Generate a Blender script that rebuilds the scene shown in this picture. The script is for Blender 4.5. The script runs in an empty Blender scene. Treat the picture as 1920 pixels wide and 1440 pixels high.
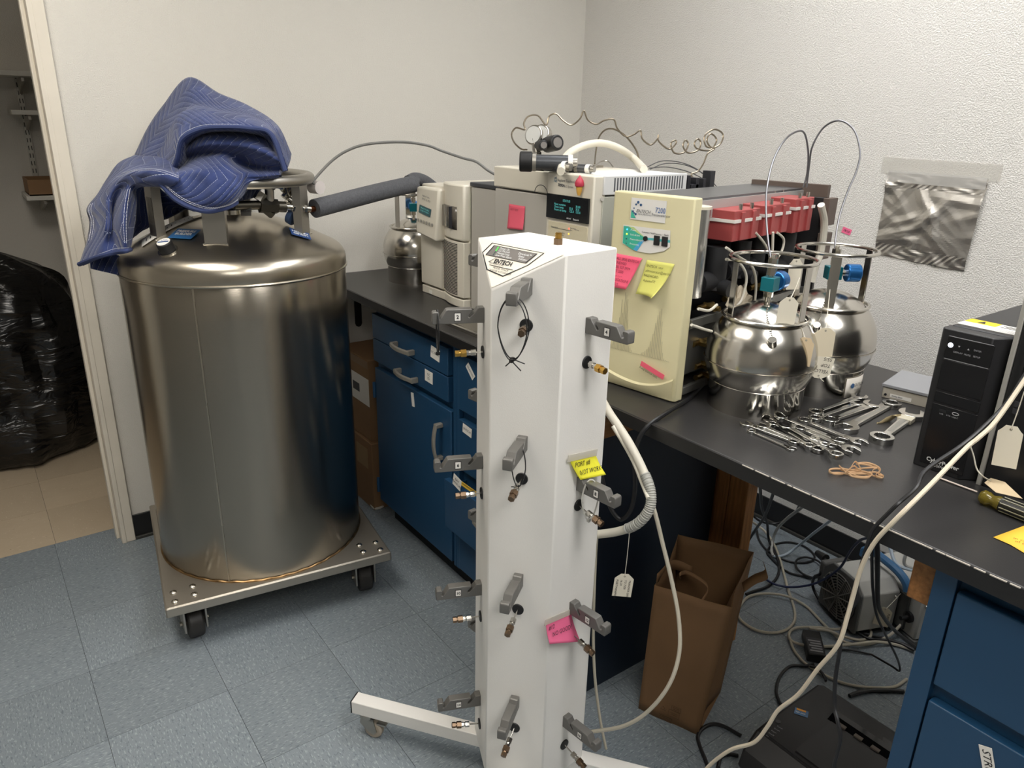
import bpy, bmesh, math, random
from mathutils import Vector, Matrix, noise
random.seed(7)
SC = bpy.context.scene
COL = SC.collection
R = math.radians
V = Vector
# ------------------------------------------------------------------ camera
F_PX = 1382.45
CAM_POS = V((-0.370, -1.752, 1.541))
CAM_R = Matrix(((0.80579, -0.59181, 0.02200), (-0.18286, -0.28386, -0.94127), (0.56329, 0.75444, -0.33695)))
_r = V(CAM_R[0]).normalized(); _f = V(CAM_R[2]); _f = (_f - _r * _f.dot(_r)).normalized(); _d = _f.cross(_r)
cam = bpy.data.cameras.new('camera'); cam.sensor_width = 36.0; cam.lens = F_PX / 1920 * 36.0; cam.clip_start = 0.02
cam_o = bpy.data.objects.new('camera', cam); COL.objects.link(cam_o)
M = Matrix.Identity(4)
for i in range(3):
    M[i][0] = _r[i]; M[i][1] = -_d[i]; M[i][2] = -_f[i]; M[i][3] = CAM_POS[i]
cam_o.matrix_world = M
SC.camera = cam_o
# ------------------------------------------------------------------ world, lights, exposure
SC.view_settings.view_transform = 'Standard'; SC.view_settings.look = 'None'
SC.view_settings.gamma = 1.0; SC.view_settings.use_curve_mapping = False
SC.view_settings.exposure = 0.54
wd = bpy.data.worlds.new('world'); SC.world = wd; wd.use_nodes = True
wd.node_tree.nodes['Background'].inputs[0].default_value = (0.55, 0.6, 0.68, 1)
wd.node_tree.nodes['Background'].inputs[1].default_value = 0.12
CEIL = 2.72
# ceiling panels: x, y, size x, size y, strength, colour (the lamps themselves are built with the ceiling)
TROFFERS = [(0.55, -2.05, 0.60, 1.20, 13.0, (1.0, 0.985, 0.965)), (-0.45, -0.15, 0.60, 1.20, 9.0, (1.0, 0.94, 0.85)), (-0.95, -2.9, 0.60, 1.20, 9.0, (1.0, 0.965, 0.91)), (1.32, -0.62, 0.60, 1.20, 6.8, (0.985, 0.99, 1.0)), (-0.6, 1.9, 0.30, 0.30, 5.0, (1.0, 0.93, 0.82))]  # last entry is a fill light added to brighten the closet
# ------------------------------------------------------------------ pixel helpers (1920 x 1440 photograph)
def ray(x, y):
    return _r * ((x - 960.57) / F_PX) + _d * ((y - 720.8) / F_PX) + _f
def PZ(x, y, z):
    d = ray(x, y); return CAM_POS + d * ((z - CAM_POS.z) / d.z)
def PX(x, y, X):
    d = ray(x, y); return CAM_POS + d * ((X - CAM_POS.x) / d.x)
def PY(x, y, Y):
    d = ray(x, y); return CAM_POS + d * ((Y - CAM_POS.y) / d.y)
def PD(x, y, dist):
    return CAM_POS + ray(x, y) * dist
def depth_of(p):
    return (V(p) - CAM_POS).dot(_f)
# ------------------------------------------------------------------ materials
MATS = {}
def srgb(c):
    if isinstance(c, str):
        c = tuple(int(c[i:i + 2], 16) / 255 for i in (0, 2, 4))
    return tuple((v / 12.92 if v <= 0.04045 else ((v + 0.055) / 1.055) ** 2.4) for v in c)
def mat(name, col, rough=0.5, metal=0.0, spec=0.5, var=0.0, vscale=6.0, bump=0.0, bscale=80.0, emit=None, estr=0.0, trans=0.0, alpha=1.0, coat=0.0, ior=None, stretch=None):
    if name in MATS: return MATS[name]
    m = bpy.data.materials.new(name); m.use_nodes = True
    nt = m.node_tree; b = nt.nodes['Principled BSDF']
    c = srgb(col)
    b.inputs['Base Color'].default_value = (*c, 1)
    b.inputs['Roughness'].default_value = rough; b.inputs['Metallic'].default_value = metal
    b.inputs['Specular IOR Level'].default_value = spec
    b.inputs['Transmission Weight'].default_value = trans; b.inputs['Alpha'].default_value = alpha
    b.inputs['Coat Weight'].default_value = coat
    if ior: b.inputs['IOR'].default_value = ior
    if emit is not None:
        b.inputs['Emission Color'].default_value = (*srgb(emit), 1); b.inputs['Emission Strength'].default_value = estr
    if var or bump:
        tc = nt.nodes.new('ShaderNodeTexCoord'); src = tc.outputs['Object']
        if stretch:
            mp = nt.nodes.new('ShaderNodeMapping'); mp.inputs['Scale'].default_value = stretch
            nt.links.new(src, mp.inputs['Vector']); src = mp.outputs[0]
    if var:
        n = nt.nodes.new('ShaderNodeTexNoise'); n.inputs['Scale'].default_value = vscale; n.inputs['Detail'].default_value = 5
        nt.links.new(src, n.inputs['Vector'])
        r = nt.nodes.new('ShaderNodeValToRGB')
        r.color_ramp.elements[0].position = 0.3; r.color_ramp.elements[1].position = 0.7
        r.color_ramp.elements[0].color = (*[max(0, v * (1 - var)) for v in c], 1)
        r.color_ramp.elements[1].color = (*[min(1, v * (1 + var)) for v in c], 1)
        nt.links.new(n.outputs['Fac'], r.inputs['Fac']); nt.links.new(r.outputs['Color'], b.inputs['Base Color'])
    if bump:
        n2 = nt.nodes.new('ShaderNodeTexNoise'); n2.inputs['Scale'].default_value = bscale; n2.inputs['Detail'].default_value = 3
        nt.links.new(src, n2.inputs['Vector'])
        bp = nt.nodes.new('ShaderNodeBump'); bp.inputs['Strength'].default_value = bump; bp.inputs['Distance'].default_value = 0.004
        nt.links.new(n2.outputs['Fac'], bp.inputs['Height']); nt.links.new(bp.outputs['Normal'], b.inputs['Normal'])
    MATS[name] = m
    return m
# ------------------------------------------------------------------ mesh builder
class MB:
    def __init__(s):
        s.v = []; s.f = []; s.sm = []
    def add(s, vs, fs, smooth=False, mtx=None):
        o = len(s.v)
        s.v += [tuple(mtx @ V(q)) if mtx else tuple(q) for q in vs]
        s.f += [tuple(i + o for i in f) for f in fs]; s.sm += [smooth] * len(fs)
        return s
    def box(s, x0, x1, y0, y1, z0, z1, mtx=None):
        vs = [(x0, y0, z0), (x1, y0, z0), (x1, y1, z0), (x0, y1, z0), (x0, y0, z1), (x1, y0, z1), (x1, y1, z1), (x0, y1, z1)]
        fs = [(3, 2, 1, 0), (4, 5, 6, 7), (0, 1, 5, 4), (1, 2, 6, 5), (2, 3, 7, 6), (3, 0, 4, 7)]
        return s.add(vs, fs, False, mtx)
    def hexa(s, b4, t4):
        return s.add(list(b4) + list(t4), [(3, 2, 1, 0), (4, 5, 6, 7), (0, 1, 5, 4), (1, 2, 6, 5), (2, 3, 7, 6), (3, 0, 4, 7)])
    def prism(s, poly, a, b, axis='z', mtx=None, smooth=False):
        n = len(poly)
        ar = sum(poly[i][0] * poly[(i + 1) % n][1] - poly[(i + 1) % n][0] * poly[i][1] for i in range(n))
        if ar < 0: poly = poly[::-1]
        if axis == 'z': mk = lambda p, h: (p[0], p[1], h)
        elif axis == 'y': mk = lambda p, h: (p[1], h, p[0])
        else: mk = lambda p, h: (h, p[0], p[1])
        vs = [mk(p, a) for p in poly] + [mk(p, b) for p in poly]
        s.add(vs, [tuple(range(n))[::-1], tuple(range(n, 2 * n))], False, mtx)
        o = len(s.v) - 2 * n
        for i in range(n):
            j = (i + 1) % n
            s.f.append((o + i, o + j, o + n + j, o + n + i)); s.sm.append(smooth)
        return s
    def cyl(s, p0, p1, r0, r1=None, n=20, cap=True, smooth=True):
        p0 = V(p0); p1 = V(p1); r1 = r0 if r1 is None else r1
        d = (p1 - p0).normalized(); a = d.orthogonal().normalized(); b = d.cross(a)
        vs = []
        for p, r in ((p0, r0), (p1, r1)):
            for i in range(n):
                t = 2 * math.pi * i / n; vs.append(p + a * math.cos(t) * r + b * math.sin(t) * r)
        s.add(vs, [(i, (i + 1) % n, n + (i + 1) % n, n + i) for i in range(n)], smooth)
        o = len(s.v) - 2 * n
        if cap:
            s.f += [tuple(o + i for i in range(n))[::-1], tuple(o + n + i for i in range(n))]; s.sm += [False, False]
        return s
    def hexnut(s, p0, p1, r):
        return s.cyl(p0, p1, r, r, 6, True, False)
    def lathe(s, prof, c=(0, 0, 0), n=48, axis=None, smooth=True):
        c = V(c); ax = V(axis).normalized() if axis else V((0, 0, 1))
        a = ax.orthogonal().normalized() if axis else V((1, 0, 0)); b = ax.cross(a)
        vs = []; k = len(prof)
        for r, z in prof:
            for i in range(n):
                t = 2 * math.pi * i / n; vs.append(c + ax * z + a * math.cos(t) * r + b * math.sin(t) * r)
        fs = [(j * n + i, j * n + (i + 1) % n, (j + 1) * n + (i + 1) % n, (j + 1) * n + i) for j in range(k - 1) for i in range(n)]
        return s.add(vs, fs, smooth)
    def sphere(s, c, r, n=20, m=12, sc=(1, 1, 1)):
        c = V(c); vs = []; fs = []
        for j in range(m + 1):
            ph = -math.pi / 2 + math.pi * j / m
            for i in range(n):
                t = 2 * math.pi * i / n
                vs.append(c + V((math.cos(ph) * math.cos(t) * r * sc[0], math.cos(ph) * math.sin(t) * r * sc[1], math.sin(ph) * r * sc[2])))
        for j in range(m):
            for i in range(n): fs.append((j * n + i, j * n + (i + 1) % n, (j + 1) * n + (i + 1) % n, (j + 1) * n + i))
        return s.add(vs, fs, True)
    def tube(s, pts, r, n=8, closed=False, sub=0, rfun=None, flat=None):
        pts = [V(q) for q in pts]
        if sub: pts = spline(pts, sub, closed)
        k = len(pts); tan = []
        for i in range(k):
            if closed: d = pts[(i + 1) % k] - pts[i - 1]
            else: d = pts[min(i + 1, k - 1)] - pts[max(i - 1, 0)]
            if d.length < 1e-9: d = V((0, 0, 1))
            tan.append(d.normalized())
        a = tan[0].orthogonal().normalized()
        if flat: a = (V(flat) - tan[0] * tan[0].dot(V(flat))).normalized()
        vs = []
        for i in range(k):
            if flat: a = V(flat)
            a = a - tan[i] * a.dot(tan[i])
            a = a.normalized() if a.length > 1e-6 else tan[i].orthogonal().normalized()
            b = tan[i].cross(a); rr = rfun(i / max(1, k - 1)) if rfun else r
            r2 = rr if not flat else rr * 0.28
            for j in range(n):
                t = 2 * math.pi * j / n; vs.append(pts[i] + a * math.cos(t) * rr + b * math.sin(t) * r2)
        L = k if closed else k - 1
        fs = [(i * n + j, i * n + (j + 1) % n, ((i + 1) % k) * n + (j + 1) % n, ((i + 1) % k) * n + j) for i in range(L) for j in range(n)]
        s.add(vs, fs, True)
        if not closed:
            o = len(s.v) - k * n
            s.f += [tuple(o + i for i in range(n))[::-1], tuple(o + (k - 1) * n + i for i in range(n))]; s.sm += [False, False]
        return s
    def grid(s, rows, smooth=True, flip=False):
        n = len(rows); m = len(rows[0]); vs = [q for r in rows for q in r]
        fs = [((i * m + j), (i * m + j + 1), ((i + 1) * m + j + 1), ((i + 1) * m + j)) for i in range(n - 1) for j in range(m - 1)]
        if flip: fs = [f[::-1] for f in fs]
        return s.add(vs, fs, smooth)
    def build(s, name, m, parent=None, world=False, bevel=0.0, seg=2, angle=35, solid=0.0, fix=False):
        me = bpy.data.meshes.new(name)
        vs = s.v
        if world and parent is not None:
            inv = WM[parent.name].inverted(); vs = [tuple(inv @ V(q)) for q in vs]
        me.from_pydata(vs, [], s.f)
        me.polygons.foreach_set('use_smooth', s.sm)
        if fix:
            bm = bmesh.new(); bm.from_mesh(me); bmesh.ops.remove_doubles(bm, verts=bm.verts, dist=1e-6); bmesh.ops.recalc_face_normals(bm, faces=bm.faces); bm.to_mesh(me); bm.free()
        if any(s.sm): me.set_sharp_from_angle(angle=R(angle))
        me.update()
        o = bpy.data.objects.new(name, me); COL.objects.link(o)
        if m is not None: me.materials.append(m)
        if parent is not None: o.parent = parent; WM[o.name] = WM[parent.name]
        else: WM[o.name] = Matrix.Identity(4)
        if solid:
            md = o.modifiers.new('solid', 'SOLIDIFY'); md.thickness = solid; md.offset = 0
        if bevel:
            md = o.modifiers.new('bevel', 'BEVEL'); md.width = bevel; md.segments = seg; md.limit_method = 'ANGLE'; md.angle_limit = R(40)
            me.polygons.foreach_set('use_smooth', [True] * len(me.polygons)); me.set_sharp_from_angle(angle=R(30))
        return o
WM = {}
def spline(pts, sub, closed=False):
    out = []; k = len(pts)
    rng = range(k) if closed else range(k - 1)
    for i in rng:
        p0 = pts[(i - 1) % k] if (closed or i > 0) else pts[0] * 2 - pts[1]
        p1 = pts[i]; p2 = pts[(i + 1) % k]
        p3 = pts[(i + 2) % k] if (closed or i + 2 < k) else pts[-1] * 2 - pts[-2]
        for j in range(sub):
            t = j / sub
            out.append(0.5 * ((2 * p1) + (p2 - p0) * t + (2 * p0 - 5 * p1 + 4 * p2 - p3) * t * t + (3 * p1 - p0 - 3 * p2 + p3) * t ** 3))
    if not closed: out.append(pts[-1])
    return out
def spl2(rows, a, b):
    """smooth a coarse control grid"""
    r1 = [spline([V(q) for q in r], b) for r in rows]
    cols = list(zip(*r1))
    c1 = [spline(list(c), a) for c in cols]
    return [list(r) for r in zip(*c1)]
def tag(o, label, cat, group=None, kind=None):
    o['label'] = label
    if cat: o['category'] = cat
    if group: o['group'] = group
    if kind: o['kind'] = kind
    return o
def thing(name, label, cat, loc=(0, 0, 0), rotz=0.0, group=None):
    o = bpy.data.objects.new(name, None); COL.objects.link(o); o.empty_display_size = 0.05
    o.location = loc; o.rotation_euler = (0, 0, rotz)
    WM[o.name] = Matrix.Translation(V(loc)) @ Matrix.Rotation(rotz, 4, 'Z')
    return tag(o, label, cat, group)
def struct(o, label, cat):
    return tag(o, label, cat, None, 'structure')
def bx(name, x0, x1, y0, y1, z0, z1, m, parent=None, bevel=0.0, world=False, seg=2):
    return MB().box(x0, x1, y0, y1, z0, z1).build(name, m, parent, world, bevel, seg)
def dup(o, parent):
    c = o.copy(); COL.objects.link(c); c.parent = parent; WM[c.name] = WM[parent.name] if parent else Matrix.Identity(4)
    return c
def copy_tree(o, loc=None, rotz=None):
    c = o.copy(); COL.objects.link(c)
    if loc is not None: c.location = loc
    if rotz is not None: c.rotation_euler = (0, 0, rotz)
    WM[c.name] = Matrix.Translation(c.location) @ Matrix.Rotation(c.rotation_euler[2], 4, 'Z')
    for ch in o.children:
        d = dup(ch, c)
        for g in ch.children: dup(g, d)
    return c
def frame(o, xd, yd):
    xd = V(xd).normalized(); yd = V(yd); yd = (yd - xd * xd.dot(yd)).normalized(); zd = xd.cross(yd)
    m = Matrix.Identity(4)
    for i in range(3): m[i][0] = xd[i]; m[i][1] = yd[i]; m[i][2] = zd[i]; m[i][3] = o[i]
    return m
TXT = {}
def text(s, size, o, xd, yd, m, parent, world=True, align='LEFT', name='lettering', shear=0.0, sx=1.0, bold=0.0, off=0.0006, lines=1.0):
    cu = bpy.data.curves.new('t', 'FONT'); cu.body = s; cu.size = size; cu.align_x = align; cu.shear = shear; cu.resolution_u = 2
    cu.offset = bold; cu.space_line = lines; cu.align_y = 'CENTER'; cu.fill_mode = 'FRONT'
    to = bpy.data.objects.new('t', cu)
    me = bpy.data.meshes.new_from_object(to)
    bpy.data.objects.remove(to); bpy.data.curves.remove(cu)
    mt = frame(o, xd, yd) @ Matrix.Translation((0, 0, off)) @ Matrix.Diagonal((sx, 1, 1, 1))
    if world and parent is not None: mt = WM[parent.name].inverted() @ mt
    me.transform(mt); me.materials.clear(); me.materials.append(m); me.name = name
    ob = bpy.data.objects.new(name, me); COL.objects.link(ob)
    if parent is not None: ob.parent = parent; WM[ob.name] = WM[parent.name]
    return ob
def decal(name, o, xd, yd, w, h, m, parent, world=True, t=0.0008, cx=True):
    """flat rectangle centred at o with its own thickness"""
    mt = frame(o, xd, yd)
    return MB().box(-w / 2, w / 2, -h / 2, h / 2, 0, t, mt).build(name, m, parent, world)
def quad4(name, p4, m, parent, t=0.0008, world=True):
    n = (V(p4[1]) - V(p4[0])).cross(V(p4[3]) - V(p4[0])).normalized() * t
    return MB().hexa(p4, [V(q) + n for q in p4]).build(name, m, parent, world)
def cable(name, label, pts, r, m, cat='cable', sub=8, n=8, group=None):
    o = MB().tube(pts, r, n, False, sub).build(name, m)
    return tag(o, label, cat, group)
# ================================================================== STRUCTURE
XB = 2.107; YA = 1.07; T = 0.3048
X_MIN = -2.5; Y_MIN = -4.7
def wall_mat(name, col, bump=0.55, scale=170.0):
    m = mat(name, col, 0.62, 0, 0.3)
    nt = m.node_tree; b = nt.nodes['Principled BSDF']
    tc = nt.nodes.new('ShaderNodeTexCoord')
    n = nt.nodes.new('ShaderNodeTexNoise'); n.inputs['Scale'].default_value = scale; n.inputs['Detail'].default_value = 2.5; n.inputs['Roughness'].default_value = 0.55
    nt.links.new(tc.outputs['Object'], n.inputs['Vector'])
    r = nt.nodes.new('ShaderNodeValToRGB'); r.color_ramp.elements[0].position = 0.4; r.color_ramp.elements[1].position = 0.62
    nt.links.new(n.outputs['Fac'], r.inputs['Fac'])
    bp = nt.nodes.new('ShaderNodeBump'); bp.inputs['Strength'].default_value = bump; bp.inputs['Distance'].default_value = 0.0022
    nt.links.new(r.outputs['Color'], bp.inputs['Height']); nt.links.new(bp.outputs['Normal'], b.inputs['Normal'])
    n2 = nt.nodes.new('ShaderNodeTexNoise'); n2.inputs['Scale'].default_value = 1.6; n2.inputs['Detail'].default_value = 4
    nt.links.new(tc.outputs['Object'], n2.inputs['Vector'])
    c = srgb(col); mx = nt.nodes.new('ShaderNodeMixRGB'); mx.inputs[1].default_value = (*[v * 0.95 for v in c], 1); mx.inputs[2].default_value = (*c, 1)
    nt.links.new(n2.outputs['Fac'], mx.inputs[0]); nt.links.new(mx.outputs[0], b.inputs['Base Color'])
    return m
M_WALL = wall_mat('wall_paint', 'e6e2d9', 0.5, 300.0)
M_WALLB = wall_mat('wall_paint_heavy', 'e7e4de', 0.7, 250.0)
M_CLOSET = wall_mat('closet_paint', 'd6d1c8', 0.4)
M_FAR = wall_mat('unseen_wall_taupe', 'a29e97', 0.5)  # unseen walls, toned darker to deepen reflections in the steel
M_TRIM = mat('trim_paint', 'e4dccd', 0.4, var=0.04, vscale=9)
M_BASE = mat('vinyl_base', '1b1b1c', 0.45)
M_CEIL = mat('ceiling_tile', 'dcdad2', 0.8, bump=0.3, bscale=200)
def tile_mat(name, cols, dens, fl_scale, rough=0.38):
    m = bpy.data.materials.new(name); m.use_nodes = True; nt = m.node_tree; b = nt.nodes['Principled BSDF']
    b.inputs['Roughness'].default_value = rough; b.inputs['Specular IOR Level'].default_value = 0.45
    tc = nt.nodes.new('ShaderNodeTexCoord'); oi = nt.nodes.new('ShaderNodeObjectInfo')
    cx = nt.nodes.new('ShaderNodeVectorMath'); cx.operation = 'SCALE'; cx.inputs['Scale'].default_value = 37.0
    co = nt.nodes.new('ShaderNodeCombineXYZ'); nt.links.new(oi.outputs['Random'], co.inputs[0]); nt.links.new(oi.outputs['Random'], co.inputs[1]); nt.links.new(co.outputs[0], cx.inputs[0])
    ad = nt.nodes.new('ShaderNodeVectorMath'); ad.operation = 'ADD'; nt.links.new(tc.outputs['Object'], ad.inputs[0]); nt.links.new(cx.outputs[0], ad.inputs[1])
    def noise(sc, sx, sy, det=3):
        mp = nt.nodes.new('ShaderNodeMapping'); mp.inputs['Scale'].default_value = (sx, sy, 1); nt.links.new(ad.outputs[0], mp.inputs['Vector'])
        n = nt.nodes.new('ShaderNodeTexNoise'); n.inputs['Scale'].default_value = sc; n.inputs['Detail'].default_value = det; nt.links.new(mp.outputs[0], n.inputs['Vector']); return n.outputs['Fac']
    def ramp(f, a, c):
        r = nt.nodes.new('ShaderNodeValToRGB'); r.color_ramp.elements[0].position = a; r.color_ramp.elements[1].position = c; nt.links.new(f, r.inputs['Fac']); return r.outputs['Color']
    def mix(f, a, c):
        x = nt.nodes.new('ShaderNodeMixRGB'); nt.links.new(f, x.inputs[0])
        for i, q in ((1, a), (2, c)):
            if isinstance(q, tuple): x.inputs[i].default_value = (*q, 1)
            else: nt.links.new(q, x.inputs[i])
        return x.outputs[0]
    base = mix(noise(9, 1, 2.2, 4), srgb(cols[0]), srgb(cols[1]))
    l = mix(ramp(noise(fl_scale, 1.0, 3.2), dens[0], dens[0] + 0.06), base, srgb(cols[2]))
    d = mix(ramp(noise(fl_scale * 0.9, 1.0, 3.0), dens[1], dens[1] + 0.06), l, srgb(cols[3]))
    br = nt.nodes.new('ShaderNodeHueSaturation'); mr = nt.nodes.new('ShaderNodeMapRange'); mr.inputs[3].default_value = 0.94; mr.inputs[4].default_value = 1.06
    nt.links.new(oi.outputs['Random'], mr.inputs[0]); nt.links.new(mr.outputs[0], br.inputs['Value']); nt.links.new(d, br.inputs['Color'])
    nt.links.new(br.outputs[0], b.inputs['Base Color'])
    return m
M_TILE = tile_mat('blue_grey_tile', ('7a8389', '848c92', '99a1a5', '6b747b'), (0.565, 0.585), 75)
M_TILEB = tile_mat('beige_tile', ('b5a48c', 'c0b098', 'cdbfa8', '4f4235'), (0.64, 0.70), 60, 0.45)
M_GROUT = mat('seam', '2b2e30', 0.8)
floor = MB().box(X_MIN, XB + 0.05, Y_MIN, 2.7, -0.05, -0.0022).build('floor', M_GROUT)
struct(floor, 'blue-grey vinyl tile floor under the whole room', 'floor')
TH = 0.0022
tmesh = {}
def add_tile(x0, x1, y0, y1, m, rot):
    w, h = x1 - x0 - 0.0011, y1 - y0 - 0.0011
    if w < 0.01 or h < 0.01: return
    if rot: w2, h2 = h, w
    else: w2, h2 = w, h
    key = (round(w2, 4), round(h2, 4), m.name)
    if key not in tmesh:
        me = bpy.data.meshes.new('tile'); b = MB().box(-w2 / 2, w2 / 2, -h2 / 2, h2 / 2, -TH, 0)
        me.from_pydata(b.v, [], b.f); me.materials.append(m); tmesh[key] = me
    o = bpy.data.objects.new('tile', tmesh[key]); COL.objects.link(o); o.parent = floor
    o.location = ((x0 + x1) / 2, (y0 + y1) / 2, 0); o.rotation_euler = (0, 0, R(90) if rot else 0)
for i in range(-5, 7):
    for j in range(-8, 4):
        x0, x1 = i * T, min((i + 1) * T, XB); y0, y1 = 0.056 + j * T, min(0.056 + (j + 1) * T, 1.1925)
        if x0 >= XB: continue
        add_tile(x0, x1, y0, y1, M_TILE, (i + j) % 2 == 0)
for i in range(-5, 2):
    for j in range(4):
        x0 = -0.30 + i * T; y0 = 1.1925 + j * T
        add_tile(x0, x0 + T, y0 if j else 1.1925, min(y0 + T, 2.6), M_TILEB, (i + j) % 2 == 0)
# plain floor beyond the tiles that can be told apart
for k, (a, b, c, d) in enumerate([(X_MIN, -5 * T, Y_MIN, 1.19), (-5 * T, XB, Y_MIN, 0.056 - 8 * T)]):
    o = MB().box(a, b, c, d, -0.0022, -0.0002).build('floor_sheet', M_TILE, floor)
# walls
def wbox(name, boxes, m, label):
    b = MB()
    for q in boxes: b.box(*q)
    return struct(b.build(name, m), label, 'wall')
wbox('wall_back', [(-0.08, XB + 0.12, YA, 1.19, 0, CEIL), (-1.02, -0.08, YA, 1.19, 2.06, CEIL), (X_MIN - 0.12, -1.02, YA, 1.19, 0, CEIL)], M_WALL, 'cream textured wall behind the steel tank with a doorway')
wbox('wall_right', [(XB, XB + 0.12, Y_MIN, YA, 0, CEIL)], M_WALLB, 'off-white textured wall behind the lab bench')
wbox('wall_left', [(X_MIN - 0.12, X_MIN, Y_MIN, YA, 0, CEIL)], M_FAR, 'unseen taupe wall on the doorway side')
wbox('wall_front', [(X_MIN - 0.12, XB + 0.12, Y_MIN - 0.12, Y_MIN, 0, CEIL)], M_FAR, 'unseen taupe wall opposite the tank')
wbox('wall_closet', [(-1.9, 1.0, 2.6, 2.7, 0, CEIL), (0.98, 1.08, 1.19, 2.6, 0, CEIL), (-1.9, -1.8, 1.19, 2.6, 0, CEIL)], M_CLOSET, 'dim grey walls of the storage closet')
ce = MB().box(X_MIN - 0.12, XB + 0.12, Y_MIN - 0.12, 2.75, CEIL, CEIL + 0.05).build('ceiling', M_CEIL)
struct(ce, 'off-white ceiling', 'ceiling')
# door frame
df = MB()
df.box(-0.088, -0.049, 1.052, 1.07, 0, 2.12); df.box(-1.051, -1.012, 1.052, 1.07, 0, 2.12); df.box(-1.051, -0.049, 1.052, 1.07, 2.055, 2.12)
fr = df.build('trim_1', M_TRIM, None, bevel=0.003); struct(fr, 'cream painted door casing round the closet doorway', 'door frame')
jb = MB(); jb.box(-0.096, -0.08, 1.05, 1.195, 0, 2.06); jb.box(-1.02, -1.004, 1.05, 1.195, 0, 2.06); jb.box(-1.02, -0.08, 1.05, 1.195, 2.045, 2.06)
jb.build('door_jamb', M_TRIM, fr, bevel=0.002)
js = MB(); js.box(-0.108, -0.096, 1.10, 1.135, 0, 2.05); js.box(-1.004, -0.992, 1.10, 1.135, 0, 2.05)
js.build('door_stop', M_TRIM, fr, bevel=0.002)
def base(name, b1, b2, label):
    o = MB().box(*b1).build(name, M_BASE, None, bevel=0.002); struct(o, label, 'baseboard')
    MB().box(*b2).build('cove_toe', mat('vinyl_toe', '3a3935', 0.5), o, bevel=0.002)
base('baseboard_back', (-0.049, XB, 1.063, YA, 0, 0.1), (-0.049, XB - 0.006, 1.052, 1.063, 0, 0.012), 'black vinyl baseboard along the cream back wall')
base('baseboard_right', (XB - 0.007, XB, Y_MIN, 1.063, 0, 0.1), (XB - 0.018, XB - 0.007, Y_MIN, 1.05, 0, 0.012), 'black vinyl baseboard along the right wall')
# ceiling lights
M_LFR = mat('white_steel', 'e8e8e4', 0.4)
for k, (x, y, sx, sy, st, c) in enumerate(TROFFERS):
    names = ['ceiling light panel above the lab bench', 'warm ceiling light panel in front of the steel tank', 'ceiling light panel over the doorway side of the room', 'ceiling light panel above the instruments', 'small unseen fill light added to brighten the closet']
    t = thing('ceiling_light', names[k], 'ceiling light', (x, y, CEIL - 0.03), 0, None)
    b = MB(); w = 0.03
    b.box(-sx / 2 - w, sx / 2 + w, -sy / 2 - w, -sy / 2, 0, 0.03); b.box(-sx / 2 - w, sx / 2 + w, sy / 2, sy / 2 + w, 0, 0.03)
    b.box(-sx / 2 - w, -sx / 2, -sy / 2, sy / 2, 0, 0.03); b.box(sx / 2, sx / 2 + w, -sy / 2, sy / 2, 0, 0.03)
    b.build('light_frame', M_LFR, t)
    em = bpy.data.materials.new('light_diffuser_%d' % k); em.use_nodes = True; nb = em.node_tree.nodes['Principled BSDF']
    nb.inputs['Base Color'].default_value = (0.9, 0.9, 0.9, 1); nb.inputs['Emission Color'].default_value = (*c, 1); nb.inputs['Emission Strength'].default_value = st
    bx('diffuser', -sx / 2, sx / 2, -sy / 2, sy / 2, 0.008, 0.014, em, t)
# closet shelves
M_SHELF = mat('shelf_white', 'cfcbc2', 0.5, var=0.05, vscale=12)
M_STD = mat('shelf_standard', 'b8b4ab', 0.4, 0.6)
for k, (z, x0, nm) in enumerate([(1.675, -1.2, 'long white closet shelf on top of the wall standards'), (1.515, -0.098, 'short white closet shelf in the middle of the three'), (1.145, -0.105, 'white closet shelf holding a brown tray, lowest of the three')]):
    t = thing('closet_shelf', nm, 'shelf', (0.4, 2.46, z))
    bx('board', x0 - 0.4, 0.55, -0.13, 0.13, 0, 0.02, M_SHELF, t, bevel=0.002)
    b = MB(); b.prism([(0.14, -0.005), (-0.10, -0.005), (-0.10, -0.02), (0.12, -0.07), (0.14, -0.07)], -0.437, -0.427, 'x'); b.build('shelf_bracket', M_STD, t)
t = thing('shelf_standard', 'slotted metal shelf standard screwed to the closet wall', 'shelf standard', (-0.034, 2.59, 0.95))
bx('channel', -0.012, 0.012, -0.004, 0.012, 0.22, 0.75, M_STD, t)
b = MB()
for i in range(7, 21):
    for s in (-0.006, 0.006): b.box(s - 0.0018, s + 0.0018, -0.0052, -0.0035, 0.02 + i * 0.035, 0.04 + i * 0.035)
b.build('slots', mat('slot_dark', '2a2826', 0.7), t)
t = thing('cardboard_tray', 'shallow brown cardboard tray on the lowest closet shelf', 'box', (0.10, 2.46, 1.166))
M_CARD = mat('cardboard', '8a6a4a', 0.8, var=0.08, vscale=5)
b = MB(); b.box(-0.19, 0.2, -0.12, 0.12, 0, 0.005); b.box(-0.19, 0.2, -0.12, -0.115, 0, 0.07); b.box(-0.19, 0.2, 0.115, 0.12, 0, 0.07); b.box(-0.19, -0.185, -0.115, 0.115, 0, 0.07); b.box(0.195, 0.2, -0.115, 0.115, 0, 0.07)
b.build('tray_body', M_CARD, t)
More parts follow.
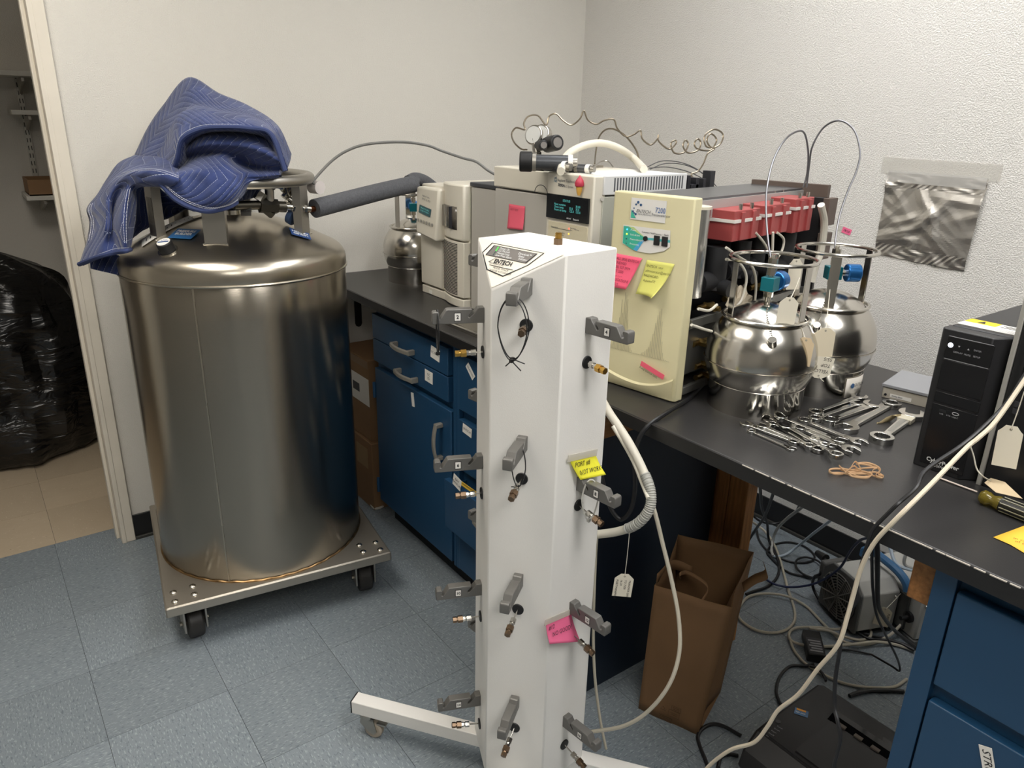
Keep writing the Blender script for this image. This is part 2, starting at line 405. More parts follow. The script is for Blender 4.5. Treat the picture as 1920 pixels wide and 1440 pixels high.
# black trash bag
def crumple(p, s, a):
    return V((math.sin(p[0] * s + p[1] * s * 1.7 + 1), math.sin(p[1] * s * 1.3 + p[2] * s + 2), math.sin(p[2] * s * 0.8 + p[0] * s * 1.9))) * a
M_BAG = mat('black_plastic', '0d0d0e', 0.24, 0, 0.6)
nt = M_BAG.node_tree; bs = nt.nodes['Principled BSDF']; tc = nt.nodes.new('ShaderNodeTexCoord'); mp = nt.nodes.new('ShaderNodeMapping'); mp.inputs['Scale'].default_value = (1, 1, 3.2)
nz = nt.nodes.new('ShaderNodeTexNoise'); nz.inputs['Scale'].default_value = 5.5; nz.inputs['Detail'].default_value = 3.5; nz.inputs['Distortion'].default_value = 0.8
bp = nt.nodes.new('ShaderNodeBump'); bp.inputs['Strength'].default_value = 0.9; bp.inputs['Distance'].default_value = 0.03
nt.links.new(tc.outputs['Object'], mp.inputs[0]); nt.links.new(mp.outputs[0], nz.inputs['Vector']); nt.links.new(nz.outputs['Fac'], bp.inputs['Height']); nt.links.new(bp.outputs[0], bs.inputs['Normal'])
def blob(name, c, prof, seed, ax=1.0, ay=1.0, n=56, label='', m=None):
    random.seed(seed); ph = [random.uniform(0, 6.28) for _ in range(12)]
    rows = []
    pr = spline([V((a, b, 0)) for a, b in prof], 5)
    for k, q in enumerate(pr):
        r, z = max(q.x, 0.001), q.y; row = []
        for i in range(n + 1):
            t = 2 * math.pi * i / n
            w = 1 + 0.06 * math.sin(3 * t + ph[0] + z * 5) + 0.03 * math.sin(22 * t + 9 * z) * math.sin(z * 13 + t) + 0.05 * math.sin(5 * t + ph[1] - z * 9) + 0.035 * math.sin(9 * t + ph[2] + z * 14) + 0.03 * math.sin(14 * t + ph[3])
            row.append(V((r * w * ax * math.cos(t), r * w * ay * math.sin(t), z + 0.015 * math.sin(4 * t + ph[4]) * (z > 0.06))))
        rows.append(row)
    b = MB().grid(rows)
    o = b.build(name, m or M_BAG, None, fix=True); o.location = c
    return tag(o, label, 'trash bag')
o = blob('trash_bag', (-0.30, 2.21, 0), [(0.0, 0.0), (0.2, 0.0), (0.30, 0.04), (0.335, 0.2), (0.33, 0.45), (0.315, 0.66), (0.26, 0.82), (0.15, 0.89), (0.05, 0.93), (0.02, 0.9)], 3, 1.0, 0.85, label='bulging black trash bag on the beige closet floor')
# ================================================================== BENCH AND CABINETS
H = 0.937
M_TOP = mat('black_laminate', '2c2b2b', 0.36, 0, 0.5, var=0.12, vscale=3.5, bump=0.05, bscale=400)
M_TOPE = mat('laminate_edge', '1d1c1c', 0.4)
M_WOOD = mat('pine', '9c6b3c', 0.55, 0, 0.4, var=0.28, vscale=22, stretch=(0.6, 6.0, 6.0))
M_WOODV = mat('pine_upright', '9c6b3c', 0.55, 0, 0.4, var=0.28, vscale=22, stretch=(6.0, 6.0, 0.5))
M_BLUE = mat('blue_steel', '1f4566', 0.38, 0, 0.5, bump=0.04, bscale=500)
M_DARK = mat('dark_gap', '0e1013', 0.7)
M_HAND = mat('handle_grey', '8d8980', 0.38, 0.25)
M_PAPER = mat('white_paper', 'e9e6df', 0.7)
M_INK = mat('ink_black', '16161a', 0.7)
bench = thing('lab_bench', 'long black laminate lab bench on pine framing along the right wall', 'lab bench', (1.15, -0.7, 0))
MB().box(0.743, 1.556, -2.6, 1.063, 0.905, H).build('worktop', M_TOP, bench, True, bevel=0.003)
MB().box(0.740, 0.7432, -2.6, 1.063, 0.906, H - 0.0015).build('front_edge_band', M_TOPE, bench, True)
wear = MB()
random.seed(5)
y = -1.0
while y > -1.75:
    L = random.uniform(0.008, 0.035); wear.box(0.7392, 0.7412, y - L, y, H - 0.002, H - 0.0003); y -= L + random.uniform(0.0, 0.006)
wear.build('worn_edge_strip', mat('bare_edge', 'b9b3a8', 0.6), bench, True)
for (a, b2) in ((-0.545, -0.507), (-1.346, -1.308)):
    MB().box(0.80, 1.5, a, b2, 0.80, 0.904).build('frame_rail', M_WOOD, bench, True, bevel=0.003)
MB().box(1.47, 1.508, -2.5, 1.0, 0.815, 0.904).build('back_rail', M_WOOD, bench, True, bevel=0.003)
for (a, b2) in ((-0.568, -0.503), (-0.634, -0.570)):
    MB().box(1.325, 1.375, a, b2, 0, 0.904).build('bench_leg', M_WOODV, bench, True, bevel=0.003)
for (x, y) in ((1.45, -2.3), (0.85, -2.3)):
    MB().box(x, x + 0.09, y - 0.038, y, 0, 0.904).build('bench_leg', M_WOODV, bench, True, bevel=0.003)
t = thing('wall_bracket', 'black steel wall bracket under the end of the bench', 'bracket', (0.915, 1.066, 0.70))
b = MB(); b.prism([(-0.015, 0.015), (-0.01, 0.004), (0, 0), (0.01, 0.004), (0.015, 0.015), (0.015, 0.2), (-0.015, 0.2)], -0.008, 0.003, 'z', Matrix.Rotation(R(90), 4, 'X')); b.build('upright', M_BASE, t, bevel=0.001)
bx('arm', -0.015, 0.015, -0.16, 0.0, 0.196, 0.2045, M_BASE, t)
def arch_handle(parent, p0, p1, out, bow=0.0, w=0.009):
    """arched bar pull between two feet"""
    p0 = V(p0); p1 = V(p1); n = V(out)
    b = MB(); L = p1 - p0; d = L.normalized(); side = d.cross(n).normalized()
    prof = []
    N = 12
    for i in range(N + 1):
        t = i / N; h = 0.020 + 0.010 * math.sin(math.pi * t)
        prof.append((p0 + L * t + n * h))
    rows = []
    for i, q in enumerate(prof):
        rows.append([q + side * w, q + n * 0.007 + side * w * 0.7, q + n * 0.007 - side * w * 0.7, q - side * w, q + side * w])
    b.grid(rows, True)
    for q in (p0, p1):
        e = d * 0.006 if q is p0 else -d * 0.006
        b.hexa([q + side * w - e * 0.0, q + side * w + e * 2.2, q - side * w + e * 2.2, q - side * w], [q + side * w + n * 0.0265, q + side * w + e * 2.2 + n * 0.0265, q - side * w + e * 2.2 + n * 0.0265, q - side * w + n * 0.0265])
    return b.build('handle', M_HAND, parent, True, bevel=0.0015, fix=True)
FX = 0.783
def label_px(parent, x, y, X, w, h, ang, s='', size=0.012, m=None, name='paper_label'):
    o = PX(x, y, X) + V((-0.0006, 0, 0)); c, sn = math.cos(R(ang)), math.sin(R(ang))
    xd = V((0, -c, sn)); yd = V((0, sn, c))
    d = decal(name, o, xd, yd, w, h, m or M_PAPER, parent)
    if s: text(s, size, o, xd, yd, M_INK, d, align='CENTER', off=0.0012)
    return d
# cabinet with two drawers above a door
c1 = thing('base_cabinet', 'blue steel cabinet with two drawers above a tall door, beside the tank', 'cabinet', (1.06, 0.375, 0))
MB().box(FX + 0.018, 1.33, 0.085, 0.66, 0.1, 0.9).build('carcass', M_BLUE, c1, True, bevel=0.002)
MB().box(FX, FX + 0.017, 0.085, 0.1, 0.1, 0.9).build('stile', M_BLUE, c1, True, bevel=0.001)
MB().box(FX + 0.06, 1.33, 0.085, 0.65, 0.0, 0.1).build('toe_kick', M_DARK, c1, True)
for k, (z0, z1) in enumerate(((0.777, 0.868), (0.688, 0.773))):
    d = MB().box(FX - 0.004, FX + 0.0165, 0.125, 0.652, z0, z1).build('drawer', M_BLUE, c1, True, bevel=0.002)
    zc = (0.800, 0.708)[k]
    arch_handle(d, (FX - 0.004, 0.465 - 0.02 * k, zc), (FX - 0.004, 0.335 - 0.02 * k, zc), (-1, 0, 0))
    if k == 0: label_px(d, 817, 664, FX - 0.0045, 0.055, 0.04, -6, 'GC PARTS', 0.011)
    else: label_px(d, 805, 707, FX - 0.0045, 0.05, 0.04, -2, 'GC\nSD', 0.013)
d = MB().box(FX - 0.004, FX + 0.0165, 0.108, 0.645, 0.108, 0.662).build('door', M_BLUE, c1, True, bevel=0.002)
arch_handle(d, (FX - 0.004, 0.165, 0.605), (FX - 0.004, 0.165, 0.475), (-1, 0, 0))
label_px(d, 775, 750, FX - 0.0045, 0.018, 0.05, 8, '', 0.01)
for z in (0.57, 0.17):
    MB().cyl((FX - 0.006, 0.653, z - 0.03), (FX - 0.006, 0.653, z + 0.03), 0.006, n=10).build('hinge', M_BLUE, d, True)
# drawer cabinet behind the white tower
c2 = thing('base_cabinet', 'blue steel drawer cabinet with a drawer of yellow papers ajar, behind the white tower', 'cabinet', (1.06, -0.22, 0))
MB().box(FX + 0.018, 1.315, -0.505, 0.083, 0.1, 0.9).build('carcass', M_BLUE, c2, True, bevel=0.002)
MB().box(FX, FX + 0.017, 0.066, 0.083, 0.1, 0.9).build('stile', M_BLUE, c2, True, bevel=0.001)
MB().box(FX, FX + 0.017, -0.505, -0.49, 0.1, 0.9).build('stile', M_BLUE, c2, True, bevel=0.001)
MB().box(FX + 0.06, 1.315, -0.495, 0.083, 0.0, 0.1).build('toe_kick', M_DARK, c2, True)
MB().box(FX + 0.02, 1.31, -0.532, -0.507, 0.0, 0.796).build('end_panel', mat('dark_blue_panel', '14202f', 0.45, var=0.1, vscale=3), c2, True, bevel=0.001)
for k, (z0, z1, dx) in enumerate(((0.688, 0.868, 0), (0.482, 0.655, 0), (0.29, 0.462, 0.055), (0.108, 0.27, 0))):
    d = MB().box(FX - 0.004 - dx, FX + 0.0165 - dx, -0.483, 0.062, z0, z1).build('drawer', M_BLUE, c2, True, bevel=0.002)
    arch_handle(d, (FX - 0.004 - dx, -0.14, z1 - 0.05), (FX - 0.004 - dx, -0.27, z1 - 0.05), (-1, 0, 0))
    if dx:
        for ya in (-0.475, 0.045): MB().box(FX + 0.0165 - dx, FX + 0.0165, ya, ya + 0.003, z0 + 0.01, z1 - 0.02).build('drawer_side', M_BLUE, d, True)
        for i in range(5): MB().box(FX + 0.0175 - dx + i * 0.006, FX + 0.0205 - dx + i * 0.006, -0.44, 0.035, z0 + 0.02, z1 - 0.012 - 0.004 * (i % 2)).build('folder', mat('folder_yellow', 'c9a93f', 0.7), d, True)
        label_px(d, 858, 905, FX - 0.0046 - dx, 0.045, 0.04, -12, 'BAY\nMANUAL', 0.013)
    if k == 0: label_px(d, 883, 697, FX - 0.0045, 0.05, 0.022, -42, 'ADAPTERS', 0.009)
    if k == 1: label_px(d, 877, 808, FX - 0.0045, 0.05, 0.03, -5, 'ENTECH', 0.011)
# cabinet at the near end
c3 = thing('base_cabinet', 'blue steel drawer cabinet beside the printer with a taped handwritten strip', 'cabinet', (1.06, -1.64, 0))
MB().box(FX + 0.018, 1.33, -1.94, -1.349, 0.1, 0.903).build('carcass', M_BLUE, c3, True, bevel=0.002)
MB().box(FX, FX + 0.017, -1.383, -1.349, 0.1, 0.903).build('stile', M_BLUE, c3, True, bevel=0.001)
MB().box(FX + 0.06, 1.33, -1.93, -1.36, 0.0, 0.1).build('toe_kick', M_DARK, c3, True)
for k, (z0, z1) in enumerate(((0.684, 0.862), (0.47, 0.651), (0.28, 0.455), (0.108, 0.265))):
    d = MB().box(FX - 0.004, FX + 0.0165, -1.93, -1.387, z0, z1).build('drawer', M_BLUE, c3, True, bevel=0.0025)
    if k: arch_handle(d, (FX - 0.004, -1.6, z1 - 0.05), (FX - 0.004, -1.73, z1 - 0.05), (-1, 0, 0))
    if k == 1:
        o = PX(1853, 1428, FX - 0.0045) + V((-0.0006, 0, 0)); xd = V((0, -0.35, -0.93)); yd = V((0, -0.93, 0.35))
        dd = decal('paper_label', o, xd, yd, 0.05, 0.019, M_PAPER, d); text('STRU', 0.017, o, xd, yd, M_INK, dd, align='CENTER', off=0.0012, shear=0.2)
# cardboard boxes under the bench
for k, (z0, z1, x0, y0, l) in enumerate(((0.0, 0.30, 0.80, 0.72, 'brown cardboard box on the floor under the bench end'), (0.302, 0.645, 0.81, 0.74, 'brown cardboard box with a white shipping label, upper one under the bench'))):
    t = thing('cardboard_box', l, 'box', (1.0, 0.88, z0))
    MB().box(x0, 1.2, y0 + 0.03, 1.04, z0, z1).build('box_body', M_CARD, t, True, bevel=0.003)
    if k:
        o = V((x0 - 0.0008, 0.885, 0.51)); xd = V((0, -1, 0)); yd = V((0, 0, 1))
        lb = decal('shipping_label', o, xd, yd, 0.23, 0.115, M_PAPER, t); decal('code_patch', o + V((-0.001, 0, 0)), xd, yd, 0.06, 0.035, mat('print_grey', '4a4a4c', 0.7), lb)
        decal('tape', V((x0 - 0.0008, 0.9, 0.625)), xd, yd, 0.26, 0.03, mat('tape_brown', '7d5f3c', 0.4), t)
    else: decal('paper_label', V((x0 - 0.0008, 0.84, 0.22)), V((0, -1, 0)), V((0, 0, 1)), 0.1, 0.09, mat('kraft_label', 'a08560', 0.7), t)
cable('white_cable', 'white cable coiled on the floor beside the blue cabinet', [PZ(705, 905, 0.006), PZ(693, 913, 0.007), PZ(692, 930, 0.007), PZ(706, 945, 0.008), PZ(718, 938, 0.012), PZ(706, 922, 0.016), PZ(694, 935, 0.012), PZ(700, 952, 0.008), PZ(712, 953, 0.007), PZ(725, 945, 0.007)], 0.005, mat('cable_white', 'c9c4b8', 0.5))
# ================================================================== STEEL TANK
def steel_mat(name, col, rough, stretch, bump, scale=60, var=0.12, aniso=0.0):
    m = bpy.data.materials.new(name); m.use_nodes = True; nt = m.node_tree; b = nt.nodes['Principled BSDF']
    b.inputs['Metallic'].default_value = 1.0
    tc = nt.nodes.new('ShaderNodeTexCoord'); mp = nt.nodes.new('ShaderNodeMapping'); mp.inputs['Scale'].default_value = stretch
    nt.links.new(tc.outputs['Object'], mp.inputs[0])
    n = nt.nodes.new('ShaderNodeTexNoise'); n.inputs['Scale'].default_value = scale; n.inputs['Detail'].default_value = 4; nt.links.new(mp.outputs[0], n.inputs['Vector'])
    bp = nt.nodes.new('ShaderNodeBump'); bp.inputs['Strength'].default_value = bump; bp.inputs['Distance'].default_value = 0.001
    nt.links.new(n.outputs['Fac'], bp.inputs['Height']); nt.links.new(bp.outputs[0], b.inputs['Normal'])
    n2 = nt.nodes.new('ShaderNodeTexNoise'); n2.inputs['Scale'].default_value = 2.0; n2.inputs['Detail'].default_value = 3; nt.links.new(tc.outputs['Object'], n2.inputs['Vector'])
    c = srgb(col); r = nt.nodes.new('ShaderNodeValToRGB'); r.color_ramp.elements[0].position = 0.15; r.color_ramp.elements[1].position = 0.85
    r.color_ramp.elements[0].color = (*[v * (1 - var) for v in c], 1); r.color_ramp.elements[1].color = (*c, 1)
    nt.links.new(n2.outputs['Fac'], r.inputs[0]); nt.links.new(r.outputs[0], b.inputs['Base Color'])
    mr = nt.nodes.new('ShaderNodeMapRange'); mr.inputs[3].default_value = rough * 0.85; mr.inputs[4].default_value = rough * 1.25
    nt.links.new(n2.outputs['Fac'], mr.inputs[0]); nt.links.new(mr.outputs[0], b.inputs['Roughness'])
    if aniso:
        tg = nt.nodes.new('ShaderNodeTangent'); tg.direction_type = 'RADIAL'; tg.axis = 'Z'; nt.links.new(tg.outputs[0], b.inputs['Tangent']); b.inputs['Anisotropic'].default_value = aniso; b.inputs['Anisotropic Rotation'].default_value = 0.25
    MATS[name] = m
    return m
M_SS = steel_mat('brushed_barrel', 'a39c90', 0.22, (1.2, 1.2, 60), 0.14, 14, 0.08, 0.8)
M_SSD = steel_mat('brushed_dome', 'bdb5a6', 0.27, (14, 14, 14), 0.12, 20)
M_SSP = steel_mat('scuffed_plate', 'c4bdb1', 0.46, (6, 6, 6), 0.15, 12, 0.2)
M_SSM = mat('bright_steel', 'c9c5bd', 0.2, 1.0)
M_SSG = mat('dull_steel', 'b0aca4', 0.36, 1.0)
M_RUB = mat('black_rubber', '1a1a1b', 0.6)
M_BRASS = mat('brass', '7f6a56', 0.38, 1.0)
M_GOLD = mat('bright_brass', 'c39a4e', 0.28, 1.0)
TC = V((0.298, 0.583, 0))
tank = thing('liquid_gas_tank', 'tall brushed stainless steel liquid gas tank welded to a square wheeled base', 'tank', TC)
def S(q): return V(q)
rot8 = Matrix.Rotation(R(-8), 4, 'Z')
hp = 0.345
b = MB(); b.box(-hp, hp, -hp, hp, 0.162, 0.17, rot8)
b.build('base_plate', M_SSP, tank, bevel=0.004)
for k in range(4):
    rk = Matrix.Rotation(R(-8 + 90 * k), 4, 'Z')
    MB().box(-hp, hp, -hp - 0.002, -hp + 0.004, 0.138, 0.168, rk).build('base_lip', M_SSP, tank, bevel=0.003)
rv = None
for sx in (-1, 1):
    for sy in (-1, 1):
        for (dx, dy) in ((0, 0), (0.055, 0.012), (0.0, 0.05), (0.055, 0.058)):
            q = rot8 @ V((sx * (0.318 - dx), sy * (0.318 - dy), 0.17))
            if rv is None:
                rv = MB().lathe([(0.0105, 0), (0.010, 0.003), (0.007, 0.0055), (0.0, 0.0065)], (0, 0, 0), 14).build('rivet', M_SSM, tank); rv.location = q
            else:
                d = dup(rv, tank); d.location = q
        q = rot8 @ V((sx * 0.272, sy * 0.262, 0))
        cm = Matrix.Translation(q) @ Matrix.Rotation(R(-8 + (6 if sx < 0 else -4)), 4, 'Z')
        b = MB(); b.box(-0.034, -0.029, -0.035, 0.035, 0.035, 0.138, cm); b.box(0.029, 0.034, -0.035, 0.035, 0.035, 0.138, cm); b.box(-0.045, 0.045, -0.045, 0.045, 0.130, 0.1385, cm)
        f = b.build('caster', M_SSG, tank)
        MB().cyl(cm @ V((-0.023, 0, 0.051)), cm @ V((0.023, 0, 0.051)), 0.051, n=28).build('wheel', mat('caster_wheel', '2e2c2a', 0.5), f, bevel=0.006)
        MB().cyl(cm @ V((-0.042, 0, 0.051)), cm @ V((0.042, 0, 0.051)), 0.008, n=8).build('axle_bolt', M_SSM, f)
RT = 0.329
MB().lathe([(RT - 0.003, 0.17), (RT, 0.178), (RT, 0.4), (RT, 0.7), (RT, 1.0), (RT, 1.097), (RT - 0.002, 1.10)], (0, 0, 0), 128).build('barrel', M_SS, tank)
MB().tube([(RT * math.cos(t), RT * math.sin(t), 0.1715 + 0.0012 * math.sin(t * 40)) for t in [2 * math.pi * i / 200 for i in range(200)]], 0.004, 6, True).build('base_weld', mat('weld_bronze', '9a7d58', 0.35, 1.0, var=0.3, vscale=60), tank)
DOME = [(0.329, 1.10), (0.3315, 1.105), (0.331, 1.128), (0.325, 1.146), (0.312, 1.161), (0.29, 1.1735), (0.26, 1.188), (0.22, 1.208), (0.17, 1.229), (0.11, 1.247), (0.05, 1.257), (0.0, 1.259)]
dp = spline([V((a, c2, 0)) for a, c2 in DOME], 4)
MB().lathe([(max(q.x, 0), q.y) for q in dp], (0, 0, 0), 128).build('dome', M_SSD, tank)
MB().tube([((RT + 0.002) * math.cos(t), (RT + 0.002) * math.sin(t), 1.1005) for t in [2 * math.pi * i / 128 for i in range(128)]], 0.004, 8, True).build('seam_bead', M_SSD, tank)
MB().box(-0.002, 0.002, -RT - 0.0012, -RT + 0.002, 0.175, 1.095, Matrix.Rotation(R(-37), 4, 'Z')).build('barrel_seam', M_SSD, tank)
def dome_z(r):
    for i in range(len(dp) - 1):
        if dp[i + 1].x <= r <= dp[i].x:
            t = (dp[i].x - r) / max(1e-6, dp[i].x - dp[i + 1].x); return dp[i].y + (dp[i + 1].y - dp[i].y) * t
    return 1.1
def dome_hit(x, y):
    d = ray(x, y); t = 1.5
    while t < 3:
        q = CAM_POS + d * t; r = (q.xy - TC.xy).length
        if r < 0.33 and q.z < dome_z(r): break
        t += 0.001
    r = (q.xy - TC.xy).length; e = 0.004
    sl = (dome_z(min(0.3295, r + e)) - dome_z(max(0, r - e))) / (2 * e)
    rd = V((q.x - TC.x, q.y - TC.y, 0)).normalized()
    n = (V((0, 0, 1)) - rd * sl).normalized()
    return q, n
RR = 0.235; ZR = 1.362
MB().tube([(RR * math.cos(t), RR * math.sin(t), ZR) for t in [2 * math.pi * i / 96 for i in range(96)]], 0.0165, 16, True).build('guard_ring', M_SSG, tank)
for a in (185, 242, 318, 65, 120):
    ra = Matrix.Rotation(R(a), 4, 'Z'); z0 = dome_z(0.235) - 0.006
    b = MB(); b.box(0.225, 0.230, -0.03, 0.03, z0, ZR - 0.012, ra); b.box(0.205, 0.2255, -0.03, -0.0265, z0, ZR - 0.012, ra); b.box(0.205, 0.2255, 0.0265, 0.03, z0, ZR - 0.012, ra)
    ps = b.build('ring_post', M_SSG, tank)
    if a == 242:
        MB().cyl(ra @ V((0.2235, 0, 1.305)), ra @ V((0.2312, 0, 1.305)), 0.017, n=24).build('post_hole', M_DARK, ps)
    if a in (185,):
        decal('data_plate', ra @ V((0.2304, 0.004, 1.28)), ra @ V((0, 1, 0)), V((0, 0, 1)), 0.042, 0.07, mat('etched_plate', '8f8a80', 0.45, 0.8, var=0.2, vscale=70), ps, world=False)
    MB().box(0.22, 0.236, -0.033, 0.033, z0 - 0.001, z0 + 0.008, ra).build('post_weld', M_SSM, ps)
MB().lathe([(0.05, 1.25), (0.05, 1.27), (0.046, 1.274), (0.042, 1.276), (0.042, 1.31), (0.03, 1.318), (0.0, 1.318)], (0, 0, 0), 32).build('neck', M_SSM, tank)
# liquid valve and fittings
vy = 0.43
def VP(x, y, dy=0.0): return PY(x, y, vy + dy)
b = MB(); b.cyl(VP(440, 386), VP(492, 385), 0.013, n=14); b.hexnut(VP(487, 386), VP(520, 388), 0.022); b.cyl(VP(518, 388), VP(536, 389), 0.016, n=16); b.hexnut(VP(497, 392), VP(512, 404), 0.013)
b.build('liquid_valve', mat('aged_brass', '5c5850', 0.4, 1.0), tank, True)
b = MB(); b.cyl(VP(507, 381), VP(505, 352), 0.013, n=14); b.hexnut(VP(505, 356), VP(505, 345), 0.017); b.build('valve_stem', M_SSG, tank, True)
MB().cyl(VP(512, 345), VP(511, 352), 0.03, n=20).build('valve_handwheel', mat('blue_knob', '2f4a78', 0.5), tank, True)
b = MB(); b.hexnut(VP(484, 376), VP(492, 362), 0.016); b.build('relief_plug', M_SSG, tank, True)
b = MB(); b.cyl(VP(536, 389), VP(560, 391), 0.01, n=14); b.hexnut(VP(548, 390), VP(556, 391), 0.014); b.hexnut(VP(562, 392), VP(567, 392), 0.014); b.cyl(VP(560, 391), VP(583, 393), 0.008, n=12); b.hexnut(VP(570, 392.5), VP(575, 393), 0.012); b.build('outlet_fitting', M_SSM, tank, True)
b = MB(); b.cyl(VP(533, 372, 0.03), VP(548, 355, 0.03), 0.012, n=16); b.cyl(VP(528, 358, 0.03), VP(540, 348, 0.03), 0.009, n=12); b.hexnut(VP(536, 378, 0.02), VP(545, 384, 0.02), 0.012); b.tube([VP(536, 352, 0.02), VP(541, 366, 0.01), VP(552, 376, 0.01)], 0.003, 8, sub=5); b.build('regulator_body', M_SSM, tank, True)
g = VP(545, 404, 0.03)
MB().cyl(g, g + (CAM_POS - g).normalized() * 0.012 + V((0.012, 0, -0.008)), 0.026, n=24).build('pressure_gauge', mat('gauge_blue', '44587a', 0.4), tank, True)
q = VP(590, 352, 0.06); MB().cyl(q + V((0.0, 0.02, 0)), q + V((0.012, -0.016, 0.0)), 0.02, n=20).build('pressure_gauge', mat('gauge_red_dial', 'd8d0cc', 0.4), tank, True)
o = VP(462, 397, -0.005); decal('liquid_tag', o, _r, -_d, 0.03, 0.026, M_SSG, tank); text('LIQUID', 0.008, o, _r, -_d, M_INK, tank, align='CENTER', off=0.0015)
# stickers on the dome
M_STB = mat('sticker_blue', '2f6da8', 0.4); M_WHT = mat('print_white', 'eef0f0', 0.6); M_STN = mat('sticker_navy', '274a86', 0.4)
def dome_decal(name, x, y, xdir_px, w, h, m, parent):
    q, n = dome_hit(x, y); q2, _ = dome_hit(x + xdir_px[0], y + xdir_px[1])
    xd = (q2 - q).normalized(); xd = (xd - n * n.dot(xd)).normalized(); yd = n.cross(xd)
    d = decal(name, q + n * 0.003, xd, yd, w, h, m, parent); return d, q + n * 0.003, xd, yd
d, q, xd, yd = dome_decal('pressure_builder_sticker', 347, 441, (20, 2), 0.078, 0.05, M_STB, tank)
text('PRESSURE\nBUILDER', 0.0145, q + yd * 0.004, xd, yd, M_WHT, d, align='CENTER', off=0.0016, bold=0.0006)
d, q, xd, yd = dome_decal('liquid_sticker', 563, 441, (16, 5), 0.06, 0.045, M_STN, tank)
text('LIQUID\nARGON', 0.014, q, -xd, -yd, M_WHT, d, align='CENTER', off=0.0016, bold=0.0005)
b = MB(); rows = []
for k in range(15):
    row = []
    for j, oy in enumerate((-5.5, 5.5)):
        t = k / 14; x = 268 + 112 * t; y = 459 - 54 * t - 6 * math.sin(math.pi * t) + oy * (1.25 - 0.5 * t); qq, nn = dome_hit(x, y); row.append(qq + nn * 0.0042)
    rows.append(row[::-1])
b.grid(rows); lab = b.build('data_label', M_PAPER, tank, True, solid=0.0006)
for k in range(12):
    t = 0.08 + 0.07 * k; x = 268 + 112 * t; y = 459 - 54 * t - 6 * math.sin(math.pi * t); q, n = dome_hit(x, y); q2, _ = dome_hit(x + 1, y - 8)
    xd = (q2 - q).normalized(); MB().box(-0.014, 0.012 - 0.004 * (k % 3), -0.0012, 0.0012, 0, 0.0007, frame(q + n * 0.0049, xd, n.cross(xd))).build('print_line', mat('print_grey', '4a4a4c', 0.7), lab, True)
q, n = dome_hit(316, 472)
MB().cyl(q - n * 0.004, q + n * 0.03, 0.021, n=28).build('vent_cap', M_RUB, tank, True, bevel=0.003)
MB().cyl(q - n * 0.002, q + n * 0.004, 0.027, n=28).build('cap_flange', M_SSM, tank, True)
qc = q + n * 0.0301; MB().cyl(qc, qc + n * 0.0008, 0.018, n=28).build('cap_label', M_PAPER, tank, True)
xd = (_r - n * n.dot(_r)).normalized(); yd = n.cross(xd)
text('LN2', 0.009, qc + yd * 0.007, xd, yd, M_STB, tank, align='CENTER', off=0.0015); decal('cap_stripe', qc + n * 0.0012 - yd * 0.001, xd, yd, 0.03, 0.004, M_STN, tank)
# insulated pipe and grey hose
M_FOAM = mat('foam_grey', '56575b', 0.9, var=0.15, vscale=150, bump=0.5, bscale=220)
p = thing('insulated_pipe', 'thick dark grey foam-insulated pipe running from the tank to the cream instrument', 'pipe', PY(590, 392, 0.47))
A = [PY(590, 392, 0.47), PY(640, 379, 0.50), PY(710, 361, 0.55), PY(770, 347, 0.60), PY(776, 346, 0.605)]
MB().tube(A, 0.0285, 24, sub=6).build('foam_sleeve', M_FOAM, p, True)
MB().tube([PY(767, 342, 0.66), PY(779, 337, 0.675), PY(795, 341, 0.69), PY(812, 353, 0.70), PY(825, 365, 0.70)], 0.024, 20, sub=6).build('foam_elbow', M_FOAM, p, True)
MB().tube([PY(575, 394.5, 0.455), PY(588, 392.5, 0.469), PY(592, 391, 0.472)], 0.009, 12).build('copper_stub', mat('copper', '8a5336', 0.4, 1.0), p, True)
cable('thin_hose', 'thin grey hose arching from the tank to the grey instrument against the wall', [PY(588, 346, 0.46), PY(592, 335, 0.47), PY(622, 303, 0.5), PY(652, 283, 0.5), PY(690, 271, 0.48), PY(752, 267, 0.45), PY(800, 273, 0.42), PY(830, 284, 0.40), PY(868, 297, 0.36), PY(893, 304, 0.33), PY(915, 320, 0.30), PY(932, 330, 0.28)], 0.0042, mat('hose_grey', '6d6c68', 0.5), 'hose')
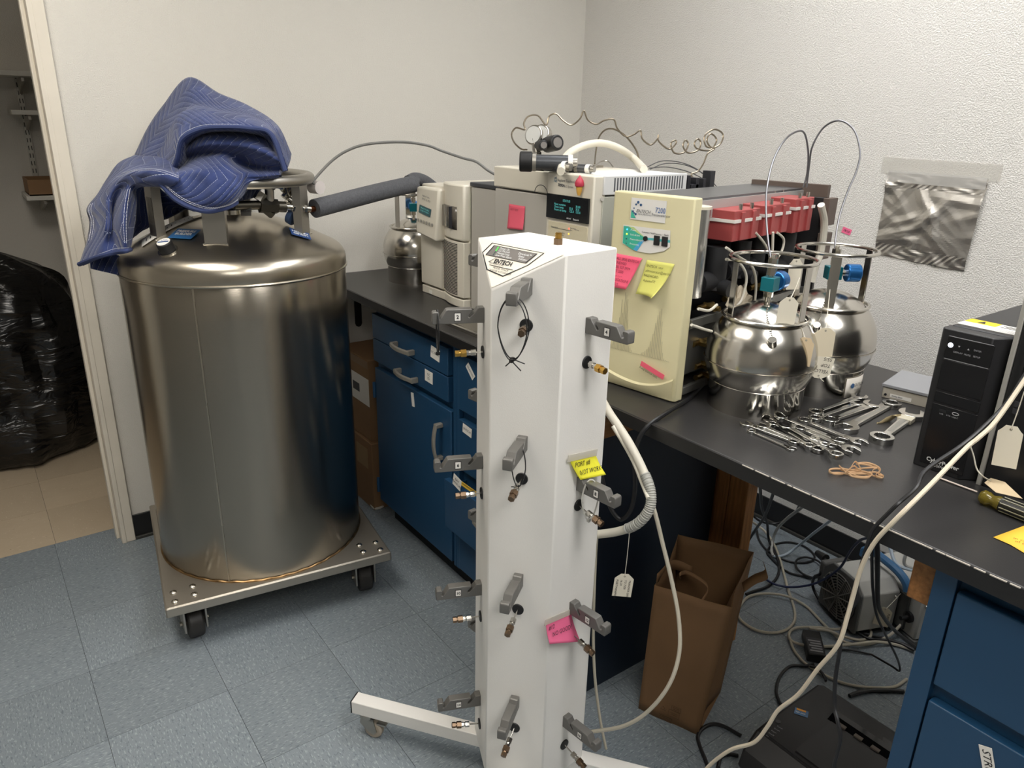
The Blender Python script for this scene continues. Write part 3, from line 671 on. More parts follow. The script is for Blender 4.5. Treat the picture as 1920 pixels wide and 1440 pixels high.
# ================================================================== MOVING BLANKET
def blanket_mat():
    m = bpy.data.materials.new('quilted_blue'); m.use_nodes = True; nt = m.node_tree; bs = nt.nodes['Principled BSDF']
    bs.inputs['Roughness'].default_value = 0.9; bs.inputs['Specular IOR Level'].default_value = 0.15; bs.inputs['Sheen Weight'].default_value = 0.25
    uv = nt.nodes.new('ShaderNodeUVMap'); uv.uv_map = 'UVMap'
    sp = nt.nodes.new('ShaderNodeSeparateXYZ'); nt.links.new(uv.outputs[0], sp.inputs[0])
    def math_(op, a, c2=None):
        n = nt.nodes.new('ShaderNodeMath'); n.operation = op
        for i, q in enumerate((a, c2)):
            if q is None: continue
            if isinstance(q, (int, float)): n.inputs[i].default_value = q
            else: nt.links.new(q, n.inputs[i])
        return n.outputs[0]
    zig = math_('PINGPONG', sp.outputs[1], 0.11)
    s = math_('ADD', sp.outputs[0], math_('MULTIPLY', zig, 0.5))
    w = math_('PINGPONG', s, 0.0125)                       # distance to the nearest seam
    line = math_('LESS_THAN', w, 0.00055)
    dash = math_('LESS_THAN', math_('PINGPONG', sp.outputs[1], 0.0035), 0.0026)
    st = math_('MULTIPLY', line, dash)
    n1 = nt.nodes.new('ShaderNodeTexNoise'); n1.inputs['Scale'].default_value = 14; n1.inputs['Detail'].default_value = 6
    tc = nt.nodes.new('ShaderNodeTexCoord'); nt.links.new(tc.outputs['Object'], n1.inputs['Vector'])
    r = nt.nodes.new('ShaderNodeValToRGB'); r.color_ramp.elements[0].color = (*srgb('2c3863'), 1); r.color_ramp.elements[1].color = (*srgb('3d4a7a'), 1)
    r.color_ramp.elements[0].position = 0.35; r.color_ramp.elements[1].position = 0.7; nt.links.new(n1.outputs['Fac'], r.inputs[0])
    mx = nt.nodes.new('ShaderNodeMixRGB'); nt.links.new(st, mx.inputs[0]); nt.links.new(r.outputs[0], mx.inputs[1]); mx.inputs[2].default_value = (*srgb('a4acc4'), 1)
    nt.links.new(mx.outputs[0], bs.inputs['Base Color'])
    puff = math_('POWER', math_('DIVIDE', w, 0.0125), 0.45)
    n2 = nt.nodes.new('ShaderNodeTexNoise'); n2.inputs['Scale'].default_value = 60; n2.inputs['Detail'].default_value = 4; nt.links.new(tc.outputs['Object'], n2.inputs['Vector'])
    hgt = math_('ADD', puff, math_('MULTIPLY', n2.outputs['Fac'], 0.7))
    bp = nt.nodes.new('ShaderNodeBump'); bp.inputs['Strength'].default_value = 0.75; bp.inputs['Distance'].default_value = 0.004
    nt.links.new(hgt, bp.inputs['Height']); nt.links.new(bp.outputs[0], bs.inputs['Normal'])
    return m
M_BLK = blanket_mat()
def CB(cx, cy, d): return PD(120 + cx / 3.4286, 120 + cy / 3.4286, d)
PATCH = {}
PATCH['hood'] = [
 [(455, 585, 2.33), (540, 410, 2.34), (640, 265, 2.34), (800, 88, 2.27), (1000, 190, 2.24), (1180, 265, 2.22), (1370, 390, 2.19), (1465, 580, 2.13)],
 [(480, 590, 2.26), (590, 470, 2.25), (685, 360, 2.22), (815, 165, 2.19), (1010, 250, 2.15), (1185, 300, 2.13), (1365, 410, 2.11), (1460, 610, 2.08)],
 [(530, 597, 2.20), (640, 520, 2.19), (700, 400, 2.15), (830, 262, 2.13), (1015, 300, 2.09), (1185, 325, 2.07), (1350, 425, 2.07), (1455, 630, 2.05)],
 [(600, 605, 2.15), (672, 520, 2.11), (722, 345, 2.06), (850, 292, 2.03), (1015, 318, 2.01), (1185, 350, 2.00), (1345, 435, 2.01), (1448, 650, 2.02)],
 [(650, 640, 2.08), (690, 560, 2.04), (735, 430, 2.00), (860, 365, 1.97), (1015, 362, 1.95), (1185, 380, 1.945), (1342, 450, 1.96), (1440, 670, 1.985)],
 [(705, 690, 2.03), (732, 610, 2.00), (762, 490, 1.97), (870, 425, 1.95), (1010, 408, 1.93), (1190, 415, 1.93), (1335, 458, 1.945), (1425, 690, 1.97)],
 [(735, 695, 2.03), (757, 620, 2.01), (782, 515, 1.99), (885, 446, 1.97), (1020, 430, 1.955), (1185, 438, 1.955), (1318, 482, 1.97), (1405, 690, 1.99)],
 [(775, 700, 2.08), (800, 640, 2.08), (820, 545, 2.07), (905, 470, 2.06), (1025, 452, 2.05), (1180, 465, 2.05), (1300, 515, 2.05), (1385, 700, 2.05)],
 [(820, 690, 2.15), (845, 650, 2.15), (860, 590, 2.15), (930, 530, 2.15), (1030, 510, 2.15), (1170, 525, 2.15), (1275, 570, 2.14), (1350, 690, 2.13)]]
PATCH['fold'] = [
 [(775, 500, 2.06), (890, 440, 2.03), (1030, 424, 2.01), (1180, 430, 2.01), (1320, 470, 2.02), (1410, 560, 2.03)],
 [(775, 540, 2.03), (890, 480, 1.99), (1040, 465, 1.975), (1180, 480, 1.975), (1310, 530, 1.985), (1405, 600, 2.00)],
 [(770, 575, 2.03), (880, 530, 1.985), (1040, 520, 1.965), (1190, 540, 1.955), (1300, 580, 1.955), (1400, 630, 1.965)],
 [(765, 605, 2.05), (870, 575, 2.03), (1020, 565, 2.005), (1140, 600, 2.02), (1230, 640, 2.02), (1395, 655, 1.985)],
 [(755, 630, 2.07), (880, 590, 2.03), (1030, 592, 2.00), (1120, 640, 2.03), (1225, 668, 2.05), (1392, 675, 2.00)],
 [(745, 672, 2.02), (880, 640, 1.97), (1030, 650, 1.955), (1140, 690, 1.99), (1230, 715, 2.00), (1385, 712, 1.98)],
 [(720, 700, 1.95), (870, 690, 1.93), (1025, 720, 1.93), (1140, 745, 1.965), (1200, 742, 2.00), (1370, 738, 2.00)],
 [(690, 730, 1.93), (850, 760, 1.925), (1000, 800, 1.915), (1115, 810, 1.945), (1175, 770, 1.985), (1250, 745, 2.02)],
 [(650, 760, 1.93), (810, 840, 1.93), (960, 890, 1.92), (1075, 880, 1.94), (1150, 830, 1.98), (1200, 780, 2.03)],
 [(600, 745, 1.94), (730, 880, 1.945), (900, 948, 1.945), (1040, 928, 1.955), (1120, 885, 2.0), (1180, 820, 2.05)]]
PATCH['tail'] = [
 [(455, 588, 2.24), (530, 592, 2.19), (620, 600, 2.12), (690, 625, 2.06), (745, 680, 2.02)],
 [(350, 640, 2.22), (440, 640, 2.12), (560, 650, 2.03), (660, 670, 1.99), (735, 702, 1.975)],
 [(270, 750, 2.20), (330, 735, 2.08), (460, 690, 1.965), (600, 690, 1.92), (740, 735, 1.91)],
 [(215, 840, 2.18), (285, 805, 2.05), (400, 735, 1.975), (540, 755, 1.94), (690, 790, 1.93)],
 [(148, 930, 2.16), (275, 900, 2.02), (330, 860, 2.04), (430, 790, 1.98), (480, 800, 2.03)],
 [(165, 1020, 2.14), (285, 1000, 2.00), (318, 960, 2.04), (400, 860, 1.965), (472, 900, 2.03)],
 [(150, 1130, 2.12), (275, 1085, 1.99), (310, 1040, 2.01), (385, 1010, 1.955), (460, 1030, 2.02)],
 [(118, 1230, 2.10), (235, 1180, 2.00), (320, 1130, 2.00), (390, 1130, 1.96), (440, 1150, 2.01)],
 [(100, 1290, 2.09), (230, 1240, 2.00), (330, 1215, 1.99), (395, 1205, 1.965), (428, 1195, 2.00)]]
PATCH['under'] = [
 [(440, 740, 2.20), (560, 760, 2.24), (700, 880, 2.26), (830, 940, 2.2)],
 [(445, 930, 2.18), (510, 900, 2.25), (600, 930, 2.27), (720, 950, 2.24)],
 [(400, 1180, 2.10), (450, 1120, 2.16), (500, 1080, 2.20), (540, 1060, 2.24)]]
PATCH['hem'] = [
 [(165, 1225, 2.12), (240, 1220, 2.12), (310, 1225, 2.11), (365, 1235, 2.10)],
 [(170, 1290, 2.12), (240, 1285, 2.11), (310, 1290, 2.10), (360, 1290, 2.09)],
 [(172, 1318, 2.12), (240, 1335, 2.11), (310, 1350, 2.10), (358, 1362, 2.09)]]
PATCH['side'] = [
 [(1020, 880, 2.02), (1100, 830, 2.06), (1190, 775, 2.1), (1290, 770, 2.15)],
 [(1040, 905, 2.04), (1120, 888, 2.08), (1200, 870, 2.14), (1250, 850, 2.2)]]
bk = thing('moving_blanket', 'crumpled blue quilted moving blanket thrown over the tank top', 'blanket', (TC.x, TC.y, 1.38))
vs = []; fs = []; uvs = []
inv = WM[bk.name].inverted(); GR = {}
random.seed(2)
for pi, (nm, rows) in enumerate(PATCH.items()):
    g = spl2([[CB(*q) for q in r] for r in rows], 7, 9); GR[nm] = g
    o = len(vs); n, mm = len(g), len(g[0]); vacc = [0.0] * mm
    for i in range(n):
        ua = 0.0
        for j in range(mm):
            q = g[i][j]
            if i == 0: vacc[j] = 0.0
            else: vacc[j] += (g[i][j] - g[i - 1][j]).length
            va = vacc[j]
            if j: ua += 0.5 * (g[n // 2][j] - g[n // 2][j - 1]).length + 0.5 * (q - g[i][j - 1]).length
            w = 0.0022 * math.sin(q.x * 61 + q.z * 47 + pi) + 0.010 * (abs(noise.noise(q * 9 + V((pi, 0, 0)))) - 0.2) + 0.006 * (abs(noise.noise(q * 21)) - 0.2)
            vs.append(tuple(inv @ (q + (CAM_POS - q).normalized() * w))); uvs.append(((0.45 if nm == 'tail' else 1.0) * ua + 0.31 * pi, va + 0.17 * pi))
    fs += [(o + i * mm + j, o + (i + 1) * mm + j, o + (i + 1) * mm + j + 1, o + i * mm + j + 1) for i in range(n - 1) for j in range(mm - 1)]
me = bpy.data.meshes.new('quilted_cloth'); me.from_pydata(vs, [], fs)
ul = me.uv_layers.new(name='UVMap')
for lp in me.loops: ul.data[lp.index].uv = uvs[lp.vertex_index]
me.polygons.foreach_set('use_smooth', [True] * len(fs)); me.materials.append(M_BLK)
ob = bpy.data.objects.new('quilted_cloth', me); COL.objects.link(ob); ob.parent = bk
md = ob.modifiers.new('solid', 'SOLIDIFY'); md.thickness = 0.011; md.offset = -1
M_HEM = mat('hem_blue', '34406a', 0.85); M_STI = mat('stitch_white', 'c9ccd6', 0.8)
def hem(pts, off=0.012):
    pts = [q + (CAM_POS - q).normalized() * 0.004 for q in pts]
    MB().tube(pts, 0.0065, 8).build('hem_binding', M_HEM, bk, True)
def stitch(pts, m=M_STI, lift=0.007):
    b = MB(); pts = [q + (CAM_POS - q).normalized() * lift for q in pts]
    for i in range(0, len(pts) - 1): b.tube([pts[i], pts[i] * 0.2 + pts[i + 1] * 0.8], 0.0007, 4)
    b.build('stitching', m, bk, True)
hd = GR['hood']; k = 7 * 5
hem(hd[k]); stitch(hd[k - 2]); stitch(hd[k - 3])
fd = GR['fold']; hem(fd[-1][:36]); stitch(fd[-3][:36]); stitch(fd[-4][:36])
tl = GR['tail']; stitch([r[27] for r in tl[30:52]]); stitch([r[29] for r in tl[30:52]]); stitch(tl[-3]); stitch(tl[14][10:]); stitch(tl[12][10:]); hem(tl[-1])
stitch([r[1] for r in tl[26:44]]); stitch([r[2] for r in tl[26:44]])
# ================================================================== WHITE CANISTER TOWER
M_TW = mat('powder_white', 'e6e3dd', 0.42, 0, 0.45, var=0.02, vscale=8, bump=0.08, bscale=420)
M_TWC = mat('powder_cream', 'e9e2d2', 0.42)
M_BRK = mat('bracket_grey', '6c6a66', 0.42, 0.3)
M_BLACK = mat('black_plastic_matte', '161617', 0.5)
TW = V((0.515, -0.663, 0)); HS = 0.1365; AP = HS * math.cos(R(30)); ZT = 1.325; ZE = 1.252; ZB = 0.112
tower = thing('sampling_tower', 'white hexagonal sampling tower on a wheeled cross base with rows of grey hooks', 'tower', TW)
ang = {'F': 6.5, 'B': 66.5, 'A': 126.5, 'E': 186.5, 'D': 246.5, 'C': 306.5}
P2 = {k: V((HS * math.cos(R(a)), HS * math.sin(R(a)), 0)) for k, a in ang.items()}
def at(k, z): return P2[k] + V((0, 0, z))
b = MB()
order = ['F', 'B', 'A', 'E', 'D', 'C']; zt = {'F': ZE, 'E': ZE}
vs = [at(k, ZB) for k in order] + [at(k, zt.get(k, ZT)) for k in order]
fs = [(5, 4, 3, 2, 1, 0)] + [(i, (i + 1) % 6, 6 + (i + 1) % 6, 6 + i) for i in range(6)] + [(7, 8, 10, 11), (8, 9, 10), (6, 7, 11)]
b.add(vs, fs); b.build('column', M_TW, tower, bevel=0.003)
# sloped label panel on the cut corner
A_, D_, E_ = at('A', ZT), at('D', ZT), at('E', ZE)
n = (D_ - E_).cross(A_ - E_).normalized()
if n.dot(V((-1, 0, 0.2))) < 0: n = -n
xd = (D_ - A_).normalized(); mid = (A_ + D_) / 2; yd = (mid - E_).normalized()
Hh = (mid - E_).length; Wd = (D_ - A_).length
MB().add([A_ * 0.985 + E_ * 0.0 + D_ * 0.015 + n * 0.0012, E_ + yd * 0.004 + n * 0.0012, D_ * 0.985 + A_ * 0.015 + n * 0.0012], [(0, 1, 2)]).build('sloped_panel', M_TWC, tower)
def SP(u, v, lift=0.002): return mid + xd * u + yd * v + n * lift     # u across, v up from the top edge (negative = down)
def poly_ring(pts, w, lift, m, name, parent):
    c = sum(pts, V()) / len(pts); k = len(pts); b = MB()
    ins = [q + (c - q).normalized() * w * 1.25 for q in pts]
    b.add([q for q in pts] + ins, [(i, (i + 1) % k, k + (i + 1) % k, k + i) for i in range(k)]); return b.build(name, m, parent)
hexa = [SP(-0.066, -0.007), SP(-0.084, -0.036), SP(-0.046, -0.068), SP(0.005, -0.0755), SP(0.056, -0.046), SP(0.066, -0.007)]
hexa = [SP(-0.070, -0.006), SP(-0.079, -0.030), SP(-0.040, -0.064), SP(0.010, -0.070), SP(0.052, -0.036), SP(0.070, -0.006)]
lp = MB().add([q - n * 0.0005 for q in hexa], [tuple(range(6))]).build('label_plate', M_TWC, tower)
poly_ring(hexa, 0.0022, 0, M_INK, 'label_border', lp)
scr = [SP(-0.060, -0.0105), SP(-0.066, -0.034), SP(0.044, -0.034), SP(0.056, -0.0105)]
MB().add([q + n * 0.0003 for q in scr], [(0, 1, 2, 3)]).build('status_window', mat('window_grey', '6f6a66', 0.35), lp)
poly_ring([q + n * 0.0006 for q in scr], 0.0022, 0, M_INK, 'window_border', lp)
for i, s in enumerate(('Power On', 'GC/MS Link', 'Heating Lines', 'Low Press Alarm')):
    v = -0.0145 - 0.0052 * i
    text(s, 0.0062, SP(-0.040, v), xd, yd, M_WHT, lp, world=False, off=0.0008, shear=0.15)
    MB().box(-0.0012, 0.0012, -0.0022, 0.0022, 0, 0.0008, frame(SP(-0.046, v), xd, yd)).build('status_light', mat('led_green', '35c738', 0.4, emit='35c738', estr=0.8) if i < 2 else mat('led_off', '28433f', 0.4), lp)
for i, s in enumerate(('DirectLink\u2122', 'Status', 'Indicator')):
    text(s, 0.0064, SP(0.012 + 0.004 * i, -0.0175 - 0.0052 * i), xd, yd, M_WHT, lp, world=False, off=0.0008, shear=0.15)
text('ENTECH', 0.0125, SP(-0.034, -0.0425), xd, yd, M_INK, lp, world=False, bold=0.0004)
MB().add([SP(-0.047, -0.0475, 0.003), SP(-0.0445, -0.0475, 0.003), SP(-0.034, -0.0365, 0.003), SP(-0.0345, -0.0355, 0.003)], [(0, 1, 2, 3)]).build('logo_sail', M_INK, lp)
text('INSTRUMENTS, INC.', 0.0045, SP(-0.043, -0.0485), xd, yd, M_INK, lp, world=False)
MB().box(-0.032, 0.032, -0.0004, 0.0004, 0, 0.0006, frame(SP(-0.008, -0.0525), xd, yd)).build('label_rule', M_INK, lp)
text('MODEL 7016CA', 0.006, SP(-0.006, -0.0565), xd, yd, M_INK, lp, world=False, align='CENTER')
text('CANISTER AUTOSAMPLER', 0.0052, SP(-0.004, -0.0625), xd, yd, M_INK, lp, world=False, align='CENTER')
# brass fitting on the top
q = PZ(1047, 459, ZT) - TW
b = MB(); b.hexnut(q, q + V((0, 0, 0.011)), 0.009); f = b.build('top_fitting', M_BRASS, tower); b = MB(); b.cyl(q + V((0, 0, 0.011)), q + V((0, 0, 0.022)), 0.0062, 0.0055, n=12)
for i in range(3): b.cyl(q + V((0, 0, 0.013 + 0.003 * i)), q + V((0, 0, 0.0145 + 0.003 * i)), 0.0068, n=12)
b.build('barb', M_GOLD, f)
# hooks
L = 0.1
PROF = [(0, 0), (0, .30), (.11, .30), (.135, .285), (.15, .255), (.265, .135), (.285, .115), (.31, .12), (.315, .145), (.30, .165), (.225, .25), (.235, .27), (.255, .28), (.70, .28), (.73, .27), (.75, .245), (.835, .115), (.86, .095), (.89, .10), (.90, .125), (.885, .15), (.86, .19), (.87, .22), (.89, .235), (.965, .235), (.99, .22), (1.0, .19), (1.0, .02), (.98, 0)]
PROF = [(s * L, h * L - 0.015) for s, h in PROF]
hook_me = {}
def hook(face, z, num, drop):
    a = R(face); nn = V((math.cos(a), math.sin(a), 0)); tt = V((-math.sin(a), math.cos(a), 0))
    o = nn * AP + V((0, 0, z)); mt = frame(o, nn, V((0, 0, 1)))      # local x out, y up, z = -tangent
    h = MB().prism(PROF, -0.0095, 0.0095, 'z', mt).build('hook', M_BRK, tower, bevel=0.0015)
    if num:
        side = tt if face < 200 else -tt
        xdir = -nn if face < 200 else nn
        c = o + nn * 0.052 + V((0, 0, -0.0015)) + side * 0.0097
        d = decal('number_plate', c, xdir, V((0, 0, 1)), 0.0135, 0.0165, M_INK, h, world=False, t=0.0004)
        decal('number_face', c + side * 0.0005, xdir, V((0, 0, 1)), 0.0112, 0.0142, M_PAPER, d, world=False, t=0.0003)
        text(num, 0.0098 if len(num) < 2 else 0.0085, c + side * 0.0008 - V((0, 0, 0.0002)), xdir, V((0, 0, 1)), M_INK, d, world=False, align='CENTER', bold=0.0003)
    return h, o, nn, tt
def port(face, z, Lf, gold, droop, bend=0.0, u=0.0):
    a = R(face); nn = V((math.cos(a), math.sin(a), 0)); tt = V((-math.sin(a), math.cos(a), 0)); o = nn * AP + tt * u + V((0, 0, z))
    g = MB().cyl(o - nn * 0.002, o + nn * 0.003, 0.0125, n=24).build('grommet', M_BLACK, tower, bevel=0.001)
    d = (nn + V((0, 0, -droop)) + tt * bend).normalized()
    t0 = Lf - 0.040; s = o + d * max(t0, 0.004)
    b = MB(); b.tube([o, o + d * max(t0, 0.006)], 0.0016, 8); b.hexnut(s, s + d * 0.010, 0.0065); b.cyl(s + d * 0.010, s + d * 0.014, 0.0048, n=12); b.hexnut(s + d * 0.014, s + d * 0.019, 0.0058)
    f = b.build('port_fitting', M_SSM, tower)
    b = MB(); b.hexnut(s + d * 0.019, s + d * 0.030, 0.0082); b.cyl(s + d * 0.030, s + d * 0.033, 0.006, n=12); b.hexnut(s + d * 0.033, s + d * 0.041, 0.0068); b.build('brass_cap', M_GOLD if gold else M_BRASS, f)
for k in range(4):
    zf = (1.265, 0.962, 0.655, 0.342)[k]; zs = (1.190, 0.880, 0.573, 0.268)[k]
    hook(216.5, zf, '', 0); port(216.5, (1.193, .885, .582, .268)[k], (0.05, 0.062, 0.066, 0.066)[k], False, (0.05, .25, .3, .4)[k], (0.1, -.05, -.05, -.1)[k])
    hook(276.5, zs - (0.014 if k == 1 else 0), str(4 + 4 * k), 0); port(276.5, (1.117, .815, .505, .195)[k], (0.05, 0.066, 0.066, 0.066)[k], k == 0, (0.08, .25, .3, .35)[k], (-0.1, 0, 0.05, 0.05)[k])
    hook(156.5, zs, str(2 + 4 * k), 0); port(156.5, (1.114, .805, .497, .192)[k], (0.055, 0.055, 0.062, 0.066)[k], k == 0, (0.02, .02, .02, -0.12)[k])
    hook(96.5, zf, str(1 + 4 * k), 0); port(96.5, zf - 0.075, 0.05, False, 0.05)
# cross base
M_LEG = M_TW
for k, a in enumerate((126.5, 216.5, 306.5, 36.5)):
    ra = Matrix.Rotation(R(a), 4, 'Z')
    LL = 0.30 if k == 3 else 0.47
    lg = MB().box(0.0 if k == 0 else 0.02, LL, -0.019, 0.019, 0.074, 0.1118, ra).build('base_leg', M_LEG, tower, bevel=0.002)
    MB().box(LL, LL + 0.003, -0.0185, 0.0185, 0.0745, 0.1113, ra).build('end_cap', M_BLACK, lg)
    cs = Matrix.Translation(ra @ V((LL - 0.035, 0, 0))) @ Matrix.Rotation(R((-55, 60, 10, -40)[k]), 4, 'Z')
    b = MB(); b.cyl(cs @ V((0, 0, 0.062)), cs @ V((0, 0, 0.0745)), 0.02, 0.021, n=18)
    for s in (-1, 1):
        b.prism([(-0.012, 0.066), (0.022, 0.066), (0.032, 0.026), (0.022, 0.016), (0.010, 0.02), (-0.016, 0.045)], s * 0.0125 - 0.0012, s * 0.0125 + 0.0012, 'z', cs @ Matrix(((1, 0, 0, 0), (0, 0, 1, 0), (0, 1, 0, 0), (0, 0, 0, 1))))
    b.box(-0.014, 0.022, -0.0137, 0.0137, 0.058, 0.066, cs)
    cf = b.build('caster', M_SSG, lg, fix=True)
    MB().cyl(cs @ V((0.018, -0.010, 0.0255)), cs @ V((0.018, 0.010, 0.0255)), 0.0255, n=28).build('wheel', mat('caster_tan', 'a89c8c', 0.5), cf, bevel=0.005)
    MB().box(0.03, 0.055, -0.008, 0.008, 0.045, 0.05, cs).build('brake_lever', M_SSG, cf)
# sticky notes taped to the tower
M_YEL = mat('note_yellow', 'ece53a', 0.7); M_PNK = mat('note_pink', 'f26f98', 0.7); M_TAPE = mat('clear_tape', 'd9d3c6', 0.25, alpha=0.55)
def fplane(x, y, face, off=0.0):
    a = R(face); nn = V((math.cos(a), math.sin(a), 0)); P0 = TW + nn * (AP + off); d = ray(x, y); return CAM_POS + d * (nn.dot(P0 - CAM_POS) / nn.dot(d))
def note(name, label, corners, m, s, size, face=None, curl=0.012, X=None, ink=None, rot=0, tape=True, ln=1.0, shear=0.1, tx=0.12, ty=0.2, sx=1.0, offs=0.001):
    """paper square hanging from its top edge: corners TL TR BR BL in photograph pixels"""
    if face is not None:
        pts = [fplane(x, y, face, offs) for x, y in corners]; a = R(face); nn = V((math.cos(a), math.sin(a), 0))
    else:
        pts = [PX(x, y, X - offs) for x, y in corners]; nn = V((-1, 0, 0))
    TL, TR, BR, BL = pts; rows = []
    N = 10
    for i in range(N + 1):
        t = i / N; rows.append([(TL * (1 - t) + BL * t) * (1 - u) + (TR * (1 - t) + BR * t) * u + nn * (curl * t ** 1.8 * (0.8 + 0.5 * u)) for u in [j / 6 for j in range(7)]])
    th = thing(name, label, 'sticky note', (TL + BR) / 2)
    sh = MB().grid(rows).build('note_sheet', m, th, True, solid=0.0004)
    if s:
        lines = s.split('\n'); xdv = (TR - TL); ydv = (TL - BL)
        for k, ln_ in enumerate(lines):
            t = ty + k * size[1]
            o = (TL * (1 - t) + BL * t) + xdv * tx + nn * (curl * t ** 1.8 * 1.15 + 0.0012)
            text(ln_, size[0], o, xdv, ydv - nn * curl * 2.0 * t ** 0.8, ink or M_INK, sh, off=0.0007, shear=shear, sx=sx, name='handwriting')
    if tape:
        o = (TL + TR) / 2 + nn * 0.001 + (TL - BL).normalized() * 0.003; decal('tape', o, TR - TL, TL - BL, (TR - TL).length * 1.12, 0.014, M_TAPE, th)
    return th
note('sticky_note', 'yellow sticky note reading port 8 not work, on the white tower', [(1068, 862), (1117, 851), (1124, 885), (1081, 897)], M_YEL, 'PORT #8\nNOT WORK?', (0.0135, 0.36), 276.5, 0.014, ty=0.32, tx=0.08, sx=0.85, offs=0.004)
note('sticky_note', 'pink sticky note reading 12 no good, on the white tower', [(1024, 1169), (1071, 1149), (1079, 1197), (1025, 1204)], M_PNK, '#12\n  NO GOOD?', (0.0132, 0.33), 276.5, 0.012, ty=0.30, tx=0.06, sx=0.85)
# cable ties hung on the hooks
def loop(name, label, c, xd, yd, rx, ry, m, r=0.0014, tails=()):
    c = V(c); xd = V(xd).normalized(); yd = V(yd).normalized(); th = thing(name, label, 'cable tie', c)
    MB().tube([c + xd * rx * math.cos(t) * (1 - 0.25 * max(0, -math.sin(t))) + yd * ry * math.sin(t) for t in [2 * math.pi * i / 40 for i in range(40)]], r, 6, True).build('tie_loop', m, th, True)
    q = c - yd * ry; MB().box(-0.003, 0.003, -0.003, 0.003, -0.003, 0.003, Matrix.Translation(q)).build('tie_head', m, th, True)
    for (dx, dy) in tails: MB().tube([q, q + xd * dx + yd * dy], r, 6).build('tie_tail', m, th, True)
    return th
n1 = V((math.cos(R(216.5)), math.sin(R(216.5)), 0)); t1 = V((math.sin(R(216.5)), -math.cos(R(216.5)), 0)); t1 = t1 if t1.dot(_r) > 0 else -t1
hk = TW + n1 * (AP + 0.088)
loop('cable_tie', 'black cable tie looped on the top front hook of the tower', hk + V((0, 0, 1.206)), t1 * 0.8 + n1 * 0.25, V((0, 0, 1)) , 0.030, 0.054, M_BLACK, 0.0011, ((-0.012, -0.012), (0.02, -0.014)))
loop('cable_tie', 'second black cable tie of the pair on the top front hook', hk + V((0, 0, 1.208)) - n1 * 0.007, t1 * 0.86, V((0, 0, 1)), 0.028, 0.055, M_BLACK, 0.0011, ((0.022, -0.006),))
loop('cable_tie', 'black cable tie hanging from the front hook of the second row', TW + n1 * (AP + 0.028) + V((0, 0, 0.925)), t1 * 0.9 + n1 * 0.4, V((0, 0, 1)), 0.018, 0.044, M_BLACK, 0.0012, ((-0.016, -0.006),))
n2 = V((math.cos(R(156.5)), math.sin(R(156.5)), 0)); t2 = V((-math.sin(R(156.5)), math.cos(R(156.5)), 0))
loop('cable_tie', 'black cable tie hanging from the hook numbered 2', TW + n2 * (AP + 0.089) + V((0, 0, 1.158)), t2, V((0, 0, 1)), 0.017, 0.043, M_BLACK, 0.0016)
n3 = V((math.cos(R(276.5)), math.sin(R(276.5)), 0)); t3 = V((-math.sin(R(276.5)), math.cos(R(276.5)), 0))
loop('cable_tie', 'translucent white cable tie hanging under the yellow note', TW + n3 * (AP + 0.03) + V((0, 0, 0.838)), t3 * 0.8 + n3 * 0.6, V((0, 0, 1)), 0.016, 0.045, mat('nylon_clear', 'd8d5cc', 0.35, trans=0.3), 0.0016)
# hoses behind the tower
M_HOSE = mat('hose_white', 'd6d0c0', 0.45); M_CAB = mat('cable_black', '18181a', 0.45); M_CABW = mat('cable_offwhite', 'bdb6a4', 0.5)
hb = thing('hose_bundle', 'white hose bundle hanging between the tower and the bench', 'hose', PX(1222, 930, 0.70))
pts = [V((0.617, -0.706, 1.03)), V((0.645, -0.685, 1.025)), V((0.68, -0.64, 1.005)), PX(1140, 770, 0.70), PX(1160, 800, 0.695), PX(1182, 835, 0.69), PX(1205, 880, 0.69), PX(1220, 920, 0.68), PX(1218, 955, 0.67), PX(1195, 983, 0.66), PX(1160, 997, 0.65), PX(1115, 1003, 0.63), PX(1080, 1003, 0.60)]
MB().tube(pts, 0.0095, 14, sub=8).build('white_hose', M_HOSE, hb, True)
sp = spline([V(q) for q in pts], 24); seg = sp[24 * 6 + 6:24 * 9 + 14]
MB().tube(seg, 0.0115, 14, rfun=lambda t: 0.0108 + 0.0009 * math.sin(t * 190)).build('corrugated_sleeve', mat('sleeve_grey', 'a8a79f', 0.5), hb, True)
MB().tube([PX(1150, 800, 0.685), PX(1172, 836, 0.685), PX(1190, 870, 0.685), PX(1204, 905, 0.68), PX(1216, 935, 0.665)], 0.0045, 10, sub=6).build('thin_hose', M_HOSE, hb, True)
cable('power_cable', 'black cord running from the beige instrument over the bench edge behind the tower', [PZ(1335, 700, H + 0.006), PZ(1318, 722, H + 0.006), PZ(1290, 750, H + 0.006), PZ(1250, 775, H + 0.009), PX(1215, 800, 0.735), PX(1196, 830, 0.715), PX(1190, 870, 0.705), PX(1191, 915, 0.705), PX(1184, 955, 0.70), PX(1166, 975, 0.69), PX(1148, 958, 0.68), PX(1136, 925, 0.675), PX(1128, 890, 0.67)], 0.005, M_CAB)
cable('white_cable', 'off-white cable looping down from the hose bundle in front of the paper bag', [PX(1212, 915, 0.69), PX(1228, 960, 0.69), PX(1243, 1020, 0.70), PX(1260, 1090, 0.71), PX(1273, 1160, 0.71), PX(1274, 1225, 0.70), PX(1255, 1285, 0.68), PX(1215, 1335, 0.66), PX(1170, 1362, 0.64), PX(1115, 1372, 0.62), PX(1085, 1376, 0.60)], 0.0045, M_CABW)
cable('white_cable', 'thin white cable hanging straight down beside the tower', [PX(1120, 1000, 0.65), PX(1117, 1050, 0.65), PX(1113, 1180, 0.65), PX(1116, 1270, 0.66), PX(1126, 1350, 0.68), PX(1137, 1405, 0.69)], 0.0035, M_CABW)
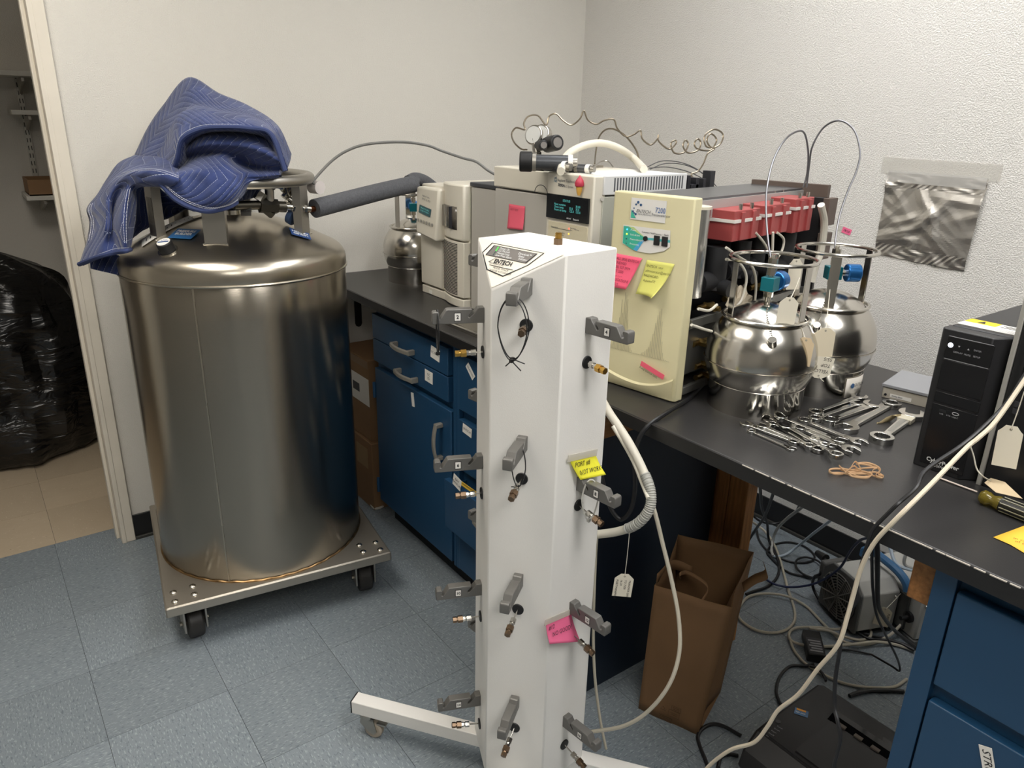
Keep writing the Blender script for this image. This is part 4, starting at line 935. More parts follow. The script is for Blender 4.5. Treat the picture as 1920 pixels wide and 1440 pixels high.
def hang_tag(name, label, px, py, dist, w, h, tilt, lines, hook_px, size=0.007, m=None, vert=False, face=None):
    """shipping tag with clipped corners on a string"""
    o = PD(px, py, dist); c, s = math.cos(R(tilt)), math.sin(R(tilt)); up = V((0, 0, 1)); fx = _r - up * _r.dot(up); fx.normalize()
    if face is not None: fx = V(face).normalized()
    xd = fx * c + up * s; yd = up * c - fx * s
    th = thing(name, label, 'tag', o)
    pl = [(-w / 2, -h / 2), (w / 2, -h / 2), (w / 2, h / 2 - 0.012), (w / 2 - 0.004, h / 2 - 0.008), (0.008, h / 2), (-0.008, h / 2), (-w / 2 + 0.004, h / 2 - 0.008), (-w / 2, h / 2 - 0.012)]
    sh = MB().prism(pl, 0, 0.0006, 'z', frame(o, xd, yd)).build('tag_card', m or mat('tag_card', 'd9d2c0', 0.7), th, True)
    q = o + yd * (h / 2 - 0.006)
    MB().cyl(q - xd.cross(yd) * 0.0003, q + xd.cross(yd) * 0.0011, 0.0022, n=12).build('eyelet', mat('eyelet_grey', '8c8678', 0.5), th, True)
    if hook_px: MB().tube([q + xd.cross(yd) * 0.001, (q + V(hook_px)) / 2 + V((0.001, 0, -0.002)), V(hook_px)], 0.0009, 6, sub=4).build('tag_string', mat('string_white', 'cfc9ba', 0.8), th, True)
    for k, s_ in enumerate(lines):
        if vert: text(s_, size, o + xd * (w * 0.3 - k * size * 1.4) + yd * (h * 0.25), -yd, xd, M_INK, sh, off=0.0012, name='handwriting', shear=0.1)
        else: text(s_, size, o - xd * w * 0.4 + yd * (h * 0.15 - k * size * 1.3), xd, yd, M_INK, sh, off=0.0012, name='handwriting', shear=0.1)
    return th
q = PX(1181, 998, 0.652)
hang_tag('shipping_tag', 'white tag hanging on a string from the hose bundle', 1169, 1098, depth_of(PX(1172, 1090, 0.66)), 0.042, 0.058, -4, ['TRANSFER LINE', 'TO 7200', '16-20', 'PORT MANIFOLD'], q, 0.0065, vert=True)
# ================================================================== INSTRUMENTS ON THE BENCH
M_CRM = mat('instrument_cream', 'd6d0c1', 0.45, var=0.02, vscale=5); M_GRY = mat('instrument_grey', 'b4b0a8', 0.5, var=0.02, vscale=5)
M_LGT = mat('instrument_light', 'd8d8d6', 0.45); M_BEI = mat('instrument_beige', 'd3cba4', 0.45, var=0.03, vscale=6)
M_GRN = mat('instrument_greengrey', 'a9a99c', 0.5); M_DK = mat('dark_metal', '35353a', 0.4, 0.4); M_LCD = mat('lcd_black', '17191c', 0.2)
M_TEAL = mat('lcd_teal', '4fa3a0', 0.5, emit='4fa3a0', estr=0.5); M_TXTG = mat('print_darkgrey', '4a4c50', 0.6)
YD = V((0, -1, 0)); ZD = V((0, 0, 1))        # across / up on a face that looks towards -x
def stuff(o): o['kind'] = 'stuff'; return o
# ---- mass spectrometer
XM = 0.955
ms = thing('mass_spectrometer', 'cream bench instrument with a small tilted display and louvred rounded column', 'lab instrument', (1.25, 0.45, H))
MB().box(XM + 0.012, 1.52, 0.292, 0.600, H + 0.03, 1.325).build('housing', M_CRM, ms, True, bevel=0.006)
MB().box(XM + 0.006, 1.5, 0.295, 0.598, H, H + 0.028).build('plinth', M_CRM, ms, True, bevel=0.003)
MB().box(XM + 0.004, XM + 0.02, 0.455, 0.601, H + 0.034, 1.31).build('front_cover', M_CRM, ms, True, bevel=0.005)
decal('badge', PX(808, 548, XM + 0.0055), YD, ZD, 0.022, 0.012, M_PAPER, ms)
# rounded column
prof = []
for i in range(13):
    t = i / 12; prof.append((XM + 0.03 - 0.045 * math.sin(math.pi * (0.12 + 0.55 * t)), 0.455 - 0.163 * t))
poly = prof + [(1.2, 0.292), (1.2, 0.455)]
MB().prism([(q[0], q[1]) for q in poly], H + 0.002, H + 0.03).build('column_foot', M_CRM, ms, True, bevel=0.003)
MB().prism(poly, H + 0.036, 1.158).build('column_lower', M_CRM, ms, True, bevel=0.002)
MB().prism(poly, 1.162, 1.342).build('column_upper', M_CRM, ms, True, bevel=0.006)
b = MB()
def colx(y):
    t = (0.455 - y) / 0.163; return XM + 0.03 - 0.045 * math.sin(math.pi * (0.12 + 0.55 * t))
for i in range(34):
    z = 0.981 + i * 0.0051
    b.tube([(colx(yy) - 0.0002, yy, z) for yy in [0.452 - 0.128 * k / 8 for k in range(9)]], 0.0013, 5)
stuff(b.build('vent_slots', M_DARK, ms, True))
w = MB(); rows = [[V((colx(yy) - 0.0012, yy, z)) for yy in [0.443 - 0.118 * k / 8 for k in range(9)]] for z in (1.197, 1.271)]
w.grid(rows); w.build('window', mat('smoked_window', '5b554c', 0.12, 0.0, 0.8), ms, True, solid=0.001)
for yy, m in ((0.425, M_SSG), (0.40, M_SSM), (0.36, M_DK)):
    MB().cyl((colx(yy) - 0.001, yy, 1.2), (colx(yy) - 0.001, yy, 1.269), 0.008, n=14).build('window_tube', m, ms, True)
# tilted display
dp4 = [PX(780, 437, XM - 0.035), PX(817, 455, XM - 0.03), PX(823, 355, XM - 0.02), PX(781, 350, XM - 0.02)]
back = [q + V((0.05, 0, 0)) for q in dp4]
dsp = MB().hexa([back[0], back[1], dp4[1], dp4[0]], [back[3], back[2], dp4[2], dp4[3]]).build('display_panel', M_CRM, ms, True, bevel=0.008, fix=True)
dn = (dp4[1] - dp4[0]).cross(dp4[3] - dp4[0]).normalized(); dx = (dp4[1] - dp4[0]).normalized(); dy = dn.cross(dx)
def DPp(u, v): return (dp4[0] * (1 - u) + dp4[1] * u) * (1 - v) + (dp4[3] * (1 - u) + dp4[2] * u) * v + dn * 0.0012
text('Agilent Technologies\n5975C VL MSD', 0.0085, DPp(0.30, 0.80), dx, dy, M_TXTG, dsp, lines=1.3)
lc = decal('lcd', DPp(0.45, 0.53), dx, dy, 0.075, 0.027, mat('lcd_dark_teal', '2c5258', 0.25), dsp)
text('Method: Loading\nat 5pm to 6 done', 0.0075, DPp(0.45, 0.54) + dn * 0.001, dx, dy, M_TEAL, lc, align='CENTER', lines=1.1)
for i in range(6): MB().cyl(DPp(0.14 + 0.135 * i, 0.30), DPp(0.14 + 0.135 * i, 0.30) + dn * 0.002, 0.0052, n=14).build('button', mat('button_grey', '8f8c84', 0.5), dsp, True)
# ---- gas chromatograph
XG = 0.94
gc = thing('gas_chromatograph', 'large grey gas chromatograph oven with a black status display', 'lab instrument', (1.1, -0.1, H))
MB().box(XG + 0.03, 1.5, 0.118, 0.286, H, 1.338).build('side_housing', M_GRY, gc, True, bevel=0.003)
MB().box(XG + 0.026, 1.45, 0.112, 0.289, 1.339, 1.352).build('side_lid', mat('lid_charcoal', '3b3d42', 0.5), gc, True, bevel=0.003)
MB().box(XG + 0.05, XG + 0.10, 0.13, 0.17, 1.352, 1.358).build('lid_catch', M_DK, gc, True)
MB().box(XG + 0.025, 1.27, -0.34, 0.116, H, 1.350).build('oven_body', M_GRY, gc, True, bevel=0.003)
MB().box(XG + 0.004, XG + 0.024, -0.146, 0.115, H + 0.01, 1.348).build('oven_door', M_GRY, gc, True, bevel=0.003)
MB().box(XG, 1.262, -0.150, 0.118, 1.353, 1.412).build('lid', M_CRM, gc, True, bevel=0.004)
MB().tube([PX(1003 + 12 - 12 * math.cos(t), 362 - 16 * math.sin(t) + (1 - math.cos(t)) * 1.5, XG - 0.0005) for t in [math.pi * i / 14 for i in range(15)]], 0.0009, 5).build('finger_notch', M_TXTG, gc, True)
col = MB().box(XG - 0.012, XG + 0.03, -0.338, -0.152, H + 0.02, 1.4135).build('control_column', M_CRM, gc, True, bevel=0.004)
XC = XG - 0.0125
o = PX(1066, 391, XC); ds = decal('status_display', o, YD, ZD, 0.168, 0.063, M_LCD, gc, t=0.006)
SX = XC - 0.0065
text('STATUS', 0.0085, PX(1063, 378, SX), YD, ZD, M_TEAL, ds, align='CENTER')
for k, (a, c2, e) in enumerate((('Next runtime', '', '30.00'), ('Oven temp', '35.0', '35.0'), ('Front inl temp', '125.0', '125.0'))):
    v = 382.5 + 5.2 * k
    text(a, 0.0085, PX(1040, v, SX), YD, ZD, M_TEAL, ds); text(c2, 0.0085, PX(1068, v + 4, SX), YD, ZD, M_TEAL, ds); text(e, 0.0085, PX(1080, v + 6, SX), YD, ZD, M_TEAL, ds)
text('Actual', 0.007, PX(1063, 409.5, SX), YD, ZD, M_WHT, ds); text('Setpoint', 0.007, PX(1075, 412, SX), YD, ZD, M_WHT, ds)
text('Agilent Technologies', 0.0105, PX(1047, 338.5, XC), YD, ZD, M_TXTG, gc); text('7890A', 0.0105, PX(1047, 347.5, XC), YD, ZD, M_TXTG, gc, bold=0.0004); text('GC System', 0.008, PX(1059, 350, XC), YD, ZD, M_TXTG, gc)
b = MB(); q = PX(1042.5, 337.5, XC - 0.0008)
for i in range(10):
    a = 2 * math.pi * i / 10; dv = V((0, math.cos(a), math.sin(a))); b.tube([q + dv * 0.003, q + dv * (0.006 + 0.002 * (i % 2))], 0.0006, 4)
stuff(b.build('logo_spark', mat('logo_blue', '4a6d8c', 0.5), gc, True))
kp = MB().box(XC - 0.002, XC + 0.002, -0.325, -0.165, H + 0.1, 1.285).build('keypad_panel', mat('keypad_cream', 'cfc6ab', 0.5), gc, True, bevel=0.001)
XK = XC - 0.0022
text('Oven Status', 0.006, PX(1034, 425, XK), YD, ZD, M_TXTG, kp); text('Not Ready\nRun', 0.005, PX(1070, 430, XK), YD, ZD, M_TXTG, kp); text('Run Log', 0.005, PX(1078, 431, XK), YD, ZD, M_TXTG, kp); text('Start  Stop\nPrep Run', 0.006, PX(1048, 438, XK), YD, ZD, M_TXTG, kp)
for (x, y, c2) in ((1067.5, 429.5, 'ff5a46'), (1067, 439.5, 'ffb03a')):
    MB().sphere(PX(x, y, XK), 0.0022, 10, 6).build('status_light', mat('led_' + c2, c2, 0.4, emit=c2, estr=1.5), kp, True)
MB().box(-0.04, 0.04, -0.0004, 0.0004, 0, 0.0005, frame(PX(1052, 430, XK), YD, ZD)).build('panel_rule', M_TXTG, kp, True)
for r_ in range(5):
    for c2 in range(4):
        MB().box(XK - 0.003, XK, -0.20 - c2 * 0.03, -0.18 - c2 * 0.03, 1.17 - r_ * 0.022, 1.184 - r_ * 0.022).build('key', M_GRY, kp, True)
# vented right side
vp = MB().box(XG + 0.018, 1.268, -0.343, -0.335, 1.366, 1.4135).build('side_vent_panel', M_LGT, gc, True, bevel=0.002)
b = MB()
for i in range(26):
    x = 0.992 + i * 0.0102; b.box(x, x + 0.0045, -0.3436, -0.343, 1.374, 1.408)
stuff(b.build('vent_slots', mat('slot_grey', '55575c', 0.7), vp, True))
MB().box(XG + 0.018, 1.262, -0.342, -0.335, H + 0.01, 1.362).build('side_panel', M_GRN, gc, True, bevel=0.002)
MB().cyl(PY(1130, 374, -0.342), PY(1130, 374, -0.3426), 0.005, n=18).build('knockout', M_GRY, gc, True)
MB().box(XG + 0.02, 1.268, -0.342, -0.152, 1.4005, 1.4125).build('top_cover', M_LGT, gc, True, bevel=0.003)
for (x, y, h, w) in ((1289, 352, 0.032, 0.012), (1305, 352, 0.026, 0.012), (1319, 352, 0.024, 0.01), (1331, 350, 0.042, 0.02), (1297, 355, 0.012, 0.03)):
    q = PY(x, y, -0.33); MB().box(q.x, q.x + w, q.y, q.y + 0.03, q.z - 0.02, q.z + h).build('rear_bracket', M_DK, gc, True, bevel=0.001)
MB().box(1.262, 1.46, -0.36, 0.1, H, 1.352).build('rear_housing', M_GRY, gc, True, bevel=0.003)
cone = thing('ice_cream_magnet', 'small pink and yellow ice cream cone magnet on the chromatograph', 'magnet', PX(1087, 352, XC))
MB().lathe([(0.0, 0.028), (0.004, 0.022), (0.010, 0.014), (0.0125, 0.006), (0.011, 0.0), (0.006, -0.002)], PX(1087, 347, XC - 0.006) + V((0, 0, -0.004)), 16).build('ice_cream', mat('raspberry', 'b5344a', 0.5), cone, True)
MB().lathe([(0.0085, 0.0), (0.0065, -0.014), (0.0035, -0.022), (0.0, -0.022)], PX(1087, 347, XC - 0.006) + V((0, 0, -0.005)), 12).build('cone', mat('waffle', 'd8a64a', 0.6), cone, True)
note('sticky_note', 'coral pink sticky note on the grey oven door', [(955, 383), (985, 388), (983, 432), (953, 429)], mat('note_coral', 'ee6379', 0.7), 'HOT TEST', (0.0085, 0.2), None, 0.004, X=XG + 0.003, ty=0.2, ink=mat('ink_faded', 'a84a5c', 0.7), tape=False)
# things on top of the oven: filters and regulator
def filt(name, label, p0, p1, r, capr):
    t = thing(name, label, 'gas filter', (V(p0) + V(p1)) / 2 - V((0, 0, r)))
    p0, p1 = V(p0), V(p1); d = (p1 - p0).normalized()
    MB().cyl(p0, p1, r, n=28).build('filter_tube', mat('filter_graphite', '55575b', 0.3, 0.5), t, True)
    MB().cyl(p0 - d * 0.03, p0 + d * 0.004, capr, n=28).build('end_cap', M_BLACK, t, True, bevel=0.004)
    MB().cyl(p0 + d * 0.004, p0 + d * 0.014, capr * 0.92, n=24).build('cap_ring', M_SSG, t, True)
    MB().cyl(p1 - d * 0.012, p1, r * 1.08, n=24).build('white_ring', M_PAPER, t, True)
    MB().cyl(p1, p1 + d * 0.012, r * 0.7, n=16).build('steel_tip', M_SSG, t, True)
    return t
ZG = 1.4125
filt('gas_filter', 'thick black and graphite gas filter lying on the oven top', PZ(996, 304, ZG + 0.026), PZ(1074, 306, ZG + 0.026), 0.019, 0.026)
filt('gas_filter', 'medium graphite gas filter lying in front of the thick one', PZ(1020, 311, ZG + 0.016), PZ(1064, 314, ZG + 0.016), 0.014, 0.015)
filt('gas_filter', 'short graphite gas filter lying by the white hose', PZ(1078, 316, ZG + 0.0125), PZ(1108, 318, ZG + 0.0125), 0.011, 0.0125)
rg = thing('gas_regulator', 'chrome gas regulator with two dials and black knobs on the oven top', 'regulator', PZ(1010, 300, ZG))
base_ = PZ(1006, 296, 1.44); dist0 = depth_of(base_)
def RD(x, y, k=0.0): return PD(x, y, dist0 + k)
for (x, y) in ((1004, 255), (1017, 254)):
    q = RD(x, y); ax = (V((-0.9, -0.35, 0.2))).normalized()
    b = MB().cyl(q - ax * 0.012, q + ax * 0.012, 0.0285, n=28); g = b.build('dial_case', M_SSM, rg, True, bevel=0.003)
    MB().cyl(q - ax * 0.0125, q - ax * 0.0135, 0.025, n=28).build('dial_back', M_SSG, g, True)
    MB().cyl(q + ax * 0.0122, q + ax * 0.0135, 0.024, n=28).build('dial_face', mat('dial_white', 'c8c8c4', 0.3), g, True)
def knob(x0, y0, x1, y1, r, tip):
    p0, p1 = RD(x0, y0), RD(x1, y1, -0.05); d = (p1 - p0).normalized()
    k = MB().cyl(p0, p1, r, r * 0.95, n=20).build('knob', M_BLACK, rg, True, bevel=0.003)
    MB().cyl(p1, p1 + d * 0.0015, r * 0.62, n=20).build('knob_cap', tip, k, True)
knob(1026, 272, 1046, 268, 0.023, mat('cap_white', '77736f', 0.5)); knob(1010, 274, 1020, 273, 0.015, mat('cap_white', '77736f', 0.5))
b = MB(); b.cyl(RD(1003, 262), RD(1008, 292), 0.012, n=14); b.hexnut(RD(1006, 274), RD(1030, 272), 0.013); b.hexnut(RD(1008, 288), RD(1009, 300), 0.014); b.cyl(RD(1024, 258, 0.02), RD(1036, 256, 0.02), 0.011, n=14); b.cyl(RD(990, 290), RD(1006, 288), 0.007, n=10); b.tube([RD(1009, 300), PZ(1004, 302, ZG + 0.02), PZ(1000, 306, ZG + 0.004)], 0.011, 12, sub=3)
b.build('regulator_body', M_SSM, rg, True)
M_SHINY = mat('tube_bronze', '8a8070', 0.3, 0.9)
W = lambda x, y, k=0.0: PD(900 + x / 3.84, 180 + y / 3.84, dist0 + 0.1 + k)
cable('coiled_tubing', 'thin bronze tubing wandering in waves above the oven and ending in coils', [W(340, 390, -0.1), W(300, 385, -0.08), W(250, 340, -0.05), (W(230, 280)), W(262, 232), W(325, 245), W(318, 200), W(350, 150), W(420, 145), W(478, 212), W(500, 150), W(550, 132), W(600, 180), W(660, 212), W(720, 170), W(750, 110), W(778, 175), W(840, 206), W(900, 178), W(965, 172), W(990, 235), W(1050, 295), W(1110, 280), W(1157, 252), W(1170, 310), W(1230, 355), W(1282, 310), W(1286, 282), W(1290, 330), W(1360, 385), W(1410, 350), W(1410, 322), W(1376, 345), W(1400, 412), W(1470, 410), W(1502, 350), W(1480, 322), W(1464, 365), W(1500, 412), W(1570, 395), W(1592, 340), W(1570, 312), W(1545, 345), W(1570, 385), W(1660, 392), W(1705, 320), W(1665, 275), W(1635, 320), W(1670, 375), W(1730, 350), W(1752, 280), W(1690, 243), W(1620, 290), W(1630, 365), W(1690, 382), W(1640, 420), W(1610, 490), W(1570, 545), W(1525, 565), W(1540, 600), W(1580, 650)], 0.0026, M_SHINY, 'tubing', 6, 6)
cable('bronze_tube', 'thin bronze tube arching up from behind the white hose', [W(828, 490, -0.05), W(835, 420), W(855, 310), W(900, 250), W(960, 240), W(1030, 275), W(1085, 330), W(1130, 400), W(1150, 470), W(1152, 500)], 0.0026, M_SHINY, 'tubing', 6, 6)
cable('white_hose', 'fat white hose arching over the oven top', [PZ(1052, 322, ZG + 0.0075), PZ(1058, 300, ZG + 0.03), PD(1075, 283, dist0 - 0.03), PD(1105, 271, dist0), PD(1135, 270, dist0 + 0.03), PD(1165, 281, dist0 + 0.06), PD(1190, 299, dist0 + 0.1), PZ(1208, 318, ZG + 0.01)], 0.0105, mat('hose_ivory', 'dcd6c6', 0.4), 'hose', 8, 14)
for k, c2 in enumerate(([(1212, 315), (1240, 303), (1270, 304), (1300, 314), (1330, 335), (1345, 352)], [(1220, 318), (1245, 308), (1275, 308), (1305, 318), (1332, 338), (1340, 352)], [(1218, 316), (1250, 314), (1285, 321), (1315, 334), (1335, 350)])):
    cable('capillary_tube', ('highest', 'middle', 'lowest')[k] + ' of three thin dark tubes arching behind the oven vents', [PD(x, y, dist0 + 0.12 + 0.05 * i) for i, (x, y) in enumerate(c2)], 0.0015, mat('capillary_dark', '4a4a4c', 0.4), 'tubing', 6, 5)
b = MB(); b.box(0, 0.03, 0, 0.02, 0, 0.006, Matrix.Translation(PZ(1118, 315, ZG))); b.tube([PZ(1112, 318, ZG + 0.006), PD(1125, 305, dist0 + 0.05), PD(1140, 303, dist0 + 0.08), PZ(1150, 314, ZG + 0.004)], 0.002, 6, sub=5); b.hexnut(PZ(1110, 318, ZG + 0.006), PZ(1116, 318, ZG + 0.006), 0.006)
t = b.build('inlet_fitting', M_SSG, gc, True)
# ---- preconcentrator
pc = thing('preconcentrator', 'beige upright preconcentrator with open right side and red manifold blocks', 'lab instrument', (0.872, -0.709, H), R(8.5))
iw = WM[pc.name].inverted()
def LQ(x, y, ly):
    """local point where the view ray meets the plane local y = ly"""
    o = iw @ CAM_POS; d = iw.to_3x3() @ ray(x, y); return o + d * ((ly - o.y) / d.y)
def LX(x, y, lx):
    o = iw @ CAM_POS; d = iw.to_3x3() @ ray(x, y); return o + d * ((lx - o.x) / d.x)
PH = 0.458
b = MB(); b.prism([(0.004, 0.0), (0.03, -0.002), (0.034, 0.004), (0.034, 0.208), (0.028, 0.214), (0.004, 0.212), (0.0, 0.206), (0.0, 0.012)], 0.002, PH); b.build('front_door', M_BEI, pc, bevel=0.003)
# curved ledge low on the door
rows = []
LG = spline([LX(x, y, 0.0) for x, y in ((1126, 684), (1143, 693), (1160, 702.5), (1180, 711.5), (1197, 717), (1212, 719.5), (1228, 720), (1241, 718.5), (1254, 715), (1264, 711.5))], 4)
for q in LG:
    rows.append([V((-0.0004, q.y, q.z)), V((-0.006, q.y, q.z - 0.004)), V((-0.0045, q.y, max(0.012, q.z - 0.02))), V((0.0006, q.y, max(0.004, q.z - 0.05)))])
MB().grid(rows, flip=True).build('door_ledge', M_BEI, pc)
LXD = V((0, -1, 0)); 
def FL(x, y): return LX(x, y, -0.0008)
lg = decal('logo_panel', FL(1216, 395), LXD, ZD, 0.093, 0.047, mat('panel_white', 'dcdad6', 0.4), pc, world=False)
text('ENTECH', 0.0105, FL(1194, 396) , LXD, ZD, M_TXTG, lg, world=False, off=0.0016, shear=0.3, sx=0.95); text('INSTRUMENTS INC', 0.0042, FL(1197, 402), LXD, ZD, M_TXTG, lg, world=False, off=0.0016)
text('7200', 0.0165, FL(1230, 395), LXD, ZD, mat('print_blue', '2c5a9a', 0.5), lg, world=False, off=0.0016, sx=0.8); text('Preconcentrator', 0.0085, FL(1223, 403), LXD, ZD, M_TXTG, lg, world=False, off=0.0016, sx=0.85)
for (x, y, r) in ((1194, 384, .0022), (1198, 380, .003), (1203, 385, .003), (1190, 391, .0016), (1188, 397, .0024), (1193, 402, .0026), (1190, 400, .0018)):
    q = FL(x, y); MB().cyl(q + V((-0.001, 0, 0)), q + V((-0.0018, 0, 0)), r, n=14).build('logo_dot', mat('logo_navy', '35577f', 0.4), lg)
q = FL(1184, 408); MB().add([q + V((-0.0014, 0, -0.001)), q + V((-0.0014, -0.014, -0.001)), q + V((-0.0014, 0, 0.018))], [(0, 1, 2)]).build('corner_swoosh', mat('swoosh_green', '3fae95', 0.5), lg)
b = MB(); ring = [(1170, 422), (1258, 433), (1257, 464), (1245, 472), (1220, 476), (1195, 472), (1168, 457)]
k = len(ring); b.add([FL(*q) + V((-0.001, 0, 0)) for q in ring], [tuple(range(k))[::-1]]); cp = b.build('control_panel', mat('panel_white', 'dcdad6', 0.4), pc, solid=0.0006)
def shape(name, pts, m, lift):
    return MB().add([FL(*q) + V((-lift, 0, 0)) for q in pts], [tuple(range(len(pts)))[::-1]]).build(name, m, cp)
def swm():
    m = mat('swoosh_teal', '3fae95', 0.4); return m
shape('teal_swoosh', [(1171, 424), (1180, 425), (1196, 437), (1212, 447), (1199, 455), (1188, 469), (1169, 456)], swm(), 0.0018)
shape('lime_swoosh', [(1180, 425), (1190, 426.5), (1200, 436), (1212, 447), (1196, 437)], mat('swoosh_lime', 'b9cf8a', 0.4), 0.0019)
shape('blue_swoosh', [(1212, 449), (1204, 459), (1196, 471.5), (1188, 469), (1199, 455)], mat('swoosh_blue', '4aa3cf', 0.4), 0.0019)
shape('teal_band', [(1210, 445.5), (1258, 451), (1258, 456), (1210, 449.5)], mat('swoosh_cyan', '58b5b8', 0.4), 0.0018)
for i, s in enumerate(('Power', 'Link Active', 'Preconditioning', 'Processing')):
    x, y = 1184 - 0.6 * i, 431.5 + 8.6 * i
    text(s, 0.0058, FL(x, y), LXD, ZD, M_WHT, cp, world=False, off=0.002)
    c2 = ('3aa0ff', 'c8f03c', '2a6a66', '2a6a66')[i]; MB().sphere(FL(x - 6.5, y - 0.8) + V((-0.002, 0, 0)), 0.0019, 10, 6).build('status_light', mat('led_' + c2, c2, 0.4, emit=c2, estr=2.0 if i < 2 else 0.0), cp)
for s, x, y in (('Column / Vial', 1205, 435.5), ('Preconc', 1228, 439), ('Rack', 1247, 441)): text(s, 0.0058, FL(x, y), LXD, ZD, M_INK, cp, world=False, off=0.002)
q = FL(1212, 448); MB().cyl(q + V((-0.001, 0, 0)), q + V((-0.0045, 0, 0)), 0.0055, n=20).build('round_button', M_BLACK, cp)
for x, y in ((1233, 451.5), (1248, 453.5)):
    q = FL(x, y); MB().box(q.x - 0.004, q.x - 0.001, q.y - 0.0075, q.y + 0.0075, q.z - 0.0105, q.z + 0.0105).build('rocker_switch', M_BLACK, cp, bevel=0.001)
def etch(pts):
    b = MB()
    for (x, y0, y1) in pts: b.box(0, 0.0003, -0.0004, 0.0004, 0, (FL(x, y0).z - FL(x, y1).z), Matrix.Translation(FL(x, y1) + V((-0.0004, 0, 0))))
    return stuff(b.build('etched_lines', mat('etch_grey', 'a59f86', 0.6), pc))
random.seed(4); L_ = []
for i in range(16):
    x = 1145 + i * 2.6; yb = 652 + (x - 1145) * 0.235; hgt = [6, 8, 14, 22, 30, 60, 95, 70, 110, 105, 98, 60, 22, 12, 8, 4][i]; L_.append((x, yb - hgt, yb))
for i in range(16):
    x = 1203 + i * 3.0; yb = 666 + (x - 1203) * 0.26; hgt = [4, 6, 9, 13, 18, 30, 45, 66, 82, 90, 96, 72, 34, 14, 4, 2][i]; L_.append((x, yb - hgt, yb))
etch(L_)
b = MB()
for i in range(36):
    x = 1145 + i * 3.1; q = FL(x, 652 + (x - 1145) * 0.25); b.box(q.x - 0.0005, q.x, q.y - 0.0014, q.y + 0.0014, q.z - 0.0003, q.z + 0.0003)
stuff(b.build('baseline_dots', mat('etch_grey', 'a59f86', 0.6), pc))
pn = V((-math.cos(R(8.5)), -math.sin(R(8.5)), 0))
def pnote(label, corners, m, s, size, curl, **kw):
    pts = [WM[pc.name] @ FL(x, y) for x, y in corners]
    TL, TR, BR, BL = pts; rows = []; N = 10; cc = kw.get('corner', 0.0)
    for i in range(N + 1):
        t = i / N; rows.append([(TL * (1 - t) + BL * t) * (1 - u) + (TR * (1 - t) + BR * t) * u + pn * (0.001 + curl * t ** 1.7 + cc * (t * u) ** 3) for u in [j / 8 for j in range(9)]])
    th = thing('sticky_note', label, 'sticky note', (TL + BR) / 2); sh = MB().grid(rows).build('note_sheet', m, th, True, solid=0.0004)
    for k, ln_ in enumerate(s.split('\n')):
        t = kw.get('ty', 0.15) + k * size[1]; o = TL * (1 - t) + BL * t + (TR - TL) * kw.get('tx', 0.07) + pn * (curl * t ** 1.7 + 0.0025)
        text(ln_, size[0], o, TR - TL, (TL - BL) - pn * curl * 1.7 * t ** 0.7, kw.get('ink', M_INK), sh, off=0.0008, shear=0.1, name='handwriting', sx=0.9)
    return th
pnote('pink sticky note with handwritten phone numbers on the beige instrument', [(1152, 475), (1205, 485), (1180, 542), (1146, 536)], mat('note_hotpink', 'f4607f', 0.7), 'CALL (800) ENTECH\nRENEWED\n(805) 527-5939\nEXT 2055\n- - - - - - -\nQUOTATIONS\n      315', (0.0085, 0.125), 0.012, ty=0.13, ink=mat('ink_maroon', '7a2036', 0.7))
pnote('yellow-green sticky note with a curled corner on the beige instrument', [(1214, 488), (1266, 496), (1240, 556), (1199, 550)], mat('note_lime', 'd9d774', 0.7), 'ENTECH  user\nadministrator@site.biz\nPASSWORD:\n Autumn77!', (0.008, 0.14), 0.012, ty=0.16, corner=0.025, ink=mat('ink_olive', '55532a', 0.7))
t = decal('reminder_strip', FL(1226, 694) + V((-0.005, 0, 0)), V((0, -0.963, -0.27)), V((0, -0.27, 0.963)), 0.068, 0.012, mat('note_coral', 'ee6379', 0.7), pc, world=False); text('Pump started 2002', 0.0068, FL(1203, 687.5) + V((-0.0065, 0, 0)), V((0, -0.963, -0.27)), V((0, -0.27, 0.963)), M_INK, t, world=False)
# chassis behind the door
M_RED = mat('manifold_red', '9c4443', 0.5, var=0.05, vscale=10); M_GASK = mat('gasket_white', 'd8d2cc', 0.6); M_SHT = mat('sheet_metal', '8e8d88', 0.35, 0.8); M_BRN = mat('brown_plate', '5d5048', 0.5)
MB().box(0.036, 0.62, 0.03, 0.2, 0.0, 0.012).build('base_tray', M_SHT, pc); MB().box(0.036, 0.62, 0.17, 0.195, 0.012, 0.43).build('inner_wall', M_DK, pc)
MB().box(0.036, 0.64, 0.05, 0.208, 0.444, 0.449).build('top_plate', mat('plate_grey', '6f7073', 0.3, 0.7), pc)
MB().box(0.05, 0.62, 0.045, 0.049, 0.405, 0.444).build('top_flange', mat('flange_white', 'b8b7b4', 0.4, 0.4), pc)
r0 = LQ(1392, 345, 0.05); r1 = LQ(1533, 362, 0.02)
MB().box(0.615, 0.63, -0.02, 0.2, 0.41, 0.462).build('rear_plate', M_BRN, pc, bevel=0.001)
MB().box(0.60, 0.612, -0.025, 0.17, 0.02, 0.43).build('end_plate', mat('end_black', '201f20', 0.45), pc, bevel=0.001)
for k in range(2): MB().box(0.59, 0.64, -0.04, -0.022, 0.27 + 0.09 * k, 0.34 + 0.09 * k).build('end_tab', M_BRN, pc, bevel=0.001)
MB().cyl((0.075, 0.035, 0.235), (0.075, 0.035, 0.43), 0.028, n=32).build('silver_cylinder', mat('satin_silver', 'b9b8b4', 0.25, 0.9), pc); MB().cyl((0.075, 0.035, 0.43), (0.075, 0.035, 0.436), 0.03, n=32).build('cylinder_lid', mat('ivory_lid', 'cfc7b4', 0.5), pc)
